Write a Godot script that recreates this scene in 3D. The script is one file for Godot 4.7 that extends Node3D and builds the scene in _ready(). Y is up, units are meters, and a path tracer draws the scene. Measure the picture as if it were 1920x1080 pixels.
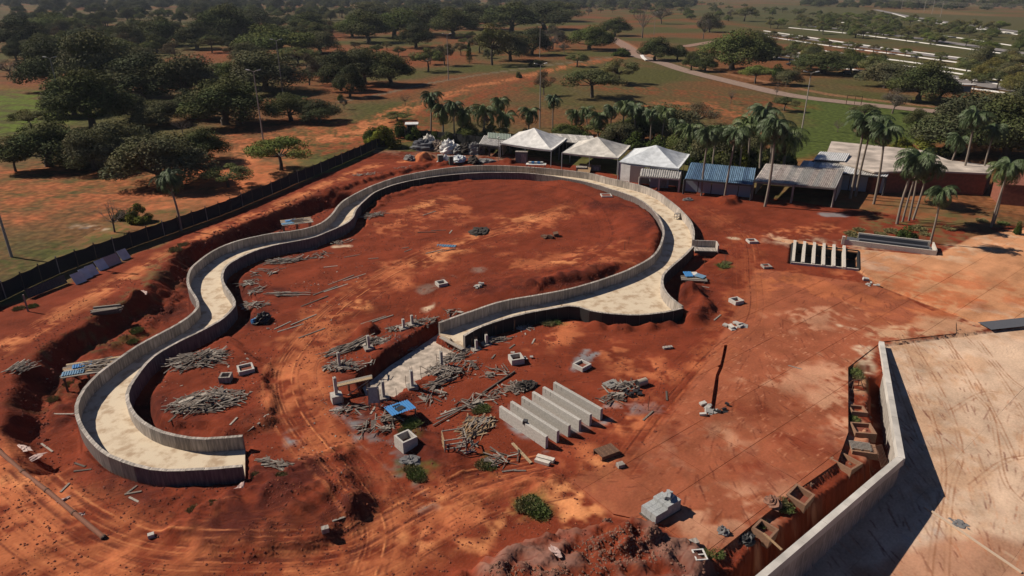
extends Node3D
# A park-side building site seen from above: red earth, a curved walled concrete ramp, tents, sheds, park trees.
const SX0 := -56.0
const SX1 := 68.0
const SZ0 := -130.0
const SZ1 := -24.0
const STEP := 0.25
var rng := RandomNumberGenerator.new()
var xs := PackedFloat32Array()
var zs := PackedFloat32Array()
var nx := 0
var nz := 0
var hs := PackedFloat32Array()
var cr := PackedFloat32Array()
var cg := PackedFloat32Array()
var cb := PackedFloat32Array()
var wt := PackedFloat32Array()
var touched := PackedInt32Array()
var wob := FastNoiseLite.new()
var nbig := FastNoiseLite.new()
var nmid := FastNoiseLite.new()
var nfine := FastNoiseLite.new()
var M := {}
var counts := {}
var unit_box: ArrayMesh
var site_uv_mat: StandardMaterial3D

# ------------------------------------------------------------------ helpers
func pv(a: Array) -> PackedVector2Array:
	var o := PackedVector2Array()
	for i in a.size() / 2:
		o.append(Vector2(a[i * 2], a[i * 2 + 1]))
	return o

func numbered(called: String) -> String:
	var n: int = counts.get(called, 0)
	counts[called] = n + 1
	return called if n == 0 else "%s_%03d" % [called, n]

func tag(o: Node3D, label: String, category: String, group := "") -> Node3D:
	o.set_meta("label", label)
	o.set_meta("category", category)
	if group:
		o.set_meta("group", group)
	return o

func thing(called: String, label: String, category: String, at := Vector3.ZERO, turn := 0.0, group := "") -> Node3D:
	var o := Node3D.new()
	o.name = numbered(called)
	add_child(o)
	o.position = at
	o.rotation.y = turn
	return tag(o, label, category, group)

func obj(called: String, mesh: Mesh, m: Material, parent: Node = null, xf := Transform3D()) -> MeshInstance3D:
	var o := MeshInstance3D.new()
	o.mesh = mesh
	if m:
		o.material_override = m
	o.transform = xf
	if parent:
		o.name = called
		parent.add_child(o, true)
	else:
		o.name = numbered(called)
		add_child(o)
	return o

func struct(called: String, mesh: Mesh, m: Material) -> MeshInstance3D:
	var o := obj(called, mesh, m)
	o.set_meta("kind", "structure")
	return o

func copy(o: Node3D) -> Node3D:
	var c: Node3D = o.duplicate()
	var base := String(o.name)
	var k := base.length() - 4
	if k > 0 and base[k] == "_" and base.substr(k + 1).is_valid_int():
		base = base.substr(0, k)
	c.name = numbered(base)
	add_child(c)
	return c

func mat(called: String, c: Color, rough := 0.9, tex: Texture2D = null, tri := 0.0) -> StandardMaterial3D:
	var m := StandardMaterial3D.new()
	m.resource_name = called
	m.albedo_color = c.linear_to_srgb()
	m.roughness = rough
	if tex:
		m.albedo_texture = tex
		if tri > 0.0:
			m.uv1_triplanar = true
			m.uv1_world_triplanar = true
			m.uv1_scale = Vector3(tri, tri, tri)
	M[called] = m
	return m

# greyscale noise picture between two brightnesses; stretch > 1 draws it out along y
func ntex(sd: int, freq: float, lo: float, hi: float, size := 256, oct := 4, stretch := 1) -> ImageTexture:
	var n := FastNoiseLite.new()
	n.seed = sd
	n.frequency = freq
	n.fractal_octaves = oct
	var im := n.get_seamless_image(size, size / stretch)
	if stretch > 1:
		im.resize(size, size, Image.INTERPOLATE_CUBIC)
	im.convert(Image.FORMAT_RGB8)
	var d := im.get_data()
	for i in d.size():
		d[i] = int(255.0 * lerpf(lo, hi, d[i] / 255.0))
	return ImageTexture.create_from_image(Image.create_from_data(size, size, false, Image.FORMAT_RGB8, d))

func box_mesh() -> ArrayMesh:
	var st := SurfaceTool.new()
	st.begin(Mesh.PRIMITIVE_TRIANGLES)
	add_box(st, Vector3(-0.5, -0.5, -0.5), Vector3(0.5, 0.5, 0.5))
	st.generate_normals()
	return st.commit()

func quad(st: SurfaceTool, a: Vector3, b: Vector3, c: Vector3, d: Vector3) -> void:
	for p in [a, b, c, a, c, d]:
		st.add_vertex(p)

func add_box(st: SurfaceTool, a: Vector3, b: Vector3) -> void:
	st.set_smooth_group(-1)
	quad(st, Vector3(a.x, b.y, a.z), Vector3(b.x, b.y, a.z), Vector3(b.x, b.y, b.z), Vector3(a.x, b.y, b.z))
	quad(st, Vector3(a.x, a.y, b.z), Vector3(b.x, a.y, b.z), Vector3(b.x, a.y, a.z), Vector3(a.x, a.y, a.z))
	quad(st, Vector3(a.x, b.y, b.z), Vector3(b.x, b.y, b.z), Vector3(b.x, a.y, b.z), Vector3(a.x, a.y, b.z))
	quad(st, Vector3(b.x, b.y, a.z), Vector3(a.x, b.y, a.z), Vector3(a.x, a.y, a.z), Vector3(b.x, a.y, a.z))
	quad(st, Vector3(b.x, b.y, b.z), Vector3(b.x, b.y, a.z), Vector3(b.x, a.y, a.z), Vector3(b.x, a.y, b.z))
	quad(st, Vector3(a.x, b.y, a.z), Vector3(a.x, b.y, b.z), Vector3(a.x, a.y, b.z), Vector3(a.x, a.y, a.z))

func begin() -> SurfaceTool:
	var st := SurfaceTool.new()
	st.begin(Mesh.PRIMITIVE_TRIANGLES)
	return st

func done(st: SurfaceTool) -> ArrayMesh:
	st.generate_normals()
	return st.commit()

# box of a size, standing on y = 0 of its transform when base is true
func bx(called: String, size: Vector3, at: Vector3, m: Material, parent: Node, yaw := 0.0, pitch := 0.0, roll := 0.0) -> MeshInstance3D:
	var b := Basis.from_euler(Vector3(pitch, yaw, roll)) * Basis.from_scale(size)
	return obj(called, unit_box, m, parent, Transform3D(b, at))

# bar between two points
func bar(called: String, a: Vector3, b: Vector3, w: float, t: float, m: Material, parent: Node) -> MeshInstance3D:
	var d := b - a
	var l := d.length()
	var zz := d / l
	var up := Vector3.UP if absf(zz.y) < 0.95 else Vector3.RIGHT
	var xx := up.cross(zz).normalized()
	var yy := zz.cross(xx)
	return obj(called, unit_box, m, parent, Transform3D(Basis(xx * w, yy * t, zz * l), (a + b) * 0.5))

func add_tube(st: SurfaceTool, pts: Array, radii: Array, sides := 6, cap := false) -> void:
	var prev := []
	for i in pts.size():
		var d: Vector3 = (pts[mini(i + 1, pts.size() - 1)] - pts[maxi(i - 1, 0)]).normalized()
		var u := d.cross(Vector3.RIGHT if absf(d.x) < 0.8 else Vector3.FORWARD).normalized()
		var v := d.cross(u)
		var ring := []
		for k in sides:
			var a := TAU * k / sides
			ring.append(pts[i] + (u * cos(a) + v * sin(a)) * radii[i])
		if i > 0:
			for k in sides:
				quad(st, prev[k], prev[(k + 1) % sides], ring[(k + 1) % sides], ring[k])
		if cap and (i == 0 or i == pts.size() - 1):
			for k in sides - 2:
				st.add_vertex(ring[0]); st.add_vertex(ring[k + 1]); st.add_vertex(ring[k + 2])
		prev = ring

func tube_mesh(pts: Array, radii: Array, sides := 6, cap := true) -> ArrayMesh:
	var st := begin()
	st.set_smooth_group(-1)
	add_tube(st, pts, radii, sides, cap)
	return done(st)

# corrugated sheet: width along x, length along z, centred, wave height amp
func corrugated(w: float, l: float, pitch := 0.18, amp := 0.025) -> ArrayMesh:
	var st := begin()
	st.set_smooth_group(-1)
	var n := int(w / pitch)
	var prof := []
	for i in n:
		var x0 := -w / 2 + w * i / n
		prof.append(Vector2(x0, -amp))
		prof.append(Vector2(x0 + w / n * 0.5, -amp))
		prof.append(Vector2(x0 + w / n * 0.65, amp))
		prof.append(Vector2(x0 + w / n * 0.88, amp))
	prof.append(Vector2(w / 2, -amp))
	for i in prof.size() - 1:
		var a: Vector2 = prof[i]
		var b: Vector2 = prof[i + 1]
		quad(st, Vector3(a.x, a.y, -l / 2), Vector3(b.x, b.y, -l / 2), Vector3(b.x, b.y, l / 2), Vector3(a.x, a.y, l / 2))
	return done(st)

# ------------------------------------------------------------------ terrain grid
func make_lines() -> void:
	var left := []
	var p := SX0
	var s := STEP
	while p > -1500.0:
		s *= 1.045
		p -= s
		left.push_front(p)
	for v in left:
		xs.append(v)
	var n := int(round((SX1 - SX0) / STEP))
	for i in n + 1:
		xs.append(SX0 + STEP * i)
	p = SX1
	s = STEP
	while p < 1500.0:
		s *= 1.045
		p += s
		xs.append(p)
	var far := []
	p = SZ0
	s = STEP
	while p > -1900.0:
		s = minf(s * 1.028, 30.0)
		p -= s
		far.push_front(p)
	for v in far:
		zs.append(v)
	n = int(round((SZ1 - SZ0) / STEP))
	for i in n + 1:
		zs.append(SZ0 + STEP * i)
	p = SZ1
	s = STEP
	while p < 60.0:
		s *= 1.3
		p += s
		zs.append(p)
	nx = xs.size()
	nz = zs.size()
	for a in [hs, cr, cg, cb, wt]:
		a.resize(nx * nz)

# weights of the grid points near a line (or inside and near a closed shape) go to wt; touched lists them
func weigh(pts: PackedVector2Array, core: float, fall: float, closed := false, wobble := 0.0) -> void:
	for i in touched:
		wt[i] = 0.0
	touched.clear()
	var reach := core + fall + wobble
	var n := pts.size() if closed else pts.size() - 1
	if pts.size() == 1:
		n = 1
	if closed:
		var lo := INF
		var hi := -INF
		for p in pts:
			lo = minf(lo, p.y)
			hi = maxf(hi, p.y)
		for j in range(zs.bsearch(lo), zs.bsearch(hi)):
			var z := zs[j]
			var cut := []
			for i in pts.size():
				var a := pts[i]
				var b := pts[(i + 1) % pts.size()]
				if (a.y <= z) != (b.y <= z):
					cut.append(a.x + (b.x - a.x) * (z - a.y) / (b.y - a.y))
			cut.sort()
			for k in cut.size() / 2:
				for i in range(xs.bsearch(cut[k * 2]), xs.bsearch(cut[k * 2 + 1])):
					var at := j * nx + i
					wt[at] = 1.0
					touched.append(at)
	for s in n:
		var a := pts[s]
		var b := pts[(s + 1) % pts.size()]
		var ab := b - a
		var ll := maxf(ab.length_squared(), 1e-6)
		var i0 := xs.bsearch(minf(a.x, b.x) - reach)
		var i1 := xs.bsearch(maxf(a.x, b.x) + reach)
		for j in range(zs.bsearch(minf(a.y, b.y) - reach), mini(zs.bsearch(maxf(a.y, b.y) + reach), nz)):
			for i in range(i0, mini(i1, nx)):
				var at := j * nx + i
				if wt[at] >= 1.0:
					continue
				var q := Vector2(xs[i], zs[j])
				var d := q.distance_to(a + ab * clampf((q - a).dot(ab) / ll, 0.0, 1.0))
				if wobble > 0.0:
					d += wobble * wob.get_noise_2d(q.x, q.y) * 1.6
				if d < core + fall:
					var w := 1.0 if d <= core else 1.0 - (d - core) / fall
					w = w * w * (3.0 - 2.0 * w)
					if w > wt[at]:
						if wt[at] == 0.0:
							touched.append(at)
						wt[at] = w

func level(pts: PackedVector2Array, y: float, core: float, fall: float, closed := false, wobble := 0.0, rough := 0.0) -> void:
	weigh(pts, core, fall, closed, wobble)
	for at in touched:
		var w := wt[at]
		var t := y
		if rough > 0.0:
			t += 0.6 * rough * nfine.get_noise_2d(xs[at % nx], zs[at / nx])
		hs[at] += (t - hs[at]) * w

func heap(pts: PackedVector2Array, y: float, core: float, fall: float, wobble := 0.0, rough := 0.0, closed := false) -> void:
	weigh(pts, core, fall, closed, wobble)
	for at in touched:
		var w := wt[at]
		hs[at] += w * (y + 0.4 * rough * nfine.get_noise_2d(xs[at % nx], zs[at / nx]))

func tint(pts: PackedVector2Array, c: Color, strength: float, core: float, fall: float, closed := false, wobble := 0.0, patchy := 0.0) -> void:
	weigh(pts, core, fall, closed, wobble)
	for at in touched:
		var w := wt[at] * strength
		if patchy > 0.0:
			var x := xs[at % nx]
			var z := zs[at / nx]
			w *= clampf(0.5 + patchy * (nmid.get_noise_2d(x, z) + 0.6 * nfine.get_noise_2d(x, z)), 0.0, 1.0)
		cr[at] += (c.r - cr[at]) * w
		cg[at] += (c.g - cg[at]) * w
		cb[at] += (c.b - cb[at]) * w

func gh(x: float, z: float) -> float:
	var i := clampi(xs.bsearch(x) - 1, 0, nx - 2)
	var j := clampi(zs.bsearch(z) - 1, 0, nz - 2)
	var u := clampf((x - xs[i]) / (xs[i + 1] - xs[i]), 0, 1)
	var v := clampf((z - zs[j]) / (zs[j + 1] - zs[j]), 0, 1)
	var k := j * nx + i
	return lerpf(lerpf(hs[k], hs[k + 1], u), lerpf(hs[k + nx], hs[k + nx + 1], u), v)

func on(p: Vector3, lift := 0.0) -> Vector3:
	return Vector3(p.x, gh(p.x, p.z) + lift, p.z)

func lot_y(x: float, z: float) -> float:
	return lerpf(-0.15, -2.05, clampf((z + 56.0) / 17.0, 0.0, 1.7))

func smooth(pts: PackedVector2Array, gap: float) -> PackedVector2Array:
	var c := Curve2D.new()
	c.bake_interval = 0.2
	for i in pts.size():
		var t := (pts[mini(i + 1, pts.size() - 1)] - pts[maxi(i - 1, 0)]) / 6.0
		c.add_point(pts[i], -t, t)
	var o := PackedVector2Array()
	var l := c.get_baked_length()
	var n := int(round(l / gap))
	for i in n + 1:
		o.append(c.sample_baked(l * i / n, true))
	return o

func shifted(pts: PackedVector2Array, d: float) -> PackedVector2Array:
	var o := PackedVector2Array()
	for i in pts.size():
		var t := (pts[mini(i + 1, pts.size() - 1)] - pts[maxi(i - 1, 0)]).normalized()
		o.append(pts[i] + Vector2(-t.y, t.x) * d)
	return o

# ------------------------------------------------------------------ ramp
var ramp_out: PackedVector2Array
var ramp_in: PackedVector2Array
var ramp_near: PackedVector2Array
var ramp_right: PackedVector2Array
var floor_outline: PackedVector2Array
var strip: PackedVector2Array
var yard_a: PackedVector2Array
var yard_b: PackedVector2Array
var lot: PackedVector2Array

func lay_out() -> void:
	ramp_out = smooth(pv([-17.73,-37.07,-20.22,-36.74,-22.62,-36.63,-24.14,-36.91,-25.89,-37.58,-27.62,-38.49,-29.73,-40.31,-31.41,-42.13,-32.6,-43.86,-33.29,-45.55,-33.64,-47.27,-33.67,-49.44,-32.97,-53.38,-32.01,-56.02,-31.02,-58.76,-30.85,-61.12,-31.31,-62.62,-32.34,-64.3,-33.75,-66.34,-34.85,-68.49,-35.86,-71.55,-35.99,-74.01,-35.66,-77.5,-34.29,-80.71,-31.25,-83.52,-27.65,-85.21,-25.56,-87.85,-24.95,-91.85,-25,-95.92,-24.52,-100.03,-22.03,-107.29,-17.86,-113.75,-10.69,-118.96,-3.76,-120.53,4.37,-118.96,12.23,-115.56,15.85,-111.98,21.32,-105.7,23.31,-98.07,24.02,-90.4,23.56,-85.42,22.56,-81.3]), 1.2)
	ramp_in = smooth(pv([-18.91,-40.38,-21.59,-40.06,-23.83,-40.5,-25.58,-41.27,-27.39,-42.6,-28.83,-44.22,-29.75,-45.71,-30.25,-47.43,-30.62,-51.39,-29.68,-54.37,-28.33,-56.88,-27.52,-59.11,-27.39,-61.37,-27.69,-62.74,-29.05,-65.1,-30.78,-67.76,-31.88,-70.46,-32.25,-73.01,-31.71,-75.37,-30.5,-77.87,-28.72,-79.74,-25.23,-82.09,-23.61,-84.78,-22.33,-87.4,-21.77,-90.4,-22.1,-94.1,-21.78,-98.62,-20.82,-103.85,-17.99,-108.6,-13.51,-112.33,-7.84,-114.83,-1.81,-115.56,4.22,-114.47,11.66,-109.59,15.39,-105.08,18.51,-100.31,19.85,-94.61,19.99,-88.77,19.25,-83.32,16.96,-76.6,13.81,-72.36,10.41,-69.24,6.3,-66.34,2.56,-64.57,-1.07,-63,-4.48,-60.28,-6.86,-58.2]), 1.2)
	ramp_near = smooth(pv([-4.34,-55.6,-2.63,-57.64,0.67,-59.92,4.19,-61.49,6.17,-61.99,7.44,-61,9.27,-60.28,11.79,-59.92,14.45,-60.4,16.76,-61.49]), 1.2)
	ramp_right = smooth(pv([16.84,-61.86,16.11,-63.91,15.85,-66.62,16.46,-69.69,17.61,-71.87,18.98,-74.01,20.41,-76.25,22.05,-79.17]), 1.2)
	floor_outline = ramp_out.duplicate()
	for p in [ramp_right, ramp_near, ramp_in]:
		var q: PackedVector2Array = p.duplicate()
		q.reverse()
		floor_outline.append_array(q)
	strip = pv([-12.57,-50.02,-10.91,-53.59,-8.74,-57.16,-6.98,-60.2,-4.71,-57.37,-3.52,-55.72,-6.25,-52.48,-8.65,-49.27,-9.69,-47.43,-11.75,-48.06])
	yard_a = pv([18.66,-55.51,24.61,-66.07,28.4,-74.28,32.72,-72.66,39.73,-69.6,43.22,-60.41,41.82,-58.04,33.95,-56.34,28.83,-51.68,24.63,-42.24,22.35,-38.77,17.82,-35.41,11.26,-30,9.07,-32.77,6.28,-33.69,4.05,-36.71,8.98,-39.84,14.12,-47.45])
	yard_b = pv([33.97,-85.01,37.04,-83.98,41.32,-81.22,51.54,-78.42,60.57,-85.43,71.26,-89.81,73.19,-86.49,54.45,-61,45.72,-59.61,40.32,-69.6,40.03,-73.79,42.63,-79.7,35.57,-82.98])
	groove = pv([19.35,-55.72,19.64,-55.72,19.04,-54.12,18.08,-51.68,17.37,-50.26,16.73,-48.25,15.68,-45.31,15.35,-45.31,16.43,-48.41,17.15,-50.43,17.95,-52.04,18.76,-54.12])
	lot = pv([33.84,-55.72,40.84,-57.39,53.41,-60.3])
	lot.append_array(pv([90, -60, 90, 20, 10, 20]))
	lot.append_array(pv([13.48,-28.17,26.86,-38.97]))

func wall(called: String, label: String, path: PackedVector2Array, inside: float, top: float, bottom: float, black_from: int, black_to: int, group: String) -> void:
	var t := thing(called, label, "concrete wall", Vector3.ZERO, 0.0, group)
	var th := 0.13
	var a := shifted(path, th * inside)
	var b := shifted(path, -th * inside)
	for i in path.size() - 1:
		var st := begin()
		st.set_smooth_group(-1)
		var g := 0.012
		var a0 := a[i].lerp(a[i + 1], g)
		var a1 := a[i + 1].lerp(a[i], g)
		var b0 := b[i].lerp(b[i + 1], g)
		var b1 := b[i + 1].lerp(b[i], g)
		var yt := top + rng.randf_range(-0.012, 0.012)
		var P3 := func(p: Vector2, y: float) -> Vector3: return Vector3(p.x, y, p.y)
		quad(st, P3.call(a0, yt), P3.call(a1, yt), P3.call(a1, bottom), P3.call(a0, bottom))
		quad(st, P3.call(a0, yt), P3.call(a1, yt), P3.call(b1, yt), P3.call(b0, yt))
		quad(st, P3.call(a0, yt), P3.call(b0, yt), P3.call(b0, bottom), P3.call(a0, bottom))
		quad(st, P3.call(a1, yt), P3.call(b1, yt), P3.call(b1, bottom), P3.call(a1, bottom))
		st.generate_normals()
		var m := st.commit()
		m.surface_set_material(0, M["concrete_%d" % rng.randi_range(0, 4)])
		st = begin()
		st.set_smooth_group(-1)
		quad(st, P3.call(b0, yt), P3.call(b1, yt), P3.call(b1, bottom), P3.call(b0, bottom))
		st.generate_normals()
		st.commit(m)
		m.surface_set_material(1, M.bitumen if i >= black_from and i < black_to else M.dark_concrete)
		obj("wall_panel", m, null, t)
	# dark joint core behind the gaps
	var st := begin()
	st.set_smooth_group(-1)
	var c := shifted(path, 0.09 * inside)
	var d := shifted(path, -0.09 * inside)
	for i in path.size() - 1:
		var yb := top - 0.03
		quad(st, Vector3(c[i].x, yb, c[i].y), Vector3(c[i + 1].x, yb, c[i + 1].y), Vector3(c[i + 1].x, bottom, c[i + 1].y), Vector3(c[i].x, bottom, c[i].y))
		quad(st, Vector3(d[i].x, yb, d[i].y), Vector3(d[i + 1].x, yb, d[i + 1].y), Vector3(d[i + 1].x, bottom, d[i + 1].y), Vector3(d[i].x, bottom, d[i].y))
		quad(st, Vector3(c[i].x, yb, c[i].y), Vector3(c[i + 1].x, yb, c[i + 1].y), Vector3(d[i + 1].x, yb, d[i + 1].y), Vector3(d[i].x, yb, d[i].y))
	obj("joint_filler", done(st), M.joint, t)

func flat_poly(pts: PackedVector2Array, y: float, thick := 0.0, site_uv := false, lot_slope := false) -> ArrayMesh:
	var idx := Geometry2D.triangulate_polygon(pts)
	var st := begin()
	st.set_smooth_group(-1)
	var put := func(p: Vector2, yy: float) -> void:
		if site_uv:
			st.set_uv(Vector2((p.x - SX0) / (SX1 - SX0), (p.y - SZ0) / (SZ1 - SZ0)))
		st.add_vertex(Vector3(p.x, yy + (lot_y(p.x, p.y) if lot_slope else 0.0), p.y))
	for i in idx:
		put.call(pts[i], y)
	if thick > 0.0:
		for i in pts.size():
			var a := pts[i]
			var b := pts[(i + 1) % pts.size()]
			for q in [[a, y], [b, y], [b, y - thick], [a, y], [b, y - thick], [a, y - thick]]:
				put.call(q[0], q[1])
	return done(st)

func build_ramp() -> void:
	var f := struct("ramp_floor", flat_poly(floor_outline, 0.0, 0.35), M.ramp_floor)
	f.set_meta("label", "cream concrete floor of the curved ramp")
	wall("curved_wall", "long curved concrete wall on the outer side of the winding ramp", ramp_out, 1.0, 1.1, -1.6, 999, 999, "")
	wall("curved_wall", "long curved concrete wall on the inner side of the ramp, round the earth circle", ramp_in, -1.0, 1.1, -0.7, 58, 78, "")
	wall("curved_wall", "short curved concrete wall with black painted outer face below the ramp's wide end", ramp_near, -1.0, 1.1, -0.6, 0, 99, "")
	wall("curved_wall", "short S-bent concrete wall beside the ramp's wide end, near the blue-tarped pallet", ramp_right, -1.0, 1.1, -0.9, 0, 99, "")
	# small open landing box on the outside of the bend
	var t := thing("landing_box", "small open concrete box built onto the outside of the ramp bend", "concrete box", Vector3(23.86,0,-80.45), -0.1)
	bx("floor", Vector3(2.6, 0.2, 1.5), Vector3(0, 0.15, 0), M.concrete_1, t)
	bx("wall", Vector3(2.7, 1.0, 0.15), Vector3(0.05, 0.55, -0.8), M.concrete_0, t)
	bx("wall", Vector3(0.15, 1.0, 1.6), Vector3(1.45, 0.55, 0.05), M.concrete_2, t)
	bx("wall", Vector3(2.6, 0.6, 0.15), Vector3(0, -0.1, 0.84), M.bitumen, t)  # black front below the slab paints in the shadow under it
	# lean concrete strip in the trench beyond the ramp's open end
	struct("blinding_strip", flat_poly(strip, -0.93, 0.1), M.blinding)

# slabs of a cast yard on a turned grid, cut to an outline; each slab one mesh with the earth picture on it
var groove: PackedVector2Array

func slabs(parent: Node3D, outline: PackedVector2Array, size: float, y: float, ax: Vector2, lot_slope := false, m: Material = null) -> void:
	var ay := Vector2(-ax.y, ax.x)
	var lo := Vector2(INF, INF)
	var hi := -lo
	for p in outline:
		var q := Vector2(p.dot(ax), p.dot(ay))
		lo = lo.min(q)
		hi = hi.max(q)
	var g := 0.004 if lot_slope else 0.016
	for i in range(floori(lo.x / size), ceili(hi.x / size)):
		for j in range(floori(lo.y / size), ceili(hi.y / size)):
			var c := PackedVector2Array()
			for k in [[g, g], [size - g, g], [size - g, size - g], [g, size - g]]:
				c.append(ax * (i * size + k[0]) + ay * (j * size + k[1]))
			var pieces := []
			for whole in Geometry2D.intersect_polygons(c, outline):
				pieces.append_array(Geometry2D.clip_polygons(whole, groove))
			for piece in pieces:
				if Geometry2D.is_polygon_clockwise(piece) and piece.size() < 3:
					continue
				var area := 0.0
				for k in piece.size():
					area += piece[k].cross(piece[(k + 1) % piece.size()])
				if absf(area) < 0.4:
					continue
				obj("slab", flat_poly(piece, y + rng.randf_range(-0.008, 0.008), 0.15, true, lot_slope), m if m else slab_mat, parent)

func build_yards() -> void:
	var ax := Vector2(0.78, -0.626).normalized()
	var t := Node3D.new()
	t.name = "dusty_slab_yard"
	add_child(t)
	t.set_meta("kind", "structure")
	slabs(t, yard_a, 4.2, 0.075, ax)
	t = Node3D.new()
	t.name = "pale_slab_yard"
	add_child(t)
	t.set_meta("kind", "structure")
	slabs(t, yard_b, 4.2, 0.075, ax)
	t = Node3D.new()
	t.name = "sloping_concrete_lot"
	add_child(t)
	t.set_meta("kind", "structure")
	slabs(t, lot, 6.0, 0.0, ax, true)

# ------------------------------------------------------------------ the ground
const RED := Color(0.168, 0.034, 0.0165)
const DARK_RED := Color(0.072, 0.0165, 0.0115)
const ORANGE := Color(0.42, 0.132, 0.056)
const BRIGHT := Color(0.60, 0.24, 0.10)
const ROAD_RED := Color(0.27, 0.072, 0.031)
const TAN := Color(0.52, 0.30, 0.155)
const PALE := Color(0.50, 0.37, 0.26)
const GREY := Color(0.20, 0.185, 0.19)
const GREEN := Color(0.072, 0.088, 0.022)
const DRY := Color(0.125, 0.092, 0.040)
const LUSH := Color(0.120, 0.165, 0.026)

func shape_ground() -> void:
	# base level and colours: park grass over red earth; the site is bare red earth
	for j in nz:
		var z := zs[j]
		for i in nx:
			var x := xs[i]
			var at := j * nx + i
			var b := nbig.get_noise_2d(x, z)
			var m := nmid.get_noise_2d(x, z)
			var f := nfine.get_noise_2d(x, z)
			hs[at] = 0.05 * m + 0.035 * f
			var g := clampf(0.55 + 1.5 * b + 0.22 * m, 0.0, 1.0)
			var c := ROAD_RED.lerp(DRY, clampf(0.5 + g * 0.8 + 0.15 * f, 0.0, 1.0)).lerp(GREEN, clampf((g - 0.5) * 1.4 + 0.15 * f, 0.0, 1.0) * 0.85)
			cr[at] = c.r
			cg[at] = c.g
			cb[at] = c.b
	# park: lawns, red clearings, tracks
	tint(pv([-199.78,-230.58,-159.19,-237.17,-129.07,-202.25,-106.98,-164.98,-105.18,-152.27,-132.26,-148.23]), LUSH, 1.0, 0.5, 6.0, true, 2.0, 4.0)
	tint(pv([-132.26,-148.23,-104.07,-150.51,-106.98,-164.98,-85.76,-146.57,-68.56,-133.9,-74.24,-125.12,-106.93,-117.34]), DRY, 0.8, 0.5, 5.0, true, 2.0)
	tint(pv([84.14,-207.38,100.45,-202.25,107.71,-179.82,93,-149.37,66.11,-142.8,54.71,-132.97,62.98,-161.62]), Color(0.085, 0.112, 0.028), 1.0, 0.5, 5.0, true, 1.0)
	tint(pv([17.85,-267.5,42.45,-237.17,74.58,-202.25,66.73,-168.48,49.45,-192.68,21.31,-202.25]), DRY, 0.7, 0.5, 8.0, true, 2.0)
	for p in [pv([-148.95,-306.2,-141.36,-357.28,-127.08,-436.39,-123.19,-531.56]), pv([-107.09,-407.78,-52.36,-357.28,-19.63,-449.87]), pv([-72.72,-329.85,-45.14,-306.2,-26.18,-357.28]), pv([-190.39,-267.5,-169.39,-259.25,-159.19,-237.17]), pv([0,-357.28,28.45,-389.49,12.47,-427.82]), pv([71.4,-828.64,120.82,-699.14,185.43,-758.49]), pv([-79.33,-267.5,-55.11,-230.58,-43.63,-224.34])]:
		tint(p, ROAD_RED, 0.95, 5.0, 14.0, false, 6.0, 0.6)
	for p in [pv([-88.49,-117.34,-74.29,-112.05,-57.59,-110.38,-49.78,-117.34,-51.94,-133.9,-44.37,-143.86,-36.74,-149.37,-28.56,-155.27]), pv([-59.7,-149.37,-50.34,-164.98,-39.51,-161.62]), pv([-75.7,-98.48,-62.37,-95.86,-53.33,-101.24,-46.87,-112.05])]:
		tint(p, ORANGE, 1.0, 6.0, 8.0, false, 3.0, 0.8)
	tint(pv([-67.56,-86.49,-55.89,-90.96,-48.51,-95.86]), DRY, 0.9, 1.0, 4.0, false, 2.0, 1.0)
	tint(pv([-59.84,-75.11,-55.11,-84.39,-49.65,-93.35]), GREEN, 0.7, 0.6, 4.0, false, 1.5, 3.0)
	tint(pv([-58.9,-89.81,-55.74,-88.68]), PALE, 0.9, 0.2, 1.2, false, 1.0, 2.0)
	tint(pv([-36.49,-148.23,-31.8,-174.36,-24.35,-202.25,-10.61,-237.17,10.04,-270.94,21.82,-295.56,42.99,-324.84,58.8,-348.6]), ORANGE, 1.0, 2.6, 3.5, false, 1.5, 1.0)
	tint(pv([-36.49,-148.23,-31.8,-174.36,-24.35,-202.25,-10.61,-237.17,10.04,-270.94,21.82,-295.56]), BRIGHT, 0.5, 1.0, 2.0, false, 1.0, 3.0)
	tint(pv([-54.37,-129.37,-49.14,-144.93,-38.77,-148.23,-31.51,-158.39,-27.03,-188.21]), BRIGHT, 0.55, 2.0, 5.0, false, 2.0, 3.0)
	tint(pv([-34.9,-141.24,-23.8,-155.27,-21.82,-179.82,-9.58,-212.75,9.35,-251.47]), ROAD_RED, 0.9, 3.0, 6.0, false, 3.0, 1.0)
	tint(pv([18.7,-251.47,32.72,-230.58,55.63,-218.4,70.01,-202.25,72.72,-192.68]), ROAD_RED, 0.6, 3.0, 10.0, false, 4.0, 3.0)
	tint(pv([37.7,-188.21,47.6,-197.36,53.81,-192.68,57.27,-179.82]), ORANGE, 0.7, 3.0, 8.0, false, 3.0, 3.0)
	tint(pv([-48.7,-202.25,-41.5,-212.75,-28.77,-241.29,-11.9,-267.5,8.67,-293.51,44.29,-335]), Color(0.20, 0.16, 0.11), 0.8, 0.8, 0.8)
	tint(pv([61.81,-501.31,63.89,-427.82,62.83,-357.28,63.7,-340.32]), Color(0.38, 0.19, 0.11), 0.9, 3.0, 2.0)
	tint(pv([71.72,-304.01,84.2,-257.66,90.51,-233.17,96.72,-214.98,104.47,-204.27,116.76,-190.87]), Color(0.32, 0.16, 0.09), 0.8, 1.0, 1.2)
	tint(pv([538.11,-1015.68,448.77,-648.27,417.61,-427.82]), Color(0.20, 0.12, 0.055), 0.9, 40.0, 30.0, false, 10.0)
	tint(pv([247.24,-1015.68,213.79,-604.18,220.45,-474.23,232.7,-329.85,298.43,-357.28,573.91,-699.14,484.3,-912.81,504.87,-1309.61]), Color(0.085, 0.088, 0.036), 0.85, 3.0, 30.0, true, 12.0)
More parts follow.
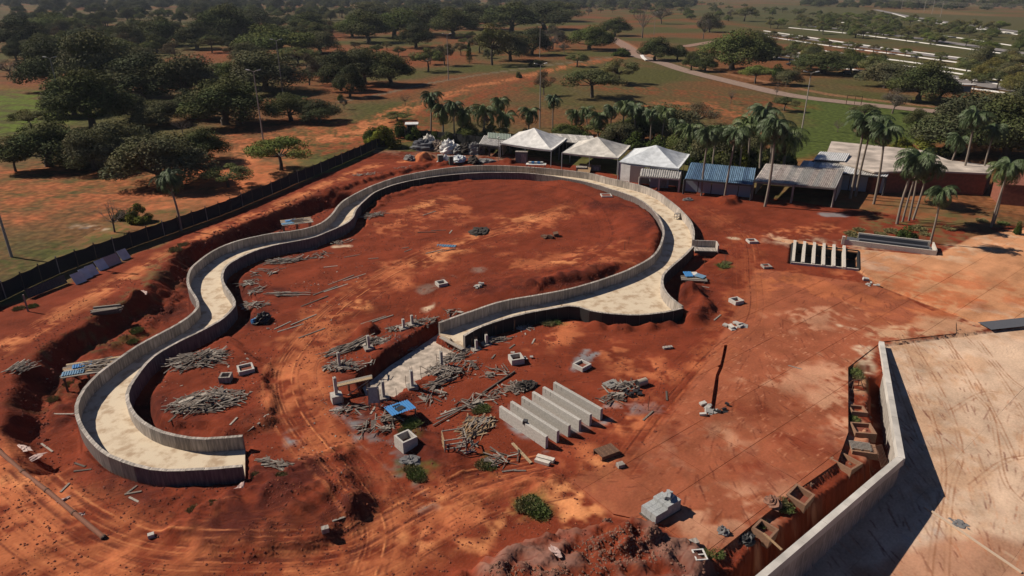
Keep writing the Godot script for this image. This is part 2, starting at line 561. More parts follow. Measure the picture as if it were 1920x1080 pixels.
	tint(pv([-533.64,-699.14,-161.1,-699.14,49.08,-758.49,62.66,-971.91,-707.88,-931.7]), Color(0.09, 0.075, 0.035), 0.7, 3.0, 40.0, true, 12.0)
	# the site itself
	tint(pv([-52.68,-62.21,-48.65,-68.87,-43.22,-83.98,-35.7,-107.17,-25.33,-136.27,0,-133.9,18.44,-117.34,47.31,-98.48,64.73,-88.68,76.48,-90.96,26.18,-19.42,-28.93,-19.42,-56.87,-50.78]), RED, 1.0, 0.2, 1.5, true, 0.8)
	for p in [pv([-46.2,-55.01,-44.55,-64.74,-42.98,-73.79,-41.57,-81.8,-38.97,-90.96,-35.03,-99.57,-30.95,-112.05,-23.8,-127.22,-12.27,-131.6])]:
		tint(p, ORANGE, 0.9, 0.7, 1.6, false, 0.6, 3.0)
		tint(p, BRIGHT, 0.35, 0.1, 0.9, false, 0.5, 4.0)
	tint(pv([-40.61,-54.51,-40.44,-62.21,-40.23,-71.87,-40.99,-80.45]), DRY, 0.75, 0.8, 1.8, false, 1.2, 3.0)
	tint(pv([-38.5,-47.45,-38.9,-51.68,-39.37,-56.55,-37.7,-61]), GREEN, 0.5, 0.3, 1.4, false, 1.2, 3.0)
	# orange where machines have scraped and packed the earth
	for p in [pv([7.79,-97.15,-2.11,-86.49,-8.59,-80.45,-13.41,-73.14,-17.05,-64.74,-18.7,-56.55]), pv([-15.4,-95.86,-10.63,-102.67]), pv([0,-90.96,3.72,-92.14])]:
		tint(p, ORANGE, 0.9, 1.0, 3.0, false, 1.8, 1.3)
	for p in [pv([2.49,-75.11,7.62,-76.82,11.02,-78.6]), pv([-16.18,-90.96,-11.83,-98.48,-8.47,-95.86])]:
		tint(p, ORANGE, 0.7, 1.4, 4.2, false, 2.6, 3.5)
	for p in [pv([-4.18,-85.43,-7.93,-80.45,-11.22,-75.11]), pv([0,-92.14,1.88,-93.35]), pv([-14.93,-68.15,-16.77,-63.45]), pv([6.23,-75.11,7.55,-75.96]), pv([-13.47,-99.02,-11.72,-101.24])]:
		tint(p, BRIGHT, 0.75, 0.4, 1.6, false, 1.2, 3.0)
	for p in [pv([-18.7,-56.55,-18.73,-50.78,-16.46,-45.16,-12.72,-39.84,-9.25,-35.41,-7.66,-32.1,-7.84,-29.6]), pv([-18.05,-50.78,-17.07,-44.44])]:
		tint(p, ORANGE, 0.8, 1.2, 2.0, false, 1.0, 1.2)
	for p in [pv([-18.6,-50.35,-17.92,-45.9]), pv([-11.97,-39.84,-8.82,-34.9,-7.74,-32.54]), pv([-19.11,-54.51,-17.8,-61])]:
		tint(p, ORANGE, 0.75, 0.4, 1.4, false, 0.9, 3.0)
	for p in [pv([-36.98,-39.24,-29.9,-33.93,-23.35,-30.4,-16.86,-29.52,-9.74,-30,-5.32,-33.93]), pv([-34.95,-35.41,-29.37,-32.1,-24.28,-28.83]), pv([-30.65,-32.1,-30.21,-28.83])]:
		tint(p, ORANGE, 0.95, 1.6, 3.0, false, 1.3, 1.2)
	for p in [pv([-5.32,-33.93,-2.09,-36.18,1.79,-37.53,5.85,-38.66]), pv([-7.74,-32.54,-3.39,-34.9])]:
		tint(p, ORANGE, 0.8, 0.8, 2.2, false, 1.0, 1.3)
	for p in [pv([3.79,-35.66,5.32,-33.93,4.25,-33.23]), pv([3.9,-34.9,5.25,-36.44,6.08,-37.53])]:
		tint(p, BRIGHT, 0.9, 0.6, 1.3, false, 0.9, 3.0)
	for p in [pv([-0.97,-32.77,0,-33.69]), pv([-2.82,-31.23,-1.86,-30.81,-0.96,-32.1]), pv([-6.17,-31.66,-5.51,-31.44]), pv([-4.42,-35,-3.92,-35.15]), pv([-18.52,-32.1,-18.47,-32.77]), pv([-33.25,-36.98,-32.2,-36.44])]:
		tint(p, BRIGHT, 0.7, 0.1, 0.9, false, 0.7, 4.0)
	for p in [pv([7.54,-43.05,10.27,-47.45,12.64,-50.78]), pv([9,-44.8,9.64,-43.73]), pv([2.46,-56.55,5.03,-58.15]), pv([16.48,-51.68,18.39,-54.51]), pv([21.02,-54.51,28.38,-68.87,29.85,-68.15]), pv([33.78,-86.49,43.15,-88.68]), pv([22.35,-62.21,24.48,-62.21,24.61,-66.07]), pv([8.73,-55.51,10.38,-50.78])]:
		tint(p, ORANGE, 0.8, 0.5, 2.2, false, 1.4, 3.5)
	tint(pv([28.83,-97.15,30.26,-86.49,26.72,-71.87,23.04,-61,17.68,-54.51]), ROAD_RED, 0.7, 1.0, 2.4, false, 1.0, 2.5)
	for p in [pv([-58.25,-88.68,-55.98,-89.13]), pv([-10.38,-43.39,-8.8,-41.08,-7.86,-38.66]), pv([-13.17,-45.16,-9.84,-40.45]), pv([-7.08,-36.98,-5.71,-34.41]), pv([2.38,-43.05,4.76,-43.05,6.42,-43.73]), pv([-0.83,-45.53,2.26,-40.14]), pv([5.49,-51.68,7.17,-54.51]), pv([7.87,-45.53,11.18,-45.53]), pv([-16.86,-43.05,-15.88,-41.08])]:
		tint(p, GREY, 1.0, 0.3, 0.7, false, 0.6, 2.5)
	for p in [pv([-9.19,-68.15,-7.21,-71.87]), pv([-4.59,-73.46,-3.4,-74.28]), pv([10.54,-32.1,12.05,-32.99]), pv([11.63,-33.93,13.02,-35.41])]:
		tint(p, Color(0.22, 0.17, 0.14), 0.6, 0.2, 0.9, false, 0.8, 3.0)
	# darker, damp earth: dug sides, tipped soil
	for p in [pv([-27.79,-38.66,-22.85,-35.92,-17.48,-35.41,-14.15,-36.98]), pv([-28.4,-45.16,-26.18,-43.05,-21.82,-42.04,-18.64,-43.05]), pv([-36.58,-44.44,-39.27,-50.78,-38.38,-56.55]), pv([-35.8,-66.07,-39.85,-78.6]), pv([-37.3,-86.49,-32.34,-95.86,-28.53,-105.63]), pv([-17.94,-33.93,-13.71,-35.41,-10.97,-36.98,-10.3,-33.93,-12.77,-32.1,-17.41,-32.54]), pv([15.43,-62.21,19.25,-64.74,19.52,-68.15]), pv([12.62,-98.48,18.48,-95.86,18.65,-86.49]), pv([-12.19,-50.78,-7.87,-56.55]), pv([-25.13,-61,-24.61,-66.07,-28.38,-68.87]), pv([-5.92,-39.24,-7.75,-41.72,-10,-45.9]), pv([9.08,-31.23,11.7,-31.66]), pv([-6.15,-66.07,2.32,-68.87,11.41,-71.87])]:
		tint(p, DARK_RED, 0.9, 0.9, 2.2, false, 1.0, 1.2)
	tint(pv([-19.15,-32.1,-17.88,-34.66,-14.97,-36.18,-12.29,-38.08,-10.54,-36.98,-9.65,-33.69,-11.09,-31.75,-14.96,-31.02]), DARK_RED, 0.85, 0.2, 1.2, true, 0.7, 1.6)
	tint(pv([-25.75,-138.71,-16.62,-133.9,-6.23,-133.9,4.03,-129.37]), Color(0.30, 0.19, 0.13), 0.7, 1.5, 2.5, false, 1.0, 2.0)
	# weeds
	for p in [pv([0.84,-34.41,1.82,-33.69]), pv([-6.4,-37.25,-6.87,-38.08]), pv([-7.54,-43.05,-7.79,-42.04]), pv([-2.01,-38.66,-1.45,-38.37]), pv([24.62,-75.11]), pv([3.64,-60.41]), pv([-2.28,-45.53]), pv([29.29,-51.68,28.55,-49.07]), pv([43.75,-84.39,46.24,-87.57]), pv([50.74,-90.96,55.89,-90.96,64.68,-95.86,71.03,-99.84,74.12,-98.48]), pv([52.08,-86.49,56.1,-88.68,62.47,-92.14])]:
		tint(p, GREEN, 0.75, 0.25, 1.2, false, 0.9, 3.0)
	tint(pv([52.36,-95.86,59.79,-101.24,64.67,-97.15,74.56,-104.13,76.48,-98.48,68.35,-89.81,54.54,-83.38,47.72,-83.38]), DRY, 0.6, 0.4, 2.5, true, 1.5, 3.0)
	tint(pv([67.04,-99.84,73.53,-101.24,74.69,-95.86]), ORANGE, 0.5, 0.8, 2.5, false, 1.5, 3.0)
	# concrete yard on the right, under a coat of red dust that thins towards the far end
	tint(yard_b, Color(0.50, 0.25, 0.13), 0.9, 0.1, 0.3, true, 0.0)
	tint(yard_a, Color(0.30, 0.095, 0.048), 0.85, 0.1, 0.3, true, 0.0)
	for p in [pv([40.83,-71.87,44.75,-66.07,46.67,-62.82]), pv([44.88,-75.11,49.53,-70.34,53.7,-66.07]), pv([42.51,-66.07,44.69,-62.21])]:
		tint(p, ORANGE, 0.75, 1.2, 4.0, false, 2.0, 2.5)
	for p in [pv([44.5,-79.52,45.75,-76.82,42.38,-75.11]), pv([51.84,-78.6,66.13,-84.39]), pv([46.6,-61,51.08,-62.21]), pv([34.59,-84.8,42.33,-81.99])]:
		tint(p, PALE, 0.6, 0.5, 2.5, false, 1.5, 2.0)
	for p in [pv([30.02,-71.87,32.15,-68.15,35.2,-64.74,38.74,-61]), pv([27.8,-68.87,31.22,-71.87])]:
		tint(p, ORANGE, 0.7, 1.0, 3.0, false, 1.5, 3.0)
	for p in [pv([21.08,-49.07,27.08,-50.78,25.2,-44.44]), pv([26.35,-49.07,23.92,-41.08]), pv([12.25,-32.54,14.92,-34.9,16.79,-35.41]), pv([28.27,-61,32.99,-62.21]), pv([12.2,-39.24,14.93,-41.08])]:
		tint(p, Color(0.50, 0.26, 0.16), 0.7, 1.0, 2.4, false, 1.5, 4.0)
	for p in [pv([20.43,-45.9,20.91,-41.72,22.7,-40.45]), pv([10.49,-38.08,13.68,-39.24,16.63,-38.08]), pv([12.4,-47.45,12.3,-43.05])]:
		tint(p, RED, 0.8, 1.0, 2.5, false, 1.2, 2.0)
	for p in [pv([31.59,-59.61,32.62,-59.04]), pv([31.28,-55.01,32.24,-55.51,30.66,-51.68]), pv([29.98,-89.13,31.51,-88.23]), pv([28.48,-85.22,29.12,-85.01]), pv([-22.13,-81.8,-20.83,-81.99]), pv([-8.65,-63.45,-8.18,-64.09])]:
		tint(p, PALE, 0.9, 0.15, 0.7, false, 0.5, 2.5)
	tint(pv([45.11,-95.09,47.02,-95.09]), GREY, 0.9, 0.5, 1.0, false, 0.5)
	tint(pv([-1.77,-28.64,0.61,-30.2,3.76,-31.23,6.99,-31.88,9.62,-30.81,10.96,-28.83,8.22,-27.01,1.13,-27.01]), Color(0.20, 0.105, 0.08), 0.9, 0.2, 0.8, true, 0.5, 2.0)
	# the sloping lot behind the retaining wall
	tint(lot, Color(0.53, 0.375, 0.27), 1.0, 0.05, 0.2, true)
	for p in [pv([36.53,-56.33,33.6,-47.43,31.69,-41.17,28.78,-35.56]), pv([40.11,-52.48,36.81,-43.11]), pv([36.02,-57.49,42.99,-59.12,49.52,-59.68])]:
		tint(p, Color(0.46, 0.28, 0.17), 0.7, 1.0, 2.5, false, 1.5, 3.0)
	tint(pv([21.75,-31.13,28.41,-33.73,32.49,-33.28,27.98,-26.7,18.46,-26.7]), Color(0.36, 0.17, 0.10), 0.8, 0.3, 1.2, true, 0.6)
	tint(pv([27.6,-36.45,27.64,-36.19]), Color(0.30, 0.25, 0.24), 0.8, 0.2, 0.9, false, 0.6, 2.0)
	tint(pv([25.67,-34.47,27.65,-34.95]), Color(0.34, 0.28, 0.25), 0.7, 0.2, 0.9, false, 0.6, 2.0)

	# --- relief
	# cut bank left of the ramp
	level(pv([-31.98,-39.24,-36.14,-43.73,-39.54,-50.35,-40.6,-56.55,-38.89,-62.82,-37.43,-67.16,-38.53,-73.46,-39.36,-78.97,-37.3,-86.49,-33.48,-94.59,-29.67,-103.54,-25.94,-105.33,-26.47,-90.96,-35.08,-82.38,-35.67,-70.34,-31.92,-62.21,-33.92,-54.51,-34.2,-46.67,-32.52,-43.05]), -1.9, 0.0, 2.2, true, 0.35, 0.2)
	heap(pv([-36.79,-47.45,-39.27,-55.51,-38,-61.6,-37.43,-67.16,-39.71,-76.82,-40.56,-83.38]), 0.35, 0.3, 1.4, 0.5, 0.5)
	heap(pv([-39.78,-66.75]), 0.7, 0.2, 1.2, 0.5, 0.4)
	heap(pv([-28.9,-107.17,-23.63,-115.53,-15.54,-124.3,-9.92,-127.22]), 0.55, 0.2, 1.3, 0.8, 0.6)
	# inner side: shallow trench along the wall, heaped plateau with timber on it
	level(pv([-30.21,-51.68,-26.57,-56.55,-21.28,-51.68,-18.27,-43.73,-20.43,-42.51,-25.54,-43.39,-28.35,-45.9]), 0.45, 0.0, 0.9, true, 0.6, 0.15)
	level(pv([-26.96,-61,-28.25,-66.07,-31.25,-70.34,-32.11,-74.28]), -0.5, 0.5, 0.7, false, 0.2)
	level(shifted(ramp_in, 0.6).slice(4, 62), -0.55, 0.45, 0.7, false, 0.2)
	heap(pv([-20.79,-95.86,-19.78,-103.54,-13.96,-110.38,-7.17,-113.76]), 0.3, 0.2, 1.0, 0.6, 0.4)
	# inside of the loop: earth filled against the wall on the right and near side
	level(pv([8.73,-110.38,14.37,-99.84,17.3,-93.35,17.59,-86.49,16.03,-81.41,12.07,-76.82,5.4,-71.87,0,-68.87,-4.44,-65.4]), 0.8, 1.0, 4.5, false, 0.5)
	heap(pv([2.3,-68.15,5.29,-70.04,8.97,-71.56,11.62,-73.46]), 0.45, 0.2, 0.9, 0.7, 0.5)
	heap(pv([17.32,-80.45,19.14,-86.49]), 0.25, 0.2, 0.8, 0.5, 0.3)
	# trench with the lean concrete strip
	heap(pv([-13.27,-51.68,-10.94,-55.72,-8.22,-59.61]), 0.25, 0.2, 0.9, 0.4, 0.4)
	heap(pv([-13.66,-58.48]), 0.7, 0.2, 1.0, 0.6, 0.4)
	level(strip, -1.05, 0.15, 0.45, true, 0.1)
	level(pv([-3.85,-55.01,1.04,-60.41,6.36,-61.96,10.36,-60.18,16.23,-61]), -0.25, 0.3, 0.8, false, 0.3)
	for p in [pv([8.22,-59.61]), pv([10.48,-59.27]), pv([13.1,-59.61]), pv([14.8,-60.41])]:
		heap(p, 0.5, 0.2, 1.2, 0.5, 0.4)
	for p in [pv([19.52,-68.15,19.63,-64.09,17.8,-61]), pv([18.62,-66.75])]:
		heap(p, 0.8, 0.2, 1.4, 0.5, 0.4)
	level(pv([16.67,-66.07,17.81,-70.34,20.07,-74.28,24.21,-79.52]), -0.6, 0.5, 0.6, false, 0.2)
	heap(pv([32.16,-101.24,33.45,-101.8]), 0.9, 0.2, 1.7, 0.6, 0.5)
	heap(pv([-0.79,-127.22]), 0.9, 0.2, 1.7, 0.5, 0.4)
	heap(pv([-16.72,-130.26]), 1.3, 0.3, 2.2, 0.8, 0.5)
	# tipped spoil and ruts near the camera
	level(pv([-20.11,-32.1,-18.22,-34.66,-15.32,-36.18,-12.29,-38.08,-10.61,-36.98,-9.7,-33.93,-11.07,-31.66,-14.89,-30.81]), 0.6, 0.0, 1.3, true, 0.5, 0.25)
	heap(pv([-13.29,-33.93,-12.34,-35.41]), 0.25, 0.3, 1.2, 0.5, 0.6)
	heap(pv([-11.32,-36.98,-10.35,-35.41,-9.92,-33.69]), 0.15, 0.15, 0.7, 0.3, 0.5)
	heap(pv([-22.27,-34.66,-18.12,-34.41,-15.08,-35.41]), 0.2, 0.3, 1.8, 0.5, 0.5)
	heap(pv([-10.07,-34.41,-9.83,-32.54]), 0.35, 0.2, 0.9, 0.4, 0.3)
	heap(pv([-1.78,-28.83,0.61,-30,3.72,-30.81,6.92,-31.44,9.52,-30.4,10.71,-29.02,8.29,-27.36,1.14,-27.36]), 0.9, 0.3, 1.0, 0.9, 1.3, true)
	heap(pv([5.84,-30.4,7.75,-30.81]), 0.5, 0.2, 1.0, 0.6, 0.8)
	heap(pv([-10,-45.9,-7.47,-49.07,-4.58,-51.68]), 0.25, 0.3, 1.2, 0.6, 0.5)
	heap(pv([-8.83,-43.73,-6.51,-41.08,-3.98,-38.08]), 0.3, 0.4, 1.4, 0.8, 0.6)
	heap(pv([-3.39,-34.9,0,-36.18,2.86,-37.53]), 0.2, 0.2, 0.9, 0.5, 0.5)
	heap(pv([-17.33,-36.98,-14.46,-38.08,-11.97,-39.84]), 0.35, 0.2, 1.0, 0.7, 0.6)
	level(pv([19.5,-55.72,17.99,-51.68,17.23,-50.26,15.52,-45.31]), -0.45, 0.1, 0.2)
	# shelf and trench inside the retaining wall
	level(pv([29.01,-51.86,31.35,-51.68,26.63,-39.84,25.31,-38.08,12.97,-28.64,10.91,-28.64,14.19,-32.54,17.54,-34.66,22.67,-38.66]), -0.35, 0.0, 0.25, true, 0.12, 0.2)
	level(pv([30.54,-50.5,31.22,-50.33,26.93,-39.7,25.54,-38.24,14.02,-28.97,12.23,-28.97,15.21,-31.6,19.25,-34.57,25.15,-39.11]), -2.2, 0.0, 0.35, true, 0.25, 0.2)
	weigh(lot, 0.05, 0.1, true)
	for at in touched:
		hs[at] = lot_y(xs[at % nx], zs[at / nx]) - 0.12
	# pit of the six fins
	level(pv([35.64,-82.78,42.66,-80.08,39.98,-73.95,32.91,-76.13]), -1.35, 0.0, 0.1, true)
	# bed of the ramp and of the slab yards
	level(floor_outline, -0.3, 0.22, 0.12, true)

func ground_mesh() -> void:
	var ix0 := xs.bsearch(SX0 - 0.01)
	var iz0 := zs.bsearch(SZ0 - 0.01)
	var w := int(round((SX1 - SX0) / STEP)) + 1
	var h := int(round((SZ1 - SZ0) / STEP)) + 1
	# site picture: colours of the dense grid, enlarged, with fine grain
	var low := PackedByteArray()
	low.resize(w * h * 3)
	for j in h:
		for i in w:
			var at := (iz0 + j) * nx + ix0 + i
			var k := (j * w + i) * 3
			low[k] = int(255.0 * sqrt(clampf(cr[at], 0, 1)))
			low[k + 1] = int(255.0 * sqrt(clampf(cg[at], 0, 1)))
			low[k + 2] = int(255.0 * sqrt(clampf(cb[at], 0, 1)))
	var im := Image.create_from_data(w, h, false, Image.FORMAT_RGB8, low)
	var tw := 2048
	var th := 1752
	im.resize(tw, th, Image.INTERPOLATE_CUBIC)
	var d := im.get_data()
	var na := grain(7, 0.02, 6, 1024)
	var nb := grain(9, 0.11, 3, 512)
	var nc := grain(13, 0.007, 6, 1024)
	var lut := PackedByteArray()
	lut.resize(256 * 256)
	for v in 256:
		for g in 256:
			lut[v * 256 + g] = int(clampf(255.0 * Color(pow(v / 255.0, 2.0) * clampf(0.15 + 1.7 * g / 255.0, 0.3, 1.9), 0, 0).linear_to_srgb().r, 0, 255))
	site_bump.resize(tw * th)
	for y in th:
		var ya := (y & 1023) << 10
		var yd := ((y * 2) & 511) << 9
		var yb := ((y * 3) & 511) << 9
		var yc := ((y + 300) & 1023) << 10
		for x in tw:
			var g := (na[ya | ((x + (y >> 2)) & 1023)] * 2 + nb[yd | ((x * 2 + y) & 511)] + nc[((int(x * 0.16 - y * 0.13) + 4096) & 1023) << 10 | (int(x * 0.9 + y * 1.1) & 1023)] * 2 + nc[yc | ((x + 77) & 1023)] + nb[yb | ((x * 3) & 511)]) / 7
			var k := (y * tw + x) * 3
			d[k] = lut[d[k] << 8 | g]
			d[k + 1] = lut[d[k + 1] << 8 | g]
			d[k + 2] = lut[d[k + 2] << 8 | g]
			site_bump[y * tw + x] = g
	site_px = d
	site_w = tw
	site_h = th
	draw_marks()
	var tex := ImageTexture.create_from_image(Image.create_from_data(tw, th, false, Image.FORMAT_RGB8, site_px))
	site_px = PackedByteArray()
	site_uv_mat = mat("site_earth", Color(1, 1, 1), 0.95, tex)
	site_uv_mat.metallic_specular = 0.2
	site_uv_mat.texture_repeat = false
	var bi := Image.create_from_data(tw, th, false, Image.FORMAT_L8, site_bump)
	bi.bump_map_to_normal_map(2.6)
	site_bump = PackedByteArray()
	site_uv_mat.normal_enabled = true
	site_uv_mat.normal_scale = 1.0
	site_uv_mat.normal_texture = ImageTexture.create_from_image(bi)
	var outer := mat("park_ground", Color(1, 1, 1), 0.95, ntex(31, 0.03, 0.62, 1.0, 512, 5))
	outer.vertex_color_use_as_albedo = true
	outer.metallic_specular = 0.2
	# one sheet of two surfaces
	var am := ArrayMesh.new()
	for part in 2:
		var v := PackedVector3Array()
		var n := PackedVector3Array()
		var uv := PackedVector2Array()
		var c := PackedColorArray()
		var idx := PackedInt32Array()
		var i0 := ix0 if part == 0 else 0
		var i1 := ix0 + w - 1 if part == 0 else nx - 1
		var j0 := iz0 if part == 0 else 0
		var j1 := iz0 + h - 1 if part == 0 else nz - 1
		var ww := i1 - i0 + 1
		var hh := j1 - j0 + 1
		v.resize(ww * hh)
		n.resize(ww * hh)
		uv.resize(ww * hh)
		c.resize(ww * hh)
		var k := 0
		for j in range(j0, j1 + 1):
			for i in range(i0, i1 + 1):
				var at := j * nx + i
				v[k] = Vector3(xs[i], hs[at], zs[j])
				var e := mini(i + 1, nx - 1)
				var ee := maxi(i - 1, 0)
				var s := mini(j + 1, nz - 1)
				var ss := maxi(j - 1, 0)
				n[k] = Vector3(-(hs[j * nx + e] - hs[j * nx + ee]) / (xs[e] - xs[ee]), 1.0, -(hs[s * nx + i] - hs[ss * nx + i]) / (zs[s] - zs[ss])).normalized()
				uv[k] = Vector2((xs[i] - SX0) / (SX1 - SX0), (zs[j] - SZ0) / (SZ1 - SZ0)) if part == 0 else Vector2(xs[i], zs[j]) * 0.045
				c[k] = Color(cr[at], cg[at], cb[at]) * 1.18 if part == 1 else Color.WHITE
				k += 1
		for j in hh - 1:
			for i in ww - 1:
				if part == 1 and i + i0 >= ix0 and i + i0 < ix0 + w - 1 and j + j0 >= iz0 and j + j0 < iz0 + h - 1:
					continue
				var a := j * ww + i
				idx.append_array([a, a + 1, a + ww + 1, a, a + ww + 1, a + ww])
		var arr := []
		arr.resize(Mesh.ARRAY_MAX)
		arr[Mesh.ARRAY_VERTEX] = v
		arr[Mesh.ARRAY_NORMAL] = n
		arr[Mesh.ARRAY_TEX_UV] = uv
		if part == 1:
			arr[Mesh.ARRAY_COLOR] = c
		arr[Mesh.ARRAY_INDEX] = idx
		am.add_surface_from_arrays(Mesh.PRIMITIVE_TRIANGLES, arr)
		am.surface_set_material(part, site_uv_mat if part == 0 else outer)
	slab_mat = site_uv_mat.duplicate()
	slab_mat.resource_name = "dusty_slab"
	slab_mat.normal_enabled = false
	slab_mat.normal_texture = null
	struct("ground", am, null)

var slab_mat: StandardMaterial3D
var site_px: PackedByteArray
var site_bump := PackedByteArray()
var site_w := 0
var site_h := 0

func grain(sd: int, freq: float, oct: int, size: int) -> PackedByteArray:
	var n := FastNoiseLite.new()
	n.seed = sd
	n.frequency = freq
	n.fractal_octaves = oct
	var im := n.get_seamless_image(size, size)
	im.convert(Image.FORMAT_L8)
	return im.get_data()

# a streak of another earth tone along a line: wheel marks, scrapes
func streak(pts: PackedVector2Array, c: Color, alpha: float, width: float, broken := 0.0) -> void:
	var s := c.linear_to_srgb()
	var push := -26.0 if c.g < 0.05 or width > 0.2 else 14.0
	var px := site_w / (SX1 - SX0)
	var pz := site_h / (SZ1 - SZ0)
	var r := maxi(1, int(width * px * 0.5))
	for i in pts.size() - 1:
		var a := pts[i]
		var b := pts[i + 1]
		var n := int(a.distance_to(b) * px) + 1
		for k in n:
			var p := a.lerp(b, float(k) / n)
			var al := alpha
			if broken > 0.0:
				al *= clampf(0.6 + broken * nfine.get_noise_2d(p.x * 0.9, p.y * 0.9), 0.0, 1.0)
			if al < 0.02:
				continue
			var cx := int((p.x - SX0) * px)
			var cy := int((p.y - SZ0) * pz)
			for y in range(cy - r, cy + r):
				if y < 0 or y >= site_h:
					continue
				for x in range(cx - r, cx + r):
					if x < 0 or x >= site_w:
						continue
					var o := (y * site_w + x) * 3
					var deep := y * site_w + x
					site_bump[deep] = clampi(site_bump[deep] + int(push * al), 0, 255)
					var t := al * 0.5
					site_px[o] = int(lerpf(site_px[o], s.r * 255.0, t))
					site_px[o + 1] = int(lerpf(site_px[o + 1], s.g * 255.0, t))
					site_px[o + 2] = int(lerpf(site_px[o + 2], s.b * 255.0, t))

func wheel_tracks(pts: PackedVector2Array, c: Color, alpha: float, n: int, spread: float) -> void:
	var sm := smooth(pts, 1.0)
	for k in n:
		var off := rng.randf_range(-spread, spread)
		streak(shifted(sm, off), c, alpha * rng.randf_range(0.4, 1.0), rng.randf_range(0.1, 0.25), 1.5)

func draw_marks() -> void:
	# scraped grain of the worked earth, turning slowly over the site
	var turn := FastNoiseLite.new()
	turn.seed = 41
	turn.frequency = 0.02
	for k in 9000:
		var p := Vector2(rng.randf_range(-42, 40), -26.0 - 92.0 * pow(rng.randf(), 1.4))
		var d := Vector2(0.8, -0.6).rotated(2.6 * turn.get_noise_2d(p.x, p.y) + rng.randfn() * 0.12) * rng.randf_range(0.3, 2.2)
		var lowered := k % 5 < 3
		streak(PackedVector2Array([p, p + d]), DARK_RED if lowered else ORANGE, rng.randf_range(0.08, 0.42 if lowered else 0.3), 0.12, 2.5)
	wheel_tracks(pv([7.79,-97.15,-2.11,-86.49,-8.59,-80.45,-13.41,-73.14,-17.05,-64.74,-18.7,-56.55,-18.73,-50.78,-16.46,-45.16,-12.72,-39.84,-9.25,-35.41,-7.66,-32.1,-7.7,-28.83]), BRIGHT, 0.5, 14, 2.2)
	wheel_tracks(pv([7.79,-97.15,-2.11,-86.49,-8.59,-80.45,-13.41,-73.14,-17.05,-64.74,-18.7,-56.55,-18.73,-50.78,-16.46,-45.16,-12.72,-39.84,-9.25,-35.41,-7.66,-32.1,-7.7,-28.83]), DARK_RED, 0.55, 12, 2.4)
	wheel_tracks(pv([-46.2,-55.01,-44.55,-64.74,-42.98,-73.79,-41.57,-81.8,-38.97,-90.96,-35.03,-99.57,-30.95,-112.05,-23.8,-127.22]), BRIGHT, 0.35, 8, 1.3)
	wheel_tracks(pv([-46.2,-55.01,-44.55,-64.74,-42.98,-73.79,-41.57,-81.8,-38.97,-90.96,-35.03,-99.57,-30.95,-112.05,-23.8,-127.22]), RED, 0.5, 6, 1.3)
	wheel_tracks(pv([-34.33,-37.53,-27.86,-32.77,-21.92,-30,-16.21,-29.4,-9.7,-29.8,-5.83,-32.77,-2.07,-35.66,2.86,-37.53]), BRIGHT, 0.45, 16, 2.6)
	wheel_tracks(pv([-34.33,-37.53,-27.86,-32.77,-21.92,-30,-16.21,-29.4,-9.7,-29.8,-5.83,-32.77,-2.07,-35.66,2.86,-37.53]), DARK_RED, 0.5, 16, 2.8)
	wheel_tracks(pv([-21.28,-32.54,-15.18,-31.66,-11.49,-32.1,-8.91,-35.41,-10.35,-39.24]), DARK_RED, 0.55, 12, 1.6)
	wheel_tracks(pv([27.6,-98.48,30.26,-86.49,26.72,-71.87,23.04,-61,17.68,-54.51,11.67,-45.9,6.87,-38.08]), DARK_RED, 0.3, 8, 1.8)
	wheel_tracks(pv([27.6,-98.48,30.26,-86.49,26.72,-71.87,23.04,-61,17.68,-54.51,11.67,-45.9,6.87,-38.08]), ORANGE, 0.3, 8, 1.8)
	wheel_tracks(pv([-18.48,-95.86,-10.2,-107.17,0,-110.38,9.7,-101.24,11.26,-86.49,6.23,-75.11,-1.22,-73.46]), DARK_RED, 0.35, 10, 2.4)
	wheel_tracks(pv([3.31,-104.13,7.18,-99.84,8.27,-93.35,5.03,-88.68,1.47,-90.96]), DARK_RED, 0.3, 8, 1.6)
	# dozer cleat rows
	for k in 26:
		var t := k / 25.0
		var a: Vector3 = Vector3(9.56,0,-90.96).lerp(Vector3(11.24,0,-80.45), t)
		var b: Vector3 = Vector3(19.41,0,-94.59).lerp(Vector3(19.56,0,-86.49), t)
		var w := smooth(PackedVector2Array([Vector2(a.x, a.z), Vector2(lerpf(a.x, b.x, 0.5), lerpf(a.z, b.z, 0.5) + 0.4), Vector2(b.x, b.z)]), 0.6)
		streak(w, DARK_RED, 0.5, 0.14, 1.2)
	# scrapes on the dusty slabs
	for k in 2600:
		var p := Vector2(rng.randf_range(6, 36), rng.randf_range(-60, -31))
		var d := Vector2(-0.78, 0.63).rotated(rng.randf_range(-0.25, 0.25)) * rng.randf_range(0.1, 0.7)
		if Geometry2D.is_point_in_polygon(p, yard_a):
			streak(PackedVector2Array([p, p + d]), Color(0.50, 0.24, 0.145), rng.randf_range(0.1, 0.75) * clampf((p.x - 4.0) / 20.0, 0.25, 1.0), rng.randf_range(0.06, 0.17), 3.0)
	for k in 120:
		var p := Vector2(rng.randf_range(20, 68), rng.randf_range(-92, -52))
		var d := Vector2(0.86, 0.3).rotated(rng.randf_range(-0.3, 0.3)) * rng.randf_range(0.5, 3.0)
		if Geometry2D.is_point_in_polygon(p, yard_b) or Geometry2D.is_point_in_polygon(p, yard_a):
			streak(PackedVector2Array([p, p + d]), ROAD_RED, rng.randf_range(0.15, 0.5), rng.randf_range(0.06, 0.25), 2.0)
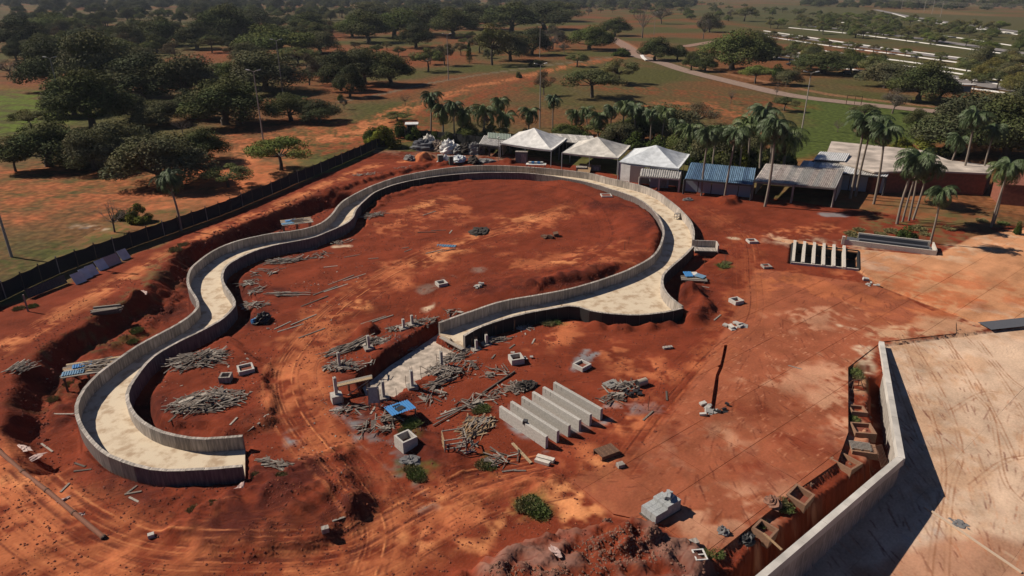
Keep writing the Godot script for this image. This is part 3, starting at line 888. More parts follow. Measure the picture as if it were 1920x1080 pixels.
	# tyre curves on the lot
	for p in [pv([36.64,-57.68,34.99,-51.8,33.17,-45.33,31.11,-40.03,26.9,-33.65,24.32,-29.4]), pv([37.59,-58.54,36.37,-51.8,35.29,-46.82,33.38,-41.9,30.31,-37.72,25.37,-29.4]), pv([40.5,-58.38,39.79,-51.46,38.37,-45.76,36.76,-40.37]), pv([42.85,-58.93,42.08,-51.46,40.19,-43.62]), pv([34.02,-55.56,32.38,-49.56,30.85,-43.48]), pv([40.75,-57.11,38.6,-49.56,38.31,-46.36,35.1,-39.63,35.02,-37.35]), pv([43.59,-56.92,42.71,-51.12,43.63,-48.57]), pv([35.1,-46.97,39.59,-49.34,42.05,-47.74]), pv([32.05,-38.95,35.83,-41.33,38.6,-41.96])]:
		streak(smooth(p, 0.5), Color(0.26, 0.12, 0.065), 0.7, 0.24, 1.0)
		streak(shifted(smooth(p, 0.5), 0.3), Color(0.32, 0.17, 0.10), 0.5, 0.14, 1.4)
	for k in 700:
		var p := Vector2(rng.randf_range(20, 68), rng.randf_range(-62, -25))
		if Geometry2D.is_point_in_polygon(p, lot):
			var d := Vector2(0.5, 0.8).rotated(rng.randf_range(-0.9, 0.9)) * rng.randf_range(0.2, 1.5)
			streak(PackedVector2Array([p, p + d]), Color(0.38, 0.23, 0.14) if k % 3 else Color(0.58, 0.44, 0.31), rng.randf_range(0.06, 0.24), rng.randf_range(0.06, 0.4), 2.0)

# ------------------------------------------------------------------ scene
func _ready() -> void:
	rng.seed = 4711
	var cam := Camera3D.new()
	cam.name = "camera"
	cam.position = Vector3(0, 30, 0)
	cam.rotation_degrees = Vector3(-23.539, 0, 0)
	cam.fov = 45.208
	cam.near = 0.5
	cam.far = 4000.0
	add_child(cam)
	var env := Environment.new()
	env.tonemap_mode = Environment.TONE_MAPPER_LINEAR
	env.tonemap_exposure = 1.2
	env.background_mode = Environment.BG_SKY
	var sky := ProceduralSkyMaterial.new()
	sky.sky_top_color = Color(0.22, 0.32, 0.50)
	sky.sky_horizon_color = Color(0.42, 0.52, 0.64)
	sky.ground_bottom_color = Color(0.2, 0.12, 0.09)
	sky.ground_horizon_color = Color(0.42, 0.52, 0.64)
	sky.sky_curve = 0.12
	sky.sky_energy_multiplier = 0.75
	sky.ground_energy_multiplier = 0.75
	sky.sun_angle_max = 1.0
	env.sky = Sky.new()
	env.sky.sky_material = sky
	env.sdfgi_enabled = true
	env.ssao_enabled = true
	env.ssil_enabled = true
	env.fog_enabled = true
	env.fog_density = 0.00008
	env.fog_light_color = Color(0.55, 0.58, 0.62)
	var we := WorldEnvironment.new()
	we.name = "environment"
	we.environment = env
	add_child(we)
	var sun := DirectionalLight3D.new()
	sun.name = "sun"
	sun.light_energy = 1.6
	sun.light_color = Color(1.0, 0.95, 0.88)
	sun.light_angular_distance = 0.5
	sun.shadow_enabled = true
	add_child(sun)
	sun.look_at_from_position(Vector3.ZERO, Vector3(0.728, -0.643, 0.237))
	unit_box = box_mesh()
	wob.seed = 3
	wob.frequency = 0.25
	nbig.seed = 11
	nbig.frequency = 0.012
	nbig.fractal_octaves = 3
	nmid.seed = 12
	nmid.frequency = 0.16
	nmid.fractal_octaves = 3
	nfine.seed = 13
	nfine.frequency = 0.75
	nfine.fractal_octaves = 3
	materials()
	lay_out()
	make_lines()
	shape_ground()
	print("terrain ", Time.get_ticks_msec())
	ground_mesh()
	print("ground ", Time.get_ticks_msec())
	build_ramp()
	build_yards()
	everything()
	print("done ", Time.get_ticks_msec())

# noise picture between two surface colours
func ctex(sd: int, freq: float, a: Color, b: Color, size: int, oct: int) -> ImageTexture:
	var n := FastNoiseLite.new()
	n.seed = sd
	n.frequency = freq
	n.fractal_octaves = oct
	n.fractal_gain = 0.62
	var d := n.get_seamless_image(size, size)
	d.convert(Image.FORMAT_L8)
	var src := d.get_data()
	var o := PackedByteArray()
	o.resize(size * size * 3)
	var ramp := []
	for i in 256:
		ramp.append(a.lerp(b, smoothstep(0.15, 0.62, i / 255.0)).linear_to_srgb())
	for i in src.size():
		var c: Color = ramp[src[i]]
		o[i * 3] = c.r8
		o[i * 3 + 1] = c.g8
		o[i * 3 + 2] = c.b8
	return ImageTexture.create_from_image(Image.create_from_data(size, size, false, Image.FORMAT_RGB8, o))

func materials() -> void:
	var streaks := ntex(5, 0.05, 0.62, 1.0, 256, 5, 8)
	for k in 5:
		var v: float = [0.55, 0.47, 0.60, 0.41, 0.52][k]
		mat("concrete_%d" % k, Color(v, v * 0.885, v * 0.785), 0.9, streaks, 0.35)
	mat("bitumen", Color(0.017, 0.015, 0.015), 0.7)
	mat("dark_concrete", Color(0.24, 0.19, 0.175), 0.9, streaks, 0.35)  # darker tone on the outer wall faces
	mat("joint", Color(0.09, 0.075, 0.065), 0.95)
	mat("ramp_floor", Color(1, 1, 1), 0.9, ctex(6, 0.016, Color(0.36, 0.26, 0.17), Color(0.56, 0.465, 0.345), 1024, 8), 0.035)
	mat("blinding", Color(0.62, 0.52, 0.43), 0.95, ntex(8, 0.02, 0.6, 1.0, 512, 6), 0.1)

# ------------------------------------------------------------------ building-site things
func rnd(a: float, b: float) -> float:
	return rng.randf_range(a, b)

func wood() -> Material:
	return M["wood_%d" % rng.randi_range(0, 4)]

# lumpy dome: crumpled tarpaulin, heap, stone
func lump(rx: float, ry: float, rz: float, rough: float, sd: int, rings := 9, segs := 18, freq := 1.2) -> ArrayMesh:
	var n := FastNoiseLite.new()
	n.seed = sd
	n.frequency = freq
	n.fractal_octaves = 3
	var st := begin()
	var pt := func(i: int, k: int) -> Vector3:
		var a := PI * 0.5 * i / rings
		var b := TAU * (k % segs) / segs
		var d := Vector3(sin(a) * cos(b), cos(a), sin(a) * sin(b))
		var s := 1.0 + rough * 1.8 * n.get_noise_3d(d.x * 2.0, d.y * 2.0, d.z * 2.0)
		return Vector3(d.x * rx * s, d.y * ry * s - 0.03, d.z * rz * s)
	st.set_smooth_group(-1 if rough > 0.2 else 0)
	for i in rings:
		for k in segs:
			quad(st, pt.call(i, k), pt.call(i, k + 1), pt.call(i + 1, k + 1), pt.call(i + 1, k))
	return done(st)

func beams() -> void:
	var right := [[2.46,-40.45],[3.29,-41.11],[4.15,-41.78],[4.99,-42.47],
		[5.84,-43.18],[6.73,-43.91]]
	var v: Vector3 = Vector3(-0.87,0,-44.3) - Vector3(2.46,0,-40.45)
	var names := ["plain face, on the side of the loose planks", "second from the loose planks", "third from the loose planks", "fourth from the loose planks", "fifth from the loose planks", "last one, on the side of the steel drum"]
	for i in 6:
		var a := Vector3(right[i][0], 0, right[i][1])
		var t := thing("beam_wall", "low grey precast concrete beam wall in a row of six, " + names[i], "concrete beam", a, 0.0, "six parallel beam walls")
		t.look_at_from_position(a, a + v)
		var l := v.length()
		var st := begin()
		var hw := 0.13
		var c := 0.02
		st.set_smooth_group(-1)
		var ring := [Vector2(-hw, -0.15), Vector2(-hw, 1.0 - c), Vector2(-hw + c, 1.0), Vector2(hw - c, 1.0), Vector2(hw, 1.0 - c), Vector2(hw, -0.15)]
		for k in 5:
			quad(st, Vector3(ring[k].x, ring[k].y, 0), Vector3(ring[k].x, ring[k].y, -l), Vector3(ring[k + 1].x, ring[k + 1].y, -l), Vector3(ring[k + 1].x, ring[k + 1].y, 0))
		for z in [0.0, -l]:
			for k in range(1, 5):
				st.add_vertex(Vector3(ring[0].x, ring[0].y, z)); st.add_vertex(Vector3(ring[k].x, ring[k].y, z)); st.add_vertex(Vector3(ring[k + 1].x, ring[k + 1].y, z))
		obj("body", done(st), M["beam_%d" % (i % 3)], t)
		if i > 0:
			for s in [0.35, 0.9]:
				bx("slot", Vector3(0.004, 0.34, 0.035), Vector3(hw + 0.003, 0.81, -l + s), M.joint, t)
				bx("slot", Vector3(0.004, 0.34, 0.035), Vector3(-hw - 0.003, 0.81, -l + s), M.joint, t)
		else:
			bx("bracket", Vector3(0.34, 0.3, 0.3), Vector3(0, 1.02, -l * 0.45), M.dark_metal, t, 0.5)

func fins() -> void:
	var names := ["at the end by the pale slab", "second from the pale slab", "third from the pale slab", "fourth from the pale slab", "fifth from the pale slab", "last, beside the black end of the pit"]
	var tops := [[36.21,-83.55],[37.29,-83.14],[38.38,-82.74],[39.43,-82.34],
		[40.51,-81.95],[41.61,-81.56]]
	var ends := [[33.22,-76.23],[34.25,-75.88],[35.3,-75.45],[36.31,-75.03],
		[37.38,-74.69],[38.41,-74.28]]
	for i in 6:
		var a := Vector3(tops[i][0], 0, tops[i][1])
		var b := Vector3(ends[i][0], 0, ends[i][1])
		var t := thing("concrete_fin", "white concrete fin standing in the black pit, " + names[i], "concrete fin", b, 0.0, "six fins over the pit")
		t.look_at_from_position(b, a)
		var l := a.distance_to(b)
		bx("body", Vector3(0.34, 1.5, l), Vector3(0, -0.45, -l / 2), M.white_concrete, t)
		bx("foot", Vector3(0.4, 0.9, 0.35), Vector3(0, -0.75, 0.05), M.beam_0, t)
	var t := thing("fin_pit", "bitumen-lined pit under the six white fins, their shadow painted in black", "pit", Vector3.ZERO)
	obj("pit_floor", flat_poly(pv([35.57,-82.98,42.82,-80.27,39.97,-73.79,32.79,-75.96]), -1.15, 0.05), M.bitumen, t)  # black carries the painted-in shadows of the fins as well as the bitumen
	var c := [[35.57,-82.78],[42.73,-80.08],[39.98,-73.95],[32.91,-76.13]]
	for k in 4:
		var p := Vector3(c[k][0], -0.45, c[k][1])
		var q := Vector3(c[(k + 1) % 4][0], -0.45, c[(k + 1) % 4][1])
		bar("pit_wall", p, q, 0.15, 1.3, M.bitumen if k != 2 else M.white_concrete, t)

func planter() -> void:
	var a: Vector3 = Vector3(42.21,0,-82.78)
	var b: Vector3 = Vector3(51.62,0,-78.78)
	var t := thing("long_trough", "long low concrete trough with dark lining beside the palm clump", "trough", a)
	t.look_at_from_position(a, b)
	var l := a.distance_to(b)
	# local -z runs along the trough, local -x is towards the far side... walls on both sides
	bx("wall", Vector3(0.18, 0.75, l), Vector3(0, 0.25, -l / 2), M.white_concrete, t)
	bx("wall", Vector3(0.18, 0.95, l - 2.0), Vector3(-3.0, 0.35, -l / 2 - 0.6), M.white_concrete, t)
	bx("end_wall", Vector3(3.0, 0.85, 0.18), Vector3(-1.5, 0.3, -l + 0.1), M.white_concrete, t)
	bx("end_post", Vector3(0.35, 1.1, 0.35), Vector3(0, 0.5, 0.2), M.white_concrete, t)
	bx("lining", Vector3(2.7, 0.06, l - 0.6), Vector3(-1.5, 0.12, -l / 2), M.slate, t)
	bx("ledge", Vector3(0.5, 0.4, l - 2.4), Vector3(-1.6, 0.3, -l / 2 - 0.5), M.slate, t)
	bx("ledge", Vector3(0.06, 0.6, l - 2.4), Vector3(-2.86, 0.36, -l / 2 - 0.5), M.slate, t)

func retaining_wall() -> void:
	var pts := [Vector3(33.65,0.35,-55.89), Vector3(26.73,0.35,-38.96), Vector3(12.99,0.35,-27.94)]
	var sides := ["upper run", "lower run"]
	for k in 2:
		var a: Vector3 = pts[k]
		var b: Vector3 = pts[k + 1]
		a.y = 0
		b.y = 0
		var t := thing("retaining_wall", ["tall concrete retaining wall run with its lit face towards the shelf of open boxes", "tall concrete retaining wall run with a shaded ledge, above the dark lot shadow"][k], "retaining wall", a)
		t.look_at_from_position(a, b)
		var l := a.distance_to(b)
		var n := int(l / 2.4)
		for i in n:
			var z0 := -l * i / n - 0.01
			var z1 := -l * (i + 1) / n + 0.01
			if k == 0 and i == n - 1:
				z1 -= 0.1
			var w := b.lerp(a, 0.0)
			var zc := (z0 + z1) / 2
			var y := 0.35 + rnd(-0.012, 0.012)
			bx("coping", Vector3(0.42, 0.62, z0 - z1), Vector3(-0.05 if k == 0 else 0.0, y - 0.31, zc), M["coping_%d" % rng.randi_range(0, 1)], t)
			bx("wall_panel", Vector3(0.28, 2.9, z0 - z1), Vector3(0.04 if k == 0 else 0.03, y - 2.08, zc), M["concrete_%d" % rng.randi_range(0, 4)], t)

func open_box(p: Vector3, size: float, h: float, yaw: float, label: String, m: Material, lift := 0.0) -> Node3D:
	var at := on(p, lift)
	var t := thing("inspection_box", label, "concrete box", at, yaw)
	var w := 0.14
	bx("wall", Vector3(size, h + 0.3, w), Vector3(0, h / 2 - 0.15, -size / 2 + w / 2), m, t)
	bx("wall", Vector3(size, h + 0.3, w), Vector3(0, h / 2 - 0.15, size / 2 - w / 2), m, t)
	bx("wall", Vector3(w, h + 0.296, size - 2 * w), Vector3(-size / 2 + w / 2, h / 2 - 0.15, 0), m, t)
	bx("wall", Vector3(w, h + 0.296, size - 2 * w), Vector3(size / 2 - w / 2, h / 2 - 0.15, 0), m, t)
	bx("bottom", Vector3(size - 0.2, 0.04, size - 0.2), Vector3(0, 0.12, 0), M.dark_soil, t)
	return t

func boxes() -> void:
	for b in [[-7.51,-40.57,1.2,0.75,0.7,"square_open_grey_concrete_box_by_the_weeds_and_gravel_edge"],[6,-51.77,1.15,0.35,0.75,"square_open_concrete_frame_between_the_beam_walls_and_the_ramp"],[0.37,-52.78,1.15,0.5,0.3,"open_grey_concrete_box_with_rubbish_inside,_near_the_timber_frame"],[-7.71,-69.6,1.1,0.4,0.5,"lone_open_concrete_box_on_the_packed_earth_inside_the_loop"],
		[14.33,-102.09,1.6,0.2,0.05,"flat_concrete_frame_set_in_the_smooth_red_earth_circle"],[30.74,-83.58,1.2,0.3,0.1,"light_concrete_frame_beside_the_pale_spill,_behind_the_six_fins"],[29.67,-74.94,1.0,0.25,0.1,"small_open_concrete_box_by_the_scored_line_in_the_dust"],[23.18,-65,1.1,0.4,0.4,"open_concrete_box_half_sunk_at_the_edge_of_the_dusty_yard"],
		[-22.31,-50.43,1.25,0.35,0.5,"open_concrete_box_with_a_broken_corner_between_two_timber_heaps"],[-23.39,-48.9,0.9,0.5,0.1,"small_rusty_open_box_close_to_the_timber_heap"]]:
		open_box(Vector3(b[0], 0, b[1]), b[2], b[3], b[4], String(b[5]).replace("_", " "), M.beam_0 if b[2] > 1.0 else M.concrete_3)
	for b in [[26.87,-45.54,1.2,0.4,-0.15,"open_brown_concrete_box_on_the_shelf_beside_a_weed_tuft"],[26.08,-42.93,1.5,0.45,-0.15,"large_open_brown_concrete_frame_on_the_shelf_by_the_retaining_wall"],[23.03,-38.99,1.6,0.5,0.65,"tilted_open_brown_concrete_box_at_the_inner_corner_of_the_trench"],[18.49,-35.41,1.3,0.6,0.75,"brown_concrete_box_on_the_lip_of_the_dark_trench"],
		[15.24,-32.47,1.2,0.5,0.8,"brown_concrete_box_with_a_plank_leaning_out_over_the_trench"]]:
		var ob := open_box(Vector3(b[0], 0, b[1]), b[2], b[3], b[4], String(b[5]).replace("_", " "), M.brown_concrete, -0.15)
		ob.rotation.x = rnd(-0.1, 0.12)
		ob.rotation.z = rnd(-0.12, 0.12)

func corr_sheet(called: String, p: Vector3, w: float, l: float, yaw: float, m: Material, parent: Node, pitch := 0.0, roll := 0.0) -> void:
	obj(called, corrugated(w, l), m, parent, Transform3D(Basis.from_euler(Vector3(pitch, yaw, roll)), p))

# heap of cut timber: planks thrown on one another
func timber(p: Vector3, rx: float, rz: float, n: int, len_lo: float, len_hi: float, yaw: float, spread: float, label: String, high := 0.5, fresh := false) -> void:
	var at := on(p)
	var t := thing("timber_heap", label, "timber heap", at, yaw, "heaps of used timber")
	n = int(n * 1.35)
	for i in n:
		var r := sqrt(rng.randf())
		var a := rnd(0, TAU)
		var q := Vector3(cos(a) * r * rx, 0, sin(a) * r * rz)
		var y := high * (1.0 - r) * (0.25 + 0.75 * float(i) / n) + 0.05
		var l := rnd(len_lo, len_hi)
		bx("plank", Vector3(l, rnd(0.02, 0.045), rnd(0.04, 0.11)), Vector3(q.x, y + rnd(0, 0.06), q.z), M["fresh_%d" % (i % 2)] if fresh and i % 3 else wood(), t, rnd(-spread, spread), rnd(-0.15, 0.15), rnd(-0.18, 0.18))
	for i in n / 12:
		bx("board", Vector3(rnd(0.6, 1.3), 0.03, rnd(0.3, 0.6)), Vector3(rnd(-rx, rx) * 0.7, rnd(0.05, high * 0.5), rnd(-rz, rz) * 0.7), wood(), t, rnd(0, 3), rnd(-0.25, 0.25), rnd(-0.25, 0.25))

func heaps() -> void:
	var g := "heap of grey timber offcuts "
	timber(Vector3(-27,0,-52.23), 2.4, 1.5, 95, 0.7, 2.2, 0.4, 0.9, g + "between the inner wall and the broken box", 0.55)
	timber(Vector3(-23.59,0,-45.68), 2.7, 1.6, 120, 0.6, 2.0, 0.3, 1.2, g + "on the rounded end of the earth plateau", 0.6)
	timber(Vector3(-42.01,0,-51.68), 0.8, 1.0, 26, 0.8, 1.8, 1.3, 0.5, "small bundle of pale offcuts at the outer bank beyond the pit deck", 0.4)
	timber(Vector3(-26.48,0,-64.35), 1.3, 0.8, 34, 0.5, 1.3, 0.2, 1.2, g + "beside the dark tarpaulin", 0.35)
	timber(Vector3(-27,0,-76.82), 2.2, 0.8, 44, 0.6, 2.4, 0.25, 0.7, g + "at the inner wall's upper bend", 0.35)
	timber(Vector3(-23.82,0,-67.16), 1.9, 0.5, 12, 1.8, 3.2, 0.0, 0.15, "flat row of long pale boards lying on the earth near the upper bend", 0.12)
	timber(Vector3(-19.94,0,-94.59), 1.8, 1.2, 24, 0.8, 2.6, 0.6, 0.9, g + "near the wall's narrow waist", 0.25)
	timber(Vector3(-26.66,0,-81.22), 2.0, 0.8, 18, 0.8, 2.2, 0.3, 0.5, "thin strew of boards along the inner wall foot", 0.15)
	timber(Vector3(-14.74,0,-55.31), 2.0, 0.7, 34, 2.0, 4.0, 0.75, 0.12, "long dark poles laid side by side at the edge of the trench", 0.4)
	timber(Vector3(-14.87,0,-51.86), 1.2, 0.9, 48, 0.4, 1.3, 0.3, 1.4, g + "round the foot of a column by the track", 0.45)
	timber(Vector3(-12.79,0,-56.55), 1.2, 0.7, 20, 0.4, 1.2, 0.1, 1.4, "pale splintered formwork at the trench edge beside a column", 0.3)
	timber(Vector3(-8.8,0,-60.18), 1.5, 0.8, 36, 0.5, 1.6, 0.4, 1.2, g + "next to the two short columns", 0.3)
	timber(Vector3(-10.96,0,-59.04), 0.9, 0.5, 14, 0.5, 1.3, 0.1, 1.2, "light boards broken off round two short columns", 0.2)
	timber(Vector3(-4.93,0,-53.35), 1.3, 0.9, 48, 0.7, 1.9, 0.5, 0.8, g + "on the near side of the lean concrete strip", 0.5)
	timber(Vector3(-5.87,0,-50.78), 1.4, 0.9, 46, 0.4, 1.6, 0.2, 1.4, g + "below the near edge of the lean concrete strip", 0.35)
	timber(Vector3(-6.13,0,-48.9), 1.3, 0.4, 16, 1.2, 2.2, 0.6, 0.2, "stacked pale battens lying in one direction by the column", 0.3)
	timber(Vector3(-1.24,0,-56.86), 0.9, 0.6, 24, 0.8, 1.6, 0.2, 0.6, "grey boards heaped under the black-faced wall", 0.35)
	timber(Vector3(1.28,0,-59.38), 0.7, 0.5, 10, 0.8, 1.5, 0.6, 1.5, "a few boards nailed in a loose square by the black-faced wall", 0.1)
	timber(Vector3(-2.58,0,-43.05), 1.4, 1.1, 60, 0.6, 2.0, 0.9, 0.7, "bright fresh-sawn offcuts tipped beside the timber cage", 0.5, true)
	timber(Vector3(0,0,-48.25), 2.0, 1.0, 46, 0.3, 1.0, 0.5, 1.6, g + "with roots and rubble behind the beam walls", 0.4)
	timber(Vector3(8.04,0,-46.82), 1.2, 0.6, 22, 0.4, 1.3, 0.4, 1.4, "pale boards and scrap beside the slatted steel mat", 0.25)
	timber(Vector3(8.23,0,-48.25), 1.2, 0.6, 14, 0.8, 1.6, 0.9, 1.4, "dark charred boards at the far end of the beam walls", 0.35)
	timber(Vector3(-15.69,0,-37.97), 1.7, 0.35, 26, 0.3, 1.2, -0.35, 0.6, "narrow line of white scrap boards beside the ramp's end", 0.15)
	timber(Vector3(-9.43,0,-42.51), 0.9, 0.5, 14, 0.4, 1.0, 0.5, 1.4, "few pale boards scattered in front of the blue sheet", 0.1)
	timber(Vector3(-25.1,0,-118.45), 2.6, 0.7, 24, 0.4, 1.6, 0.3, 1.4, "white scrap boards on the heaped bank behind the outer wall", 0.2)
	timber(Vector3(-18.77,0,-123.09), 2.2, 0.7, 20, 0.4, 1.4, 0.3, 1.4, "scrap boards on the bank below the tarpaulin store", 0.25)
	timber(Vector3(9.6,0,-48.66), 0.8, 0.6, 14, 0.6, 1.6, 1.0, 1.2, "upright and leaning boards round the steel drum", 0.5)
	timber(Vector3(-9.35,0,-56.55), 0.5, 0.4, 8, 0.5, 1.2, 0.2, 1.5, "small scatter of formwork bits beside the trench bank", 0.1)
	timber(Vector3(-25.45,0,-80.45), 1.4, 0.7, 14, 0.8, 1.8, 0.5, 0.4, "few bleached boards in a row below the upper bend", 0.15)
	timber(Vector3(-5.59,0,-62.21), 1.0, 0.5, 12, 0.5, 1.2, 0.3, 1.4, "formwork bits behind the end of the inner wall", 0.2)
	var strew := [["strew of broken boards along the inner wall's foot", [[-28.89,-70.34,1.4,0.3],[-28.14,-73.46,1.8,0.5],[-23.33,-78.6,1.6,0.4],[-21.82,-83.38,1.4,0.6],
		[-27.56,-68.15,1.2,1.2]]], ["strew of broken boards and battens beside the strip trench", [[-11.81,-56.55,1.3,0.5],[-12.81,-51.68,1.3,0.7],[-7.67,-50.78,1.2,0.5],[-4.12,-51.68,1.3,0.8],
		[-6.37,-47.05,1.3,0.3],[-4.36,-55.51,1.1,0.2]]], ["strew of broken boards left of the beam walls", [[-3.33,-45.9,1.5,0.6],[-1.91,-47.05,1.3,0.3],[-1.35,-50.78,1.3,0.8],[-3.39,-40.14,1.2,1.0],
		[-0.74,-39.24,1.3,0.4]]], ["strew of broken boards near the lone column by the track", [[-12.35,-45.16,1.2,0.4],[-10.71,-43.05,1.2,0.9],[-9.03,-43.73,1.1,0.2]]]]
	for g2 in strew:
		for c in g2[1]:
			timber(Vector3(c[0], 0, c[1]), c[2], c[2] * 0.6, 16, 0.3, 1.5, c[3], 1.3, g2[0], 0.12)
	# neat stack of old beams on the left bank
	var s := thing("beam_stack", "stack of old dark timber beams on the grassy left bank", "timber stack", on(Vector3(-40.9,0,-63.07)), 0.35)
	for i in 16:
		bx("beam", Vector3(rnd(2.0, 2.8), 0.15, 0.17), Vector3(rnd(-0.2, 0.2), 0.1 + 0.16 * (i / 5), (i % 5) * 0.2 - 0.4), wood(), s, rnd(-0.06, 0.06))
	# loose planks
	var lab := "single weathered board lying loose on bare earth"
	for b in [[-29.04,-37.97,1.1,0.2],[-29.17,-36.18,0.9,1.5],[-29.55,-38.54,1.0,-0.4],[-24.46,-35.66,1.0,0.3],
		[-24.71,-36.02,0.8,1.2],[-23.91,-34.9,1.3,-0.5],[-36.17,-47.13,1.6,0.0],[-35.1,-43.05,1.8,-0.6],
		[-25.34,-43.39,0.9,1.4],[-20.63,-43.05,1.0,1.4],[-20.52,-65.4,3.4,0.9],[-20.09,-68.15,3.2,0.9],
		[-19.11,-68.87,3.0,0.8],[-20.42,-61,3.0,0.9],[-21.22,-59.27,2.6,0.7],[-18.88,-58.15,2.8,0.8],
		[-19.04,-71.1,3.6,0.9],[-17.71,-71.87,3.0,0.8],[-22.16,-59.83,2.0,1.0],[-13.61,-61,2.8,0.7],
		[-12.82,-61.24,2.6,0.7],[-11.93,-95.86,2.6,0.9],[-9.88,-88.23,2.0,0.1],[-11.36,-87.35,2.4,0.05],
		[-8.18,-87.57,1.4,1.4],[-9.55,-80.08,2.4,0.6],[-8.07,-80.45,2.6,0.6],[-12.89,-80.45,1.2,0.9],
		[-13.36,-81.41,0.9,0.4],[-16.68,-77.7,1.2,0.2],[-21.19,-75.11,1.6,0.3],[-19.44,-78.6,2.0,0.5],
		[-1.65,-53.54,0.8,1.2],[0,-55.51,0.9,1.0],[1.97,-56.55,1.0,1.3],[10.37,-44.44,1.6,0.9],
		[-4.14,-45.53,3.2,0.6],[-4.7,-44.8,2.6,0.65],[-10.7,-45.16,1.2,1.4],[-0.18,-37.92,1.0,0.2],
		[0.54,-37.92,0.8,0.0],[-13.58,-45.16,1.0,0.1],[12.37,-47.29,1.4,1.4],[20.29,-61.48,1.6,0.9],
		[30.54,-64.09,1.2,1.5],[24.26,-51.68,1.1,-0.6],[21.97,-51.68,1.6,1.5],[20.2,-99.02,2.0,0.6],
		[20.45,-68.43,1.6,-0.5],[-10.37,-32.77,1.0,0.5],[22.15,-33.69,0.8,0.2]]:
		var p := on(Vector3(b[0], 0, b[1]), 0.03)
		var o := bx("loose_plank", Vector3(b[2], 0.05, 0.14), p, wood(), null, b[3])
		tag(o, lab, "plank", "loose boards scattered over the earth")
	tag(bx("long_plank", Vector3(2.6, 0.07, 0.2), on(Vector3(0.67,0,-39.84), 0.06), M.fresh_0, null, -1.05), "clean pale plank lying beside the beam walls", "plank")
	tag(bar("leaning_plank", Vector3(14.89,0.35,-31.72), Vector3(15.49,0.36,-30.4), 0.14, 0.06, M.fresh_1, null), "yellow plank bridging from a brown box to the retaining wall", "plank")
	tag(bar("long_pole", on(Vector3(-5.87,0,-43.05), 0.1), on(Vector3(-3.14,0,-46.13), 0.1), 0.09, 0.07, M.wood_1, null), "long thin pole lying across the dark earth left of the beam walls", "pole")
	tag(bar("long_pole", on(Vector3(-2.36,0,-47.6), 0.1), on(Vector3(0.23,0,-50.96), 0.1), 0.12, 0.1, M.wood_3, null), "dark pole lying between the two open concrete boxes", "pole")
	tag(bar("gangplank", Vector3(-6.66,0.05,-57.3), Vector3(-4.42,0.05,-54.92), 0.35, 0.08, M.wood_2, null), "grey sill board across the open end of the ramp", "plank")
	tag(bar("gangplank", Vector3(-5.95,-0.7,-56.81), Vector3(-5.68,0.1,-56.88), 0.3, 0.06, M.wood_1, null), "short board leaning from the strip to the ramp's open end", "plank")

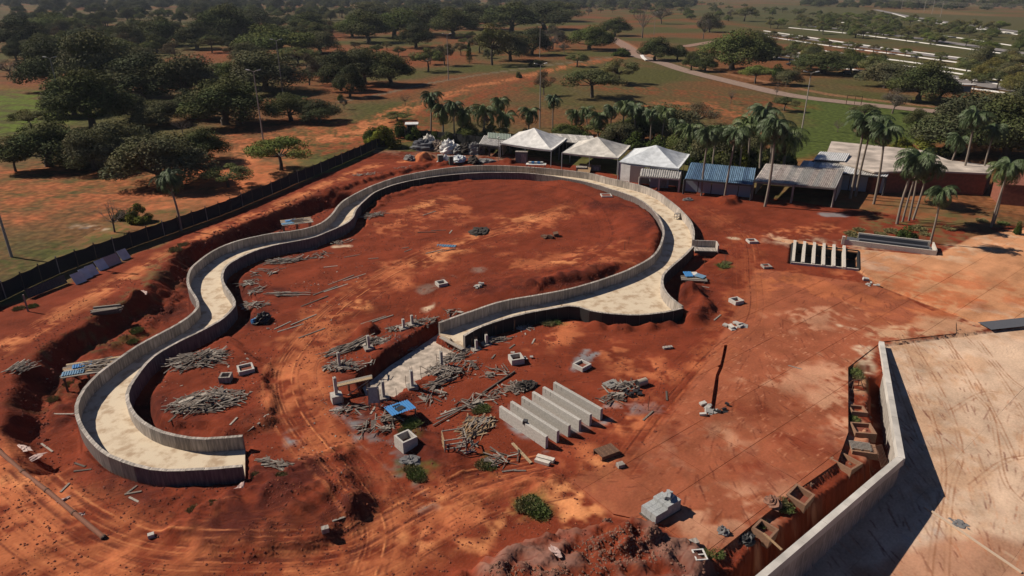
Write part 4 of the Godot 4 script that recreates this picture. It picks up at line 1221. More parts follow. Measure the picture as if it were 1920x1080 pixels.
func columns() -> void:
	var n := 0
	for c in [[-13.81,-46.51,1.5,1],[-12.9,-55.01,1.2,0],[-14.78,-51.68,1.3,0],[-10.33,-58.93,0.9,0],
		[-9.62,-59.72,0.9,0],[-6.06,-51.86,1.4,0],[-8.08,-48.09,1.4,0],[-10.11,-46.51,1.4,0],
		[-3.23,-55.21,0.9,0],[-2.35,-56.23,0.9,0]]:
		var lab := "short square concrete column rising from a formwork-strewn footing by the strip trench"
		if c[3]:
			lab = "square concrete column on a bare cube footing beside the dirt track"
		var t := thing("column_stub", lab, "column", on(Vector3(c[0], 0, c[1])), 0.45, "" if c[3] else "column stubs along the strip trench")
		if c[3]:
			bx("footing", Vector3(0.85, 0.7, 0.85), Vector3(0, 0.3, 0), M.beam_1, t)
			bx("shaft", Vector3(0.24, c[2], 0.3), Vector3(0, 0.65 + c[2] / 2, 0), M.beam_0, t)
		else:
			bx("footing", Vector3(0.8, 0.3, 0.8), Vector3(0, 0.08, 0), M.concrete_3, t)
			bx("shaft", Vector3(0.22, c[2], 0.28), Vector3(0, 0.2 + c[2] / 2, 0), M["beam_%d" % (n % 3)], t)
		var top: float = c[2] + (0.65 if c[3] else 0.2)
		for k in [[-1, -1], [1, -1], [1, 1], [-1, 1]]:
			bx("rebar", Vector3(0.016, 0.35, 0.016), Vector3(0.07 * k[0], top + 0.15, 0.09 * k[1]), M.rust, t)
		n += 1
	for c in [[-7.05,-51.68,1.5],[-6.62,-53.35,1.6],[-5.22,-51.68,1.3],[-10.84,-45.9,1.4],
		[-12.76,-44.44,2.0],[-11.47,-47.05,1.6],[-8.97,-50.35,1.2],[-7.52,-49.49,1.4],
		[-3.64,-55.51,1.2],[-2.88,-57.07,1.4],[0.25,-58.7,1.5],[1.31,-61,1.8],
		[3.99,-62.21,1.4],[4.96,-62.45,1.4],[-1.5,-57.83,1.3],[-14.22,-50.78,1.2],
		[-11.24,-57.61,1.3],[22.87,-80.45,1.6],[24.81,-75.11,1.6],[22.44,-75.11,1.4],
		[14.41,-80.45,1.2],[13.61,-78.6,1.2],[-36.87,-117.34,1.2],[10.5,-45.16,1.5],
		[-8.96,-45.9,1.5]]:
		var o := bx("rebar_stake", Vector3(0.035, c[2], 0.035), on(Vector3(c[0], 0, c[1]), c[2] / 2 - 0.1), M.rust, null, rnd(0, 1), rnd(-0.08, 0.08), rnd(-0.08, 0.08))
		tag(o, "thin rusty steel stake standing upright in the earth", "stake", "upright steel stakes")
	# formwork panel on legs, plank trestle, blue sheet on posts
	var t := thing("formwork_panel", "grey formwork panel propped on timber legs beside the blue sheet", "formwork", on(Vector3(-10.61,0,-45.31)), 0.15)
	bx("board", Vector3(0.85, 1.25, 0.06), Vector3(0, 1.25, 0), M.beam_2, t, 0.0, -0.35)
	for s in [-0.38, 0.38]:
		bx("leg", Vector3(0.07, 1.9, 0.07), Vector3(s, 0.9, 0.12), M.wood_0, t)
		bx("leg", Vector3(0.07, 1.6, 0.07), Vector3(s, 0.7, -0.5), M.wood_2, t, 0.0, 0.3)
	for s in [-0.25, 0.05, 0.3]:
		bx("batten", Vector3(0.06, 0.5, 0.04), Vector3(s, 0.55, 0.2), M.fresh_0, t)
	t = thing("plank_trestle", "yellow board walkway on posts at the head of the strip trench", "trestle", on(Vector3(-12.7,0,-47.84)), 0.45)
	bx("deck_board", Vector3(3.0, 0.08, 0.36), Vector3(0, 0.95, 0), M.fresh_0, t)
	bx("deck_board", Vector3(2.8, 0.08, 0.3), Vector3(0.2, 0.92, -0.35), M.wood_0, t)
	for s in [-1.3, -0.4, 1.2]:
		bx("leg", Vector3(0.07, 1.4, 0.07), Vector3(s, 0.25, 0.12), M.wood_3, t)
		bx("leg", Vector3(0.07, 1.4, 0.07), Vector3(s, 0.25, -0.4), M.wood_3, t)
	bar("brace", Vector3(-1.2, -0.3, 0.2), Vector3(1.2, 0.9, 0.2), 0.06, 0.05, M.wood_2, t)

func blue_things() -> void:
	var t := thing("roofed_frame", "bright blue corrugated sheet on a low frame beside the formwork panel", "sheet roof", on(Vector3(-8.4,0,-44.08)), 0.55)
	for k in 2:
		corr_sheet("sheet", Vector3(-0.5 + k * 0.95, 0.75 + k * 0.01, 0), 1.0, 1.7, 0.0, M.blue_sheet, t, -0.12)
	for s in [[-0.9, -0.7], [0.9, -0.7], [-0.9, 0.7], [0.9, 0.7]]:
		bx("leg", Vector3(0.08, 0.8, 0.08), Vector3(s[0], 0.3, s[1]), M.wood_3, t)
	bx("black_cover", Vector3(0.7, 0.05, 0.45), Vector3(-0.1, 0.83, 0.25), M.tar, t, 0.3)
	bx("black_cover", Vector3(0.6, 0.05, 0.14), Vector3(-0.2, 0.82, -0.3), M.tar, t, 0.1)
	tag(obj("blue_sheet", corrugated(2.6, 0.8, 0.3, 0.03), M.pale_blue, null, Transform3D(Basis.from_euler(Vector3(0, -0.12, 0)), on(Vector3(-8.35,0,-82.19), 0.06))), "single pale blue sheet lying flat on the earth inside the loop", "metal sheet")
	t = thing("covered_pallet", "pallet of blue ridged sheets and grey boards beside the S-bent wall", "pallet", on(Vector3(20.38,0,-71.26)), -0.15)
	for k in 5:
		bx("board", Vector3(2.8, 0.1, 0.22), Vector3(-0.1, 0.25 + 0.02 * (k % 2), 0.9 - 0.26 * k), M["wood_%d" % (k % 5)], t)
	for k in 2:
		bx("bearer", Vector3(0.12, 0.22, 2.2), Vector3(-1 + k * 2, 0.1, 0), M.wood_3, t)
	corr_sheet("sheet", Vector3(-0.7, 0.5, -0.35), 0.9, 1.3, 0.2, M.blue_sheet, t, 0.05)
	corr_sheet("sheet", Vector3(0.6, 0.46, -0.1), 0.9, 1.1, 1.0, M.pale_blue, t, 0.05)
	bx("white_board", Vector3(0.9, 0.04, 0.9), Vector3(-0.05, 0.42, -0.75), M.white_paint, t, 0.2)
	# decks over the dug bank
	for d in [[Vector3(-36.55,0,-52.23), 0.35, "timber deck with blue sheets and loose boards over the dug pit by the outer wall"], [Vector3(-30.33,0,-92.87), 0.4, "timber deck with blue sheets over the ditch at the upper bend"]]:
		var p: Vector3 = d[0]
		t = thing("pit_deck", d[2], "deck", Vector3(p.x, -0.25, p.z), d[1])
		for k in 9:
			bx("deck_board", Vector3(4.2, 0.05, 0.27), Vector3(rnd(-0.15, 0.15), 0, -1.2 + 0.29 * k), M["fresh_%d" % (k % 2)] if k % 3 == 0 else wood(), t)
		for k in [-1.8, 0.0, 1.8]:
			bx("bearer", Vector3(0.15, 0.2, 2.7), Vector3(k, -0.13, 0), M.wood_3, t)
			bx("post", Vector3(0.14, 1.9, 0.14), Vector3(k, -1.1, 1.15), M.wood_3, t)
			bx("post", Vector3(0.14, 1.9, 0.14), Vector3(k, -1.1, -1.15), M.wood_3, t)
		corr_sheet("sheet", Vector3(-1.2, 0.09, 0.6), 1.7, 0.8, 0.05, M.pale_blue, t)
		corr_sheet("sheet", Vector3(-0.7, 0.12, -0.5), 1.5, 0.7, 0.1, M.blue_sheet, t)
		for k in 14:
			bx("board", Vector3(rnd(0.8, 1.8), 0.05, 0.12), Vector3(rnd(-0.6, 1.6), 0.1 + 0.015 * k, rnd(-1.0, 1.0)), wood(), t, rnd(-0.7, 0.9), 0, rnd(-0.06, 0.06))

func small_things() -> void:
	# stack of hollow blocks
	var t := thing("block_stack", "stack of pale grey hollow concrete blocks on the dusty yard", "block stack", on(Vector3(9.61,0,-33.83), 0.12), 0.62)
	for x in 11:
		for z in 3:
			for y in (4 if x > 4 else 3):
				if y == 3 and z == 0 and x > 8:
					continue
				var b := bx("block", Vector3(0.19, 0.19, 0.39), Vector3(-1.3 + x * 0.2 + rnd(-0.008, 0.008), 0.1 + y * 0.2, -0.65 + z * 0.41), M["block_%d" % rng.randi_range(0, 2)], t, rnd(-0.03, 0.03))
	for k in 5:
		bx("block", Vector3(0.39, 0.19, 0.19), Vector3(0.1 + 0.22 * (k % 3), 0.9 + 0.2 * (k / 3), -0.3 + 0.25 * (k % 2)), M.block_1, t, 0.2 * k)
	bx("pallet", Vector3(2.4, 0.1, 1.3), Vector3(-0.3, -0.04, -0.24), M.wood_3, t)
	t = thing("timber_hatch", "brown slatted timber hatch on a raised base by the beam walls", "timber lid", on(Vector3(6.6,0,-39.72)), 0.5)
	for k in 8:
		bx("slat", Vector3(0.18, 0.05, 1.05), Vector3(-0.66 + k * 0.19, 0.32, 0), M["brown_wood_%d" % (k % 2)], t)
	bx("frame", Vector3(1.5, 0.3, 0.06), Vector3(0, 0.14, 0.5), M.brown_wood_1, t)
	bx("frame", Vector3(1.5, 0.3, 0.06), Vector3(0, 0.14, -0.5), M.brown_wood_0, t)
	bx("frame", Vector3(0.06, 0.3, 0.93), Vector3(0.72, 0.14, 0), M.brown_wood_0, t)
	t = thing("slatted_pallet", "grey slatted pallet lying on a brown concrete box on the shelf", "pallet", on(Vector3(24.77,-0.35,-40.61), 0.35), -0.25)
	for k in 6:
		bx("slat", Vector3(1.4, 0.03, 0.1), Vector3(0, 0.12, -0.42 + k * 0.16), M.wood_0, t)
	for k in [-0.6, 0.0, 0.6]:
		bx("bearer", Vector3(0.09, 0.09, 0.95), Vector3(k, 0.06, 0), M.wood_2, t)
	bx("box_below", Vector3(1.7, 0.5, 1.2), Vector3(0.25, -0.25, 0.02), M.brown_concrete, t)
	t = thing("steel_mat", "ribbed grey steel mat lying on orange earth beyond the beam walls", "steel mat", on(Vector3(8.19,0,-48.9), 0.1), 0.6)
	for k in 9:
		bx("rib", Vector3(1.2, 0.06, 0.06), Vector3(0, 0.03, -0.45 + k * 0.11), M.beam_2, t)
	bx("plate", Vector3(1.2, 0.03, 1.0), Vector3(0, -0.02, 0), M.concrete_3, t)
	bx("cut_out", Vector3(0.35, 0.02, 0.2), Vector3(0.05, 0.075, -0.05), M.tar, t)
	t = thing("steel_drum", "short pale steel drum on its side by the upright boards", "drum", on(Vector3(10.64,0,-48.9), 0.28), 0.5)
	obj("shell", tube_mesh([Vector3(-0.45, 0, 0), Vector3(0.45, 0, 0)], [0.3, 0.3], 16, false), M.drum, t)
	obj("lid", tube_mesh([Vector3(-0.4, 0, 0), Vector3(-0.38, 0, 0)], [0.28, 0.28], 16, true), M.tar, t)
	obj("rim", tube_mesh([Vector3(-0.46, 0, 0), Vector3(-0.43, 0, 0)], [0.32, 0.32], 16, false), M.drum, t)
	# timber cage lying on its side
	t = thing("timber_cage", "open cage of timber bars tipped on its side next to fresh offcuts", "timber frame", on(Vector3(-4.09,0,-40.45), 0.05), 0.25)
	for x in [-0.75, 0.75]:
		for z in [-0.55, 0.55]:
			bx("upright", Vector3(0.08, 1.15, 0.08), Vector3(x, 0.55, z), M.wood_0, t)
	for y in [0.05, 0.4, 0.75, 1.12]:
		bx("rail", Vector3(1.58, 0.07, 0.07), Vector3(0, y, 0.58), M.wood_2, t)
		bx("rail", Vector3(0.07, 0.07, 1.1), Vector3(-0.78, y, 0), M.fresh_1, t)
	bx("rail", Vector3(1.58, 0.07, 0.07), Vector3(0, 1.12, -0.58), M.wood_0, t)
	bx("rail", Vector3(0.07, 0.07, 1.1), Vector3(0.78, 1.12, 0), M.wood_0, t)
	bar("brace", Vector3(0.1, 0.0, 0.62), Vector3(0.75, 1.1, 0.62), 0.07, 0.05, M.wood_2, t)
	# rusty pipe
	t = thing("drain_pipe", "long rusty jointed pipe lying on the orange earth beside the track", "pipe", Vector3.ZERO)
	var a: Vector3 = on(Vector3(-38.96,0,-42.04), 0.2)
	var b: Vector3 = on(Vector3(-24.15,0,-31.66), 0.2)
	for k in 5:
		var p := a.lerp(b, k / 5.0)
		var q := a.lerp(b, (k + 1) / 5.0)
		p.y = gh(p.x, p.z) + 0.05
		q.y = gh(q.x, q.z) + 0.05
		obj("pipe_length", tube_mesh([p, q], [0.15, 0.15], 12, false), M.rust_pipe, t)
		obj("collar", tube_mesh([p.lerp(q, 0.95), p.lerp(q, 0.99)], [0.18, 0.18], 12, true), M.rust, t)
	obj("dark_bore", tube_mesh([b.lerp(a, 0.003) - Vector3(0, 0.13, 0), b.lerp(a, -0.001) - Vector3(0, 0.13, 0)], [0.14, 0.14], 12, true), M.tar, t)
	# bench on the ramp, ladder against the wall
	t = thing("work_bench", "small grey metal work bench standing on the ramp floor", "bench", Vector3(23.24,0,-93.35), 0.9)
	bx("top", Vector3(1.0, 0.06, 0.5), Vector3(0, 0.75, 0), M.concrete_3, t)
	for s in [[-0.45, -0.2], [0.45, -0.2], [-0.45, 0.2], [0.45, 0.2]]:
		bx("leg", Vector3(0.06, 0.75, 0.06), Vector3(s[0], 0.37, s[1]), M.concrete_3, t)
	bx("shelf", Vector3(0.9, 0.04, 0.4), Vector3(0, 0.3, 0), M.concrete_4, t)
	t = thing("ladder", "timber ladder leaning inside the ramp's outer wall", "ladder", Vector3(3.59,0,-117.34), 0.05)
	for s in [-0.35, 0.35]:
		bar("rail", Vector3(s, 0.02, 0.35), Vector3(s, 1.7, -0.3), 0.1, 0.07, M.fresh_0, t)
	for k in 5:
		bx("rung", Vector3(0.7, 0.07, 0.05), Vector3(0, 0.2 + 0.3 * k, 0.28 - 0.117 * k), M.fresh_1, t)
	# single blocks and rubbish
	for c in [[-21.46,-31.83,0.35,0.5,"pale_concrete_cube_alone_on_the_orange_track"],[-11,-31.66,0.42,0.4,"dark_grey_box_on_the_spoil_slope"],[14.09,-55.21,0.9,0.25,"grey_plank-shaped_concrete_offcut_on_red_earth"],[7.37,-38.31,0.5,0.4,"small_stone_block_near_the_slatted_lid"],
		[10.59,-30.98,0.5,0.3,"dark_brick_stub_near_the_rubble_mound"]]:
		var o := bx("concrete_block", Vector3(c[2], c[2] * 0.75 if c[2] < 0.6 else 0.16, c[2] * 0.8 if c[2] < 0.6 else 0.35), on(Vector3(c[0], 0, c[1]), 0.1), M.beam_0 if c[2] < 0.4 else M.concrete_3, null, c[3])
		tag(o, String(c[4]).replace("_", " "), "block")
	for c in [[2.32,-39.12,1.3,0.35,0.4],[2.09,-38.77,1.1,0.3,0.3]]:
		var o := bx("concrete_offcut", Vector3(c[2], 0.22, c[3]), on(Vector3(c[0], 0, c[1]), 0.12), M.white_concrete, null, -0.6 + c[4] * 0.3, 0, 0.06)
		tag(o, "whitish concrete offcut bar lying at the near end of the beam walls", "concrete offcut", "pair of whitish offcuts")
	# rubble clusters of broken slabs
	for c in [[21.51,-59.38,9,0.55,"broken_grey_slab_pieces_heaped_at_the_edge_of_the_dusty_yard"],[39.66,-70.04,7,0.45,"grey_blocks_dumped_at_the_scored_line_between_the_two_yards"],[15.23,-45.16,8,0.4,"grey_sacks_and_slab_pieces_at_the_end_of_the_open_groove"],[16.22,-45.02,4,0.4,"dark_folded_mats_beside_the_grey_sacks"],
		[9.9,-47.84,10,0.3,"dark_stone_lumps_near_the_charred_boards"],[-3.13,-67.44,7,0.35,"white_broken_pieces_on_the_earth_behind_the_inner_wall"],[5.21,-85.22,5,0.7,"rust-red_boards_round_a_hole_inside_the_loop"],[0.71,-53.54,6,0.25,"scrap_pieces_by_the_open_box"]]:
		t = thing("rubble_cluster", String(c[4]).replace("_", " "), "rubble", on(Vector3(c[0], 0, c[1])), rnd(0, 3))
		for k in c[2]:
			var s: float = c[3] * rnd(0.7, 1.5)
			bx("piece", Vector3(s, s * rnd(0.15, 0.5), s * rnd(0.5, 0.9)), Vector3(rnd(-0.9, 0.9), 0.08 + 0.06 * (k % 4), rnd(-0.6, 0.6)), M["beam_%d" % (k % 3)] if not "dark" in String(c[4]) and not "rust" in String(c[4]) else (M.tar if "dark" in String(c[4]) else M.brown_wood_0), t, rnd(0, 3), rnd(-0.3, 0.3), rnd(-0.3, 0.3))
	# heaps and tarpaulins on the earth
	for c in [[-24.42,-60.77,0.95,0.8,"tar","crumpled_black_tarpaulin_over_a_barrel_inside_the_ramp's_curve"],[29.43,-36.02,0.9,0.12,"gravel","spread_of_blue-grey_gravel_on_the_sloping_lot"],[-4.49,-87.79,1.6,0.35,"charcoal","flat_heap_of_burnt_branches_inside_the_loop"],[12.61,-32.1,0.4,0.4,"gravel","small_grey_sack_near_the_trench_lip"],
		[14.04,-31.88,0.55,0.35,"tar","coil_of_black_hose_on_the_trench_lip"],[16.46,-34.66,0.6,0.45,"stone","pale_boulder_beside_a_weed_tuft_at_the_trench"],[5.68,-32.36,0.35,0.3,"stone","pale_broken_stone_at_the_edge_of_the_rubble_mound"],[-6.99,-38.95,0.7,0.3,"gravel","grey_spoil_lump_beside_weeds_and_gravel"],
		[1.09,-48.66,0.9,0.4,"charcoal","dark_root_ball_behind_the_beam_walls"],[27,-102.67,0.8,0.3,"gravel","grey_sheet_folded_over_a_box_outside_the_outer_wall"]]:
		var o := obj("heap" if c[4] != "tar" else "tarpaulin", lump(c[2], c[3], c[2] * 0.75, 0.35, int(c[0] * 10) + 500, 8, 16, 1.6), M[c[4]], null, Transform3D(Basis.from_euler(Vector3(0, rnd(0, 3), 0)), on(Vector3(c[0], 0, c[1]), 0.03)))
		tag(o, String(c[5]).replace("_", " "), "tarpaulin" if c[4] == "tar" else "heap")
	tag(obj("blue_barrel", tube_mesh([Vector3(-0.4, 0.25, 0), Vector3(0.4, 0.25, 0)], [0.26, 0.26], 14, true), M.blue_sheet, null, Transform3D(Basis.from_euler(Vector3(0, 0.9, 0)), on(Vector3(-24.89,0,-60.3)))), "blue plastic barrel lying beside the black tarpaulin", "barrel")
	# rebar cage on the retaining wall corner
	t = thing("rebar_cage", "loose rusty rebar cage leaning on the retaining wall's corner", "rebar", on(Vector3(25.45,-0.2,-39.03)), 0.3)
	for k in 6:
		bar("rebar", Vector3(-0.3 + 0.12 * k, 2.0, 0.5), Vector3(-0.1 + 0.1 * k, 3.1, -0.6), 0.03, 0.03, M.rust, t)
	for k in 4:
		bar("tie", Vector3(-0.35, 2.1 + 0.3 * k, 0.42 - 0.32 * k), Vector3(0.45, 2.1 + 0.3 * k, 0.42 - 0.32 * k), 0.025, 0.025, M.rust, t)
	# wooden frame at the bottom edge, wire trestle on the shelf
	t = thing("window_frame", "small white timber frame lying by the rubble at the trench lip", "timber frame", on(Vector3(10.42,0,-29.29), 0.1), 0.1)
	for k in [-0.3, 0.3]:
		bx("stile", Vector3(0.08, 0.06, 0.8), Vector3(k, 0, 0), M.white_paint, t)
	for k in [-0.37, 0.0, 0.37]:
		bx("rail", Vector3(0.52, 0.055, 0.07), Vector3(0, 0, k), M.white_paint, t)
	t = thing("steel_trestle", "rusty steel trestle lying in weeds on the shelf by the upper wall", "trestle", on(Vector3(28.27,-0.35,-48.98)), 0.2)
	for k in [[-0.6, -0.4], [0.6, -0.4], [-0.6, 0.4], [0.6, 0.4]]:
		bar("leg", Vector3(k[0], 0.0, k[1]), Vector3(k[0] * 0.5, 0.8, k[1] * 0.2), 0.05, 0.05, M.rust, t)
	bar("rail", Vector3(-0.4, 0.8, 0), Vector3(0.4, 0.8, 0), 0.06, 0.06, M.rust, t)
	bar("rail", Vector3(-0.45, 0.4, 0.2), Vector3(0.45, 0.4, 0.2), 0.04, 0.04, M.rust, t)
	# beam and cables on the lot
	a = Vector3(27.89,-2,-36.97)
	b = Vector3(31.12,-2.3,-31.78)
	a.y = lot_y(a.x, a.z) + 0.06
	b.y = lot_y(b.x, b.z) + 0.06
	tag(bar("kerb_beam", a, b, 0.16, 0.08, M.lot_kerb, null), "long low concrete kerb beam running across the sloping lot", "kerb")
	# crumpled pale plastic
	for c in [[-34.35,-40.33,0.8],[-35.48,-41.2,0.7],[-21.74,-46.9,0.4],[-28.54,-35,0.4],
		[-17.51,-35.51,0.7],[-39.4,-67.72,0.6],[2.41,-29.6,0.5],[-26.84,-33.69,0.3]]:
		var o := obj("plastic_sheet", lump(c[2], 0.1, c[2] * 0.4, 0.6, int(c[0] * 7) + 900, 5, 12, 2.5), M.pink_plastic, null, Transform3D(Basis.from_euler(Vector3(0, rnd(0, 3), 0)), on(Vector3(c[0], 0, c[1]), 0.02)))
		tag(o, "crumpled pale pink plastic strip lying on the earth", "plastic sheet", "plastic litter on the earth")

var scatter_mesh: Mesh

func scatter() -> void:
	scatter_mesh = lump(1.0, 0.8, 0.8, 0.3, 77, 3, 6, 1.0)
	var make := func(called: String, label: String, cat: String, n: int, area: PackedVector2Array, lo: float, hi: float, m: Material, need: float) -> void:
		var mm := MultiMesh.new()
		mm.transform_format = MultiMesh.TRANSFORM_3D
		mm.mesh = scatter_mesh
		var xf := []
		var a := Vector2(INF, INF)
		var b := -a
		for p in area:
			a = a.min(p)
			b = b.max(p)
		for i in n:
			var p := Vector2(rnd(a.x, b.x), rnd(a.y, b.y))
			if not Geometry2D.is_point_in_polygon(p, area) or Geometry2D.is_point_in_polygon(p, floor_outline) or nmid.get_noise_2d(p.x * 1.3, p.y * 1.3) < need:
				continue
			var s := lo + (hi - lo) * pow(rng.randf(), 3.0)
			xf.append(Transform3D(Basis.from_euler(Vector3(rnd(-0.4, 0.4), rnd(0, 6), rnd(-0.4, 0.4))).scaled(Vector3.ONE * s), Vector3(p.x, gh(p.x, p.y) - s * 0.2, p.y)))
		mm.instance_count = xf.size()
		for i in xf.size():
			mm.set_instance_transform(i, xf[i])
		var o := MultiMeshInstance3D.new()
		o.multimesh = mm
		o.material_override = m
		o.name = numbered(called)
		add_child(o)
		o.set_meta("kind", "stuff")
		tag(o, label, cat)
	make.call("soil_clods", "dark red clods of earth strewn over the whole site", "clods", 60000, pv([-47.24,-56.55,-41.65,-80.45,-25.4,-125.12,21.52,-113.76,33.83,-90.96,21.65,-56.55,8.49,-36.98,9.89,-28.08,-29.67,-28.08,-40.46,-43.05]), 0.035, 0.12, M.clod, -0.05)
	make.call("soil_clods", "coarse clods of dug earth along the crest of the left bank", "clods", 5000, pv([-36.49,-43.05,-40.62,-50.78,-41.47,-57.61,-39.27,-64.09,-37.98,-69.6,-40.99,-80.45,-39.27,-89.81,-31.25,-109.73,-27.92,-110.38,-28.73,-99.84,-36.51,-84.39,-38.02,-75.11,-36.36,-66.07,-37.7,-61,-39.17,-54.51,-38.21,-49.07,-34.9,-43.05]), 0.04, 0.28, M.clod, -0.15)
	make.call("soil_clods", "coarse clods of tipped earth on the spoil plateau and inner banks", "clods", 1800, pv([-17.71,-31.66,-15.57,-36.98,-11.83,-39.24,-9.3,-33.93,-11.27,-31.23]), 0.02, 0.12, M.clod, -0.1)
	make.call("soil_clods", "orange crumbs of packed earth strewn along the tracks", "clods", 12000, pv([-35.5,-39.24,-18.6,-33.93,-11.74,-50.78,-9.97,-75.11,2.88,-88.68,15.55,-78.6,-3.04,-58.7,-9.2,-36.98,-2.12,-36.98,8.87,-39.24,1.16,-28.08,-29.67,-28.08]), 0.03, 0.09, M.clod_orange, -0.15)
	make.call("rubble_stones", "pale stones and crumbs on the rubble mound at the yard's edge", "stones", 5200, pv([-2.31,-28.06,0.6,-29.59,3.99,-30.61,5.94,-31.45,9.56,-30.82,11.08,-28.44,10.36,-26.82,-1.68,-26.82]), 0.02, 0.13, M.stone, -0.2)
	make.call("rubble_stones", "brown stones along the shelf and trench lip", "stones", 1800, pv([28.92,-51.68,30.9,-51.23,26.18,-39.84,21.69,-38.08,11.25,-28.83,10.46,-29.21,17.82,-35.41,23.64,-40.45]), 0.03, 0.16, M.stone_brown, -0.1)
	make.call("rubble_stones", "grey gravel and scrap round the columns and timber heaps", "stones", 3000, pv([-16.71,-52.6,-13.19,-58.7,-6.92,-62.21,0,-61,1.48,-56.55,-4.28,-47.45,-7.08,-36.98,-9.76,-38.08,-15.01,-45.9]), 0.02, 0.12, M.gravel, 0.0)
	var chip := BoxMesh.new()
	chip.size = Vector3(2.6, 0.22, 0.5)
	scatter_mesh = chip
	make.call("timber_scraps", "small splinters and board ends strewn round columns and heaps", "scraps", 2200, pv([-26.08,-56.55,-29.81,-78.6,-22.52,-86.49,-15.55,-78.6,-17.8,-61,-17.71,-56.55,-13.61,-61,-5.59,-66.07,2.13,-62.21,0.96,-54.51,-3.51,-49.07,-1.2,-43.73,-2.17,-38.08,-7.4,-39.24,-10.46,-41.72,-14.15,-36.98,-18.28,-38.66,-25.26,-41.08,-29.87,-49.07]), 0.04, 0.3, M.wood_2, 0.05)
	make.call("timber_scraps", "pale splinters strewn below the ramp and on the left bank", "scraps", 500, pv([-42.43,-50.78,-40.13,-54.51,-31.8,-39.24,-21.93,-33.93,-13.85,-35.92,-11.83,-39.24,-9.97,-33.93,-20.47,-30.81,-31.84,-36.98]), 0.04, 0.22, M.wood_0, 0.0)
	scatter_mesh = lump(1.0, 0.8, 0.8, 0.3, 77, 3, 6, 1.0)
	make.call("rubble_stones", "broken brick crumbs in the drain between the yards and the lot", "stones", 1500, pv([34.56,-57.29,42.54,-59.27,43.63,-60.41,45.14,-59.49,40.97,-57.61,34.04,-55.92]), 0.03, 0.14, M.stone_brown, -0.2)

# ------------------------------------------------------------------ buildings, tents, fences
func tent(a: Vector3, b: Vector3, c: Vector3, eave: float, peak: float, m: Material, label: String, sd: int) -> Node3D:
	var d := a + c - b
	var t := thing("party_tent", label, "tent", Vector3(b.x, 0, b.z))
	var o := Vector3(b.x, 0, b.z)
	var cs := [a - o, b - o, c - o, d - o]
	var mid := ((a + c) / 2 - o)
	var n := FastNoiseLite.new()
	n.seed = sd
	n.frequency = 0.45
	for k in 4:
		var p: Vector3 = cs[k]
		var q: Vector3 = cs[(k + 1) % 4]
		var st := begin()
		var N := 12
		var pt := func(i: int, j: int) -> Vector3:
			var v := float(i) / N
			var u := float(j) / N
			var e := p.lerp(q, u)
			var x := e.lerp(mid, v)
			var y := eave + (peak - eave) * (0.8 * v + 0.2 * v * v) - 0.22 * sin(PI * u) * (1.0 - v) * 0.6 - 0.25 * sin(PI * v) * (1.0 - absf(2.0 * u - 1.0)) * (1.0 - v)
			if i > 0 and i < N and j > 0 and j < N:
				y += 0.10 * n.get_noise_2d((x.x + x.z) * 1.2, (x.x - x.z) * 0.7)
			return Vector3(x.x, y, x.z)
		for i in N:
			for j in N:
				quad(st, pt.call(i, j), pt.call(i, j + 1), pt.call(i + 1, j + 1), pt.call(i + 1, j))
		for j in N:
			var e: Vector3 = pt.call(0, j)
			var f: Vector3 = pt.call(0, j + 1)
			quad(st, e, f, f - Vector3(0, 0.28, 0), e - Vector3(0, 0.28, 0))
		obj("roof_panel", done(st), m, t)
		obj("post", tube_mesh([Vector3(p.x, 0, p.z), Vector3(p.x, eave, p.z)], [0.07, 0.07], 8), M.galvanised, t)
		var h := (p + q) / 2
		obj("post", tube_mesh([Vector3(h.x, 0, h.z), Vector3(h.x, eave - 0.15, h.z)], [0.05, 0.05], 6), M.galvanised, t)
		bar("eave_bar", Vector3(p.x, eave - 0.12, p.z), Vector3(q.x, eave - 0.12, q.z), 0.08, 0.08, M.galvanised, t)
	return t

